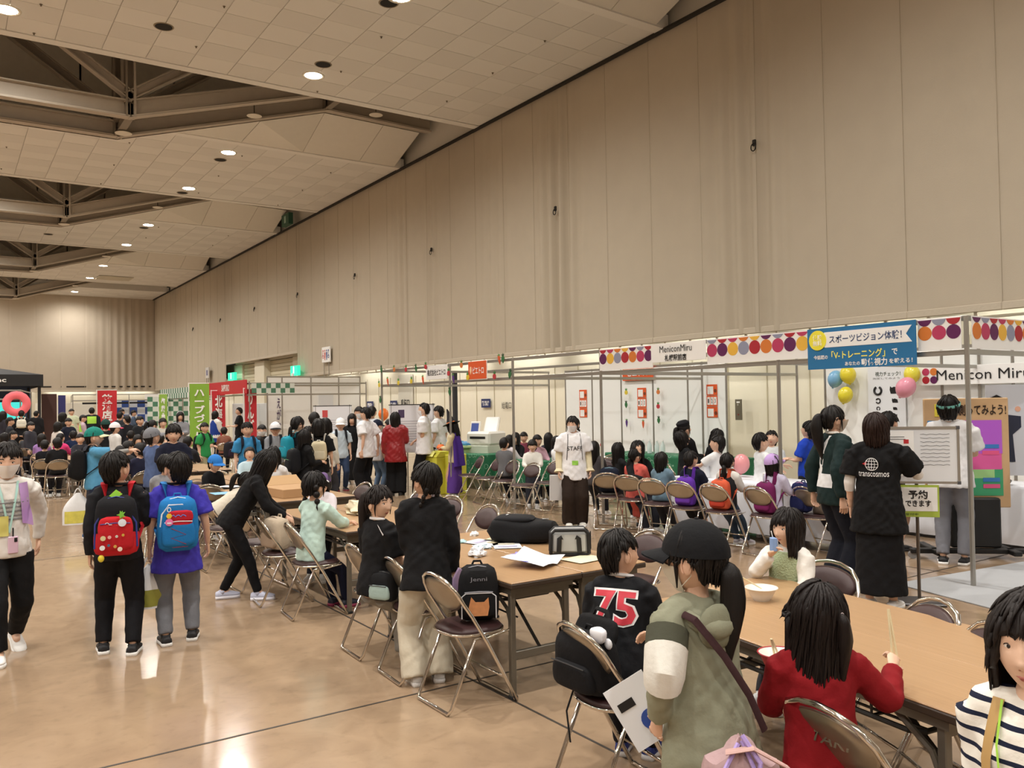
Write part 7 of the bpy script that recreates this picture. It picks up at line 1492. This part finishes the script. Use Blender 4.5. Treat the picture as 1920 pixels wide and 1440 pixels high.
t=thing('pumpkin_ornament','orange pumpkin ornament held by the witch mannequin','ornament',tuple(local_hand(p,1)),0); obj('pumpkin',[(lathe([(0,.06),(.05,.055),(.085,0),(.05,-.055),(0,-.06)],14),mat('e06a20',.5))],t); obj('stalk',[(bar((0,0,.05),(0,0,.09),.01),mat('4a6a2a',.6))],t)
footer('boy in white cap and pale blue tee with crossbody strap, carrying a white bag',640,920,1.46,172,('down','bag'),('short','c3d2dc',.05),('jeans','31405c'),'short',hat=('cap','e6e6e6'),lod=1,shoes=('1a1a20','8a2a3a'),head=(-10,0,0)); wp=PEOPLE[-1]; backpack(wp,'dark backpack on the boy in the white cap','15161c',w=.25,d=.14,h=.34); carry_bag(wp,1,'white plastic bag with yellow print held by the white-capped boy',pc='d8cf60',w=.34,h=.40)
crowd=[(597,786,1.38,0,('down','down'),('short','101012',.05),('shorts','6a6a68'),'bob','girl in black tee and grey shorts with the cream backpack'),(557,782,1.45,62,('down','hold'),('long','1a1c20',.05),('pants','2a2c34'),'lowtail','taller girl in dark jacket with the teal backpack'),(571,806,1.27,70,('down','hold'),('long','121214',.04),('pants','6a5a48'),'long','girl in black beside the cream backpack'),(589,774,1.5,10,('down','down'),('long','2a2a2e',.04),('pants','1a1a1e'),'short','head of a taller child behind the cream backpack girl'),(610,786,1.42,30,('down','down'),('long','dcd8cc',.04),('pants','3a3a40'),'medium','child in cream top behind the cream backpack girl'),(577,801,1.3,120,('down','down'),('long','1a1a1e',.04),('pants','22222a'),'bob','child looking right between the black-haired girls'),
 (516,794,1.37,172,('hold','hold'),('long','8c8f94',.04),('shorts','5c5444'),'short','boy in white and black cap with a grey vest'),(491,797,1.34,182,('hold','down'),('long','141416',.04),('pants','1a1a1e'),'short','masked girl in black beside the grey vest boy'),(463,793,1.38,165,('down','down'),('short','3a86b8',.04),('pants','1e2026'),'short','boy in blue tee with dark pack straps'),
 (647,764,1.5,60,('down','down'),('long','22242a',.04),('pants','1e2026'),'short','distant head over the white notice board'),(660,776,1.45,185,('down','down'),('long','101012',.05),('longskirt','101012'),'long','girl in black dress behind the white cap'),(673,763,1.55,160,('down','down'),('short','dfe2e6',.05),('pants','17181e'),'short','masked person in white behind the white tee woman'),(697,763,1.55,20,('down','down'),('short','d8dce2',.05),('pants','17181e'),'short','person in white beside the orange balloon'),(707,789,1.4,50,('down','down'),('short','e0e0e2',.06),('jeans','5a6f88'),'short','child in navy cap, white tee and pale jeans'),(730,786,1.3,-30,('down','down'),('long','1a1a1e',.04),('pants','1e2026'),'short','child half hidden left of the red jacket'),
 (288,804,1.42,55,('hold','hold'),('long','5c6f9a',.05),('jeans','3a4a66'),'short','person in grey cap and slate blue shirt looking down'),(325,797,1.46,176,('hold','hold'),('short','15182a',.05),('pants','2a2c34'),'mop','tall girl in navy lettered tee facing the camera'),(383,793,1.35,135,('hold','down'),('short','2c8a4c',.04),('pants','8a8468'),'short','boy in green tee with dark straps'),(338,773,1.55,180,('hold','down'),('long','8a8c92',.04),('longskirt','5a5c62'),'long','girl with hairband before the checked backdrop'),(403,771,1.6,60,('down','hold'),('long','e2e0dc',.04),('pants','22242c'),'bob','woman in blue vest with white sleeves at the far booth'),(449,764,1.68,-85,('hold','hold'),('short','17171a',.04),('pants','1a1a1e'),'buzz','man in black at the red booth'),
 (305,784,1.4,170,('hold','down'),('short','b9b6ac',.04),('pants','c4b870'),'ponytail','girl in pale grey with yellow bag left of the backdrop'),(285,788,1.38,60,('down','down'),('short','dcd8d4',.04),('skirt','d0a8b4'),'ponytail','girl in white with dark strap and pink skirt'),(290,762,1.6,70,('hold','down'),('short','4a5258',.04),('pants','c9c4c0'),'buzz','man far back by the white panels'),
 (198,786,1.35,0,('down','down'),('long','17181c',.04),('pants','17181c'),'short','child in dark green cap, back turned'),(215,788,1.3,60,('hold','down'),('long','d2d0cc',.04),('pants','5a5a60'),'short','child in pink and white cap with a white shirt'),(172,764,1.68,0,('down','down'),('long','1a1c22',.04),('pants','15151a'),'buzz','guard in lime reflective vest, back turned'),(134,763,1.6,170,('down','hold'),('short','c9d2b4',.04),('pants','5a5a60'),'short','person in pale green tee far at the wall'),(117,770,1.5,80,('down','down'),('long','111113',.05),('longskirt','111113'),'long','girl in black coat far left of the guard'),(155,772,1.4,90,('down','hold'),('long','b8a4b0',.04),('pants','2a2a30'),'short','child in dusty pink beside the guard'),
 (40,767,1.58,0,('down','down'),('long','17181c',.04),('pants','15151a'),'short','person in black with a white pack under the ring sign'),(68,771,1.62,20,('down','down'),('long','1a1a1e',.04),('pants','15151a'),'short','dark figure by the tent post'),(18,775,1.4,90,('hold','down'),('long','2a2c32',.04),('pants','22242a'),'short','dark child before the teal screen'),(5,770,1.55,60,('down','down'),('long','2a2830',.04),('pants','22242a'),'medium','person at the far left edge by the tent'),(57,785,1.3,120,('hold','down'),('long','3a3a42',.04),('pants','22242a'),'short','child in charcoal left of the tent post'),
 (108,784,1.3,60,('down','down'),('long','d8d0c8',.04),('pants','3a3a40'),'bob','child in cream top behind the pink jacket'),(128,780,1.35,150,('hold','down'),('long','1c2030',.04),('pants','22242a'),'short','child in navy left of the guard'),(228,762,1.55,80,('hold','down'),('long','7f8890',.04),('pants','22242a'),'short','person in grey before the blue checks'),(250,764,1.5,100,('down','hold'),('long','4a5a72',.04),('pants','22242a'),'short','person in slate before the blue checks'),(262,781,1.4,150,('hold','hold'),('long','1e2024',.04),('pants','22242a'),'short','boy in dark jacket with glasses, behind the capped person'),(238,779,1.4,-40,('down','down'),('long','202228',.04),('pants','22242a'),'short','boy in dark jacket right of the pink cap'),(225,773,1.5,30,('down','down'),('long','2c3036',.04),('pants','22242a'),'short','taller boy in dark jacket under the blue checks'),
 (600,0,0,0,0,0,0,0,0)]
for c in crowd[:-1]:
    px,py,h,an,ar,tp,bt,hr_,lab=c; kw={}
    if 'white and black cap' in lab: kw['hat']=('cap','e2e2e4','17171a')
    if 'navy cap' in lab: kw['hat']=('cap','151c30')
    if 'grey cap' in lab: kw['hat']=('cap','7a7b80')
    if 'dark green cap' in lab: kw['hat']=('cap','1f3f38')
    if 'pink and white cap' in lab: kw['hat']=('cap','e6e2e4','d0506a')
    if 'hairband' in lab: kw['hat']=('hoop','e8e8ea')
    if 'asked' in lab and 'behind' in lab or 'masked girl' in lab: kw['mask']='eef0f2'
    d=None
    # standing people placed at their own distance: head top seen at py
    hor=CH
    dist=dict([(786,19.3),(782,18.4),(806,18.6),(774,22.5),(801,20.5),(794,18.2),(797,14.2),(793,17.5),(764,30.),(776,18.8),(763,21.),(789,16.9),(804,14.6),(773,25.),(771,27.),(784,22.)]).get(py)
    base={0:0}
    dd={('head of'):21.5,('child in cream top behind the cream'):20.2,('child looking right'):20.,('masked girl'):19.6,('boy in blue tee'):17.2,('distant head'):25.,('masked person'):19.5,('person in white beside'):19.5,('child half hidden'):17.5,('man in black at'):28.,('girl in pale grey'):21.5,('girl in white with'):20.,('man far back'):40.,('child in dark green'):21.,('child in pink and'):20.,('guard'):34.,('person in pale green'):37.,('girl in black coat'):28.,('child in dusty'):32.,('person in black with'):33.,('dark figure'):38.,('dark child'):28.,('person at the far left'):33.,('child in charcoal'):25.,('child in cream top behind the pink'):24.,('child in navy left'):27.,('person in grey before'):42.,('person in slate'):40.,('boy in dark jacket with'):24.,('boy in dark jacket right'):26.,('taller boy'):30.,('boy in green'):19.5,('girl in black dress'):18.8}
    dd.update({'girl in black tee':13.5,'taller girl':14.,'girl in black beside':13.,'head of':16.,'child in cream top behind the cream':14.6,'child looking right':14.6,'boy in white and black cap':16.,'masked girl':17.,'boy in blue tee':14.6,'person in grey cap':12.6,'tall girl in navy':12.2})
    for k_,v_ in dd.items():
        if lab.startswith(k_): dist=v_
    if lab.startswith('person in grey before'): dist=42.
    a=GD(px,py,dist); zt=a[2]; h2=min(max(zt,h*.9),h*1.1); p=person(lab,a[:2],-(math.atan2(a[0],a[1])+math.radians(an)),round(h2,2),adult=h>1.56,arms=ar,top=tp,bot=bt,hair=hr_,lod=2 if dist>15 else 1,face=not(abs(an)<50),seed=px%4,fit=1.25,head=((0,-14,0) if 'looking down' in lab else (0,0,0)),**kw)
    if 'cream backpack' in lab and 'grey shorts' in lab: backpack(p,'cream leather backpack on the girl in black tee','cfc4a4','d8cfb4','b8ac8c',w=.25,d=.12,h=.32,dz=-.07,strap='d8d4cc')
    if 'teal backpack' in lab: backpack(p,'teal backpack on the taller girl in dark jacket','1f8aa0','2a98ae',w=.27,d=.16,h=.38)
    if lab.startswith('girl in black beside'): backpack(p,'large black backpack with green trim beside the teal one','15161a','15161a','4a8a5a',w=.28,d=.17,h=.38)
    if lab.startswith('boy in white and black cap'): backpack(p,'dark pack worn by the grey vest boy','17181e',w=.26,d=.14,h=.34)
    if 'blue tee with dark' in lab: backpack(p,'dark blue pack worn by the boy in blue tee','151a28',w=.26,d=.14,h=.34)
    if lab.startswith('boy in green tee'): backpack(p,'black pack worn by the boy in green','15161a',w=.26,d=.14,h=.34)
    if 'navy lettered' in lab: torso_print(p,'LONDON',.24,.06,'dcdcdc',-.17,back=False,bold=.02)
    if 'guard' in lab: torso_patch(p,.3,.26,'a4d84a',-.17,name='reflective_vest',off=.006)
    if 'white pack' in lab: backpack(p,'white square pack on the person under the ring sign','d8d4c4','d8d4c4',w=.3,d=.12,h=.3)
    if 'blue vest' in lab: obj('blue_vest',[(ring_torso(p['k'],[(-.3,.118,.09,0),(.3,.108,.085,0),(.75,.106,.082,0),(.95,.062,.055,0)],16),cloth('1f3a8a'))],p['root'])
# ---- seated crowd left of the middle
seat=[(310,850,10.6,1.2,15,('long','8d8f94',.04),'short','child in grey sweatshirt seen from behind between the two boys',{}),(384,830,12.0,1.2,140,('long','141518',.04),'short','child in bright blue cap bending over the table',dict(hat=('cap','2f7ac8'),lean=25)),(400,868,10.3,1.2,85,('long','d6cdbc',.05),'ponytail','child in cream jacket writing with head down',dict(lean=52,hat=('hoop','e8e0e4'),fit=1.8)),(468,836,13.2,1.15,180,('long','b9d2dc',.03),'bun','child with pale blue collar looking down',dict(head=(0,-18,0),face=True)),(512,838,11.6,1.18,15,('long','dfe0e2',.03),'medium','child with black bob and white shirt seen from behind',{}),(262,823,14.5,1.2,-30,('long','22243a',.03),'short','child in navy at the table behind the blue shirt',{}),(240,816,15.5,1.2,60,('long','2a2a2e',.03),'short','dark-haired child seated behind the teal cap',{}),(225,834,15.,1.18,20,('long','cdbfc4',.03),'medium','girl in pale pink top seated behind the teal cap',{}),(205,850,13.6,1.15,30,('long','c9c4cc',.03),'long','girl in white with long hair under the pointing arm',{}),(150,800,21.,1.2,170,('long','2c2c34',.03),'short','child looking down left of the teal cap',{}),(107,815,18.8,1.15,-10,('long','17171a',.03),'short','boy in black at the table left of the teal cap',dict(head=(0,-14,0))),(84,822,19.2,1.15,10,('long','15161c',.03),'short','child in black on the pale backed chair',{}),(78,803,22.,1.2,10,('long','9a78b4',.03),'medium','child in lilac top at the left tables',{}),(113,806,22.,1.2,30,('long','d8407a',.03),'short','child in pink jacket at the left tables',{}),(170,806,20.,1.2,150,('long','30323a',.03),'short','child in charcoal behind the teal cap visor',{}),(186,802,21.5,1.2,30,('long','1c1e24',.03),'short','dark-haired child right of the charcoal one',{}),(245,798,22.5,1.2,0,('long','26282e',.03),'short','boy in dark top seated in the middle crowd',{}),(258,808,19.,1.2,170,('long','1d1e26',.03),'bob','child with white hairband in the middle crowd',{}),(272,800,23.,1.2,60,('long','3c3a40',.03),'short','boy in charcoal at the far tables',{}),(212,800,24.,1.2,90,('long','4c4e58',.03),'short','child in slate at the far tables',{}),(8,800,24.,1.2,60,('long','b83a6a',.03),'bob','child in magenta at the left edge',{}),(24,798,26.,1.2,100,('long','2a2c30',.03),'short','child in black at the left edge tables',{}),(50,800,25.,1.2,20,('long','44464c',.03),'short','child in grey at the left edge tables',{}),(137,795,24.,1.2,0,('long','1d2a4a',.03),'short','child in navy jacket at the left tables',{}),
 (420,800,24.,1.25,0,('long','8a5a4a',.03),'short','child in brown top before the red booth',{}),(352,812,17.,1.2,20,('long','2a2a30',.03),'short','child in dark hood right of the navy lettered tee',{}),(485,815,16.,1.15,0,('long','3a3038',.03),'bob','child behind the pale blue collar',{}),(300,800,19.,1.2,0,('long','cfa8b8',.03),'short','child in rose top in the middle crowd',{}),(182,830,15.8,1.15,190,('long','d8b04a',.03),'short','child in yellow top hidden by the teal cap',{})]
for px,py,d,h,an,tp,hr_,lab,kw in seat:
    a=GD(px,py,d); h2=(a[2]-.455)/.585 if not kw.get('lean') else h; h2=round(min(max(h2,.98),1.32),1); kw=dict(kw); 
    sitter(lab,px,py,d,h2,an,tp,hr_,face=kw.pop('face',abs(an)>60 and d<16),seed=px%4,**kw)
    a=GD(px,py,d); 
    rz=-(math.atan2(a[0],a[1])+math.radians(an)); chair(a[0],a[1],rz,'folding chair under the '+lab,'chairs under the seated crowd')
# ball-shaped extras
t=bag_on_chair('black and mauve backpack with lilac piping on a chair in the crowd',G(432,848,.62)[:2],.4,'1c1a22','2a2030','a88ac0',.34,.2,.42)
t=bag_on_chair('pink padded bag on a chair among the left tables',G(118,812,.62)[:2],.2,'d23c74','d23c74','e890b0',.36,.2,.34)
# far tables and empty chairs
for i,(x,y,rz,w_) in enumerate([(3.1,12.5,0,'left'),(3.65,12.5,0,'right'),(3.2,15.2,0,'left'),(3.75,15.2,0,'right'),(3.4,18.2,0,'left'),(3.95,18.2,0,'right'),(1.9,20.5,0,'left'),(2.45,20.5,0,'right'),(3.0,23.6,.1,'left'),(3.55,23.6,.1,'right'),(.6,24.5,0,'left'),(1.15,24.5,0,'right')]):
    table(x,y,rz,['wood-topped folding table of the fourth pair down the hall','wood-topped folding table of the fifth pair down the hall','wood-topped folding table of the sixth pair down the hall','wood-topped folding table of the left-hand pair in mid hall','wood-topped folding table of the farthest right pair','wood-topped folding table of the farthest left pair'][i//2]+', '+w_+' of two',TG)
fc=[(100,868,80,'pale backed empty folding chair left of the crowd'),(80,866,75,'pale backed empty folding chair at the aisle corner'),(62,852,60,'empty folding chair turned to the left tables'),(52,846,50,'empty folding chair tucked behind the masked child'),(118,862,90,'empty folding chair near the table legs, left crowd'),(140,858,100,'empty folding chair behind the plastic bag'),(150,872,60,'empty folding chair right of the plastic bag'),(232,895,40,'folding chair leaning between the two boys'),(212,880,50,'folding chair seen past the teal cap child'),(420,925,30,'folding chair behind the leaning girl, back to camera'),(405,960,25,'folding chair left of the leaning girl')]
for px,py,an,lab in fc:
    a=G(px,py,.4); chair(a[0],a[1],-(math.atan2(a[0],a[1])+math.radians(an)),lab,'empty folding chairs in the crowd')
finish()
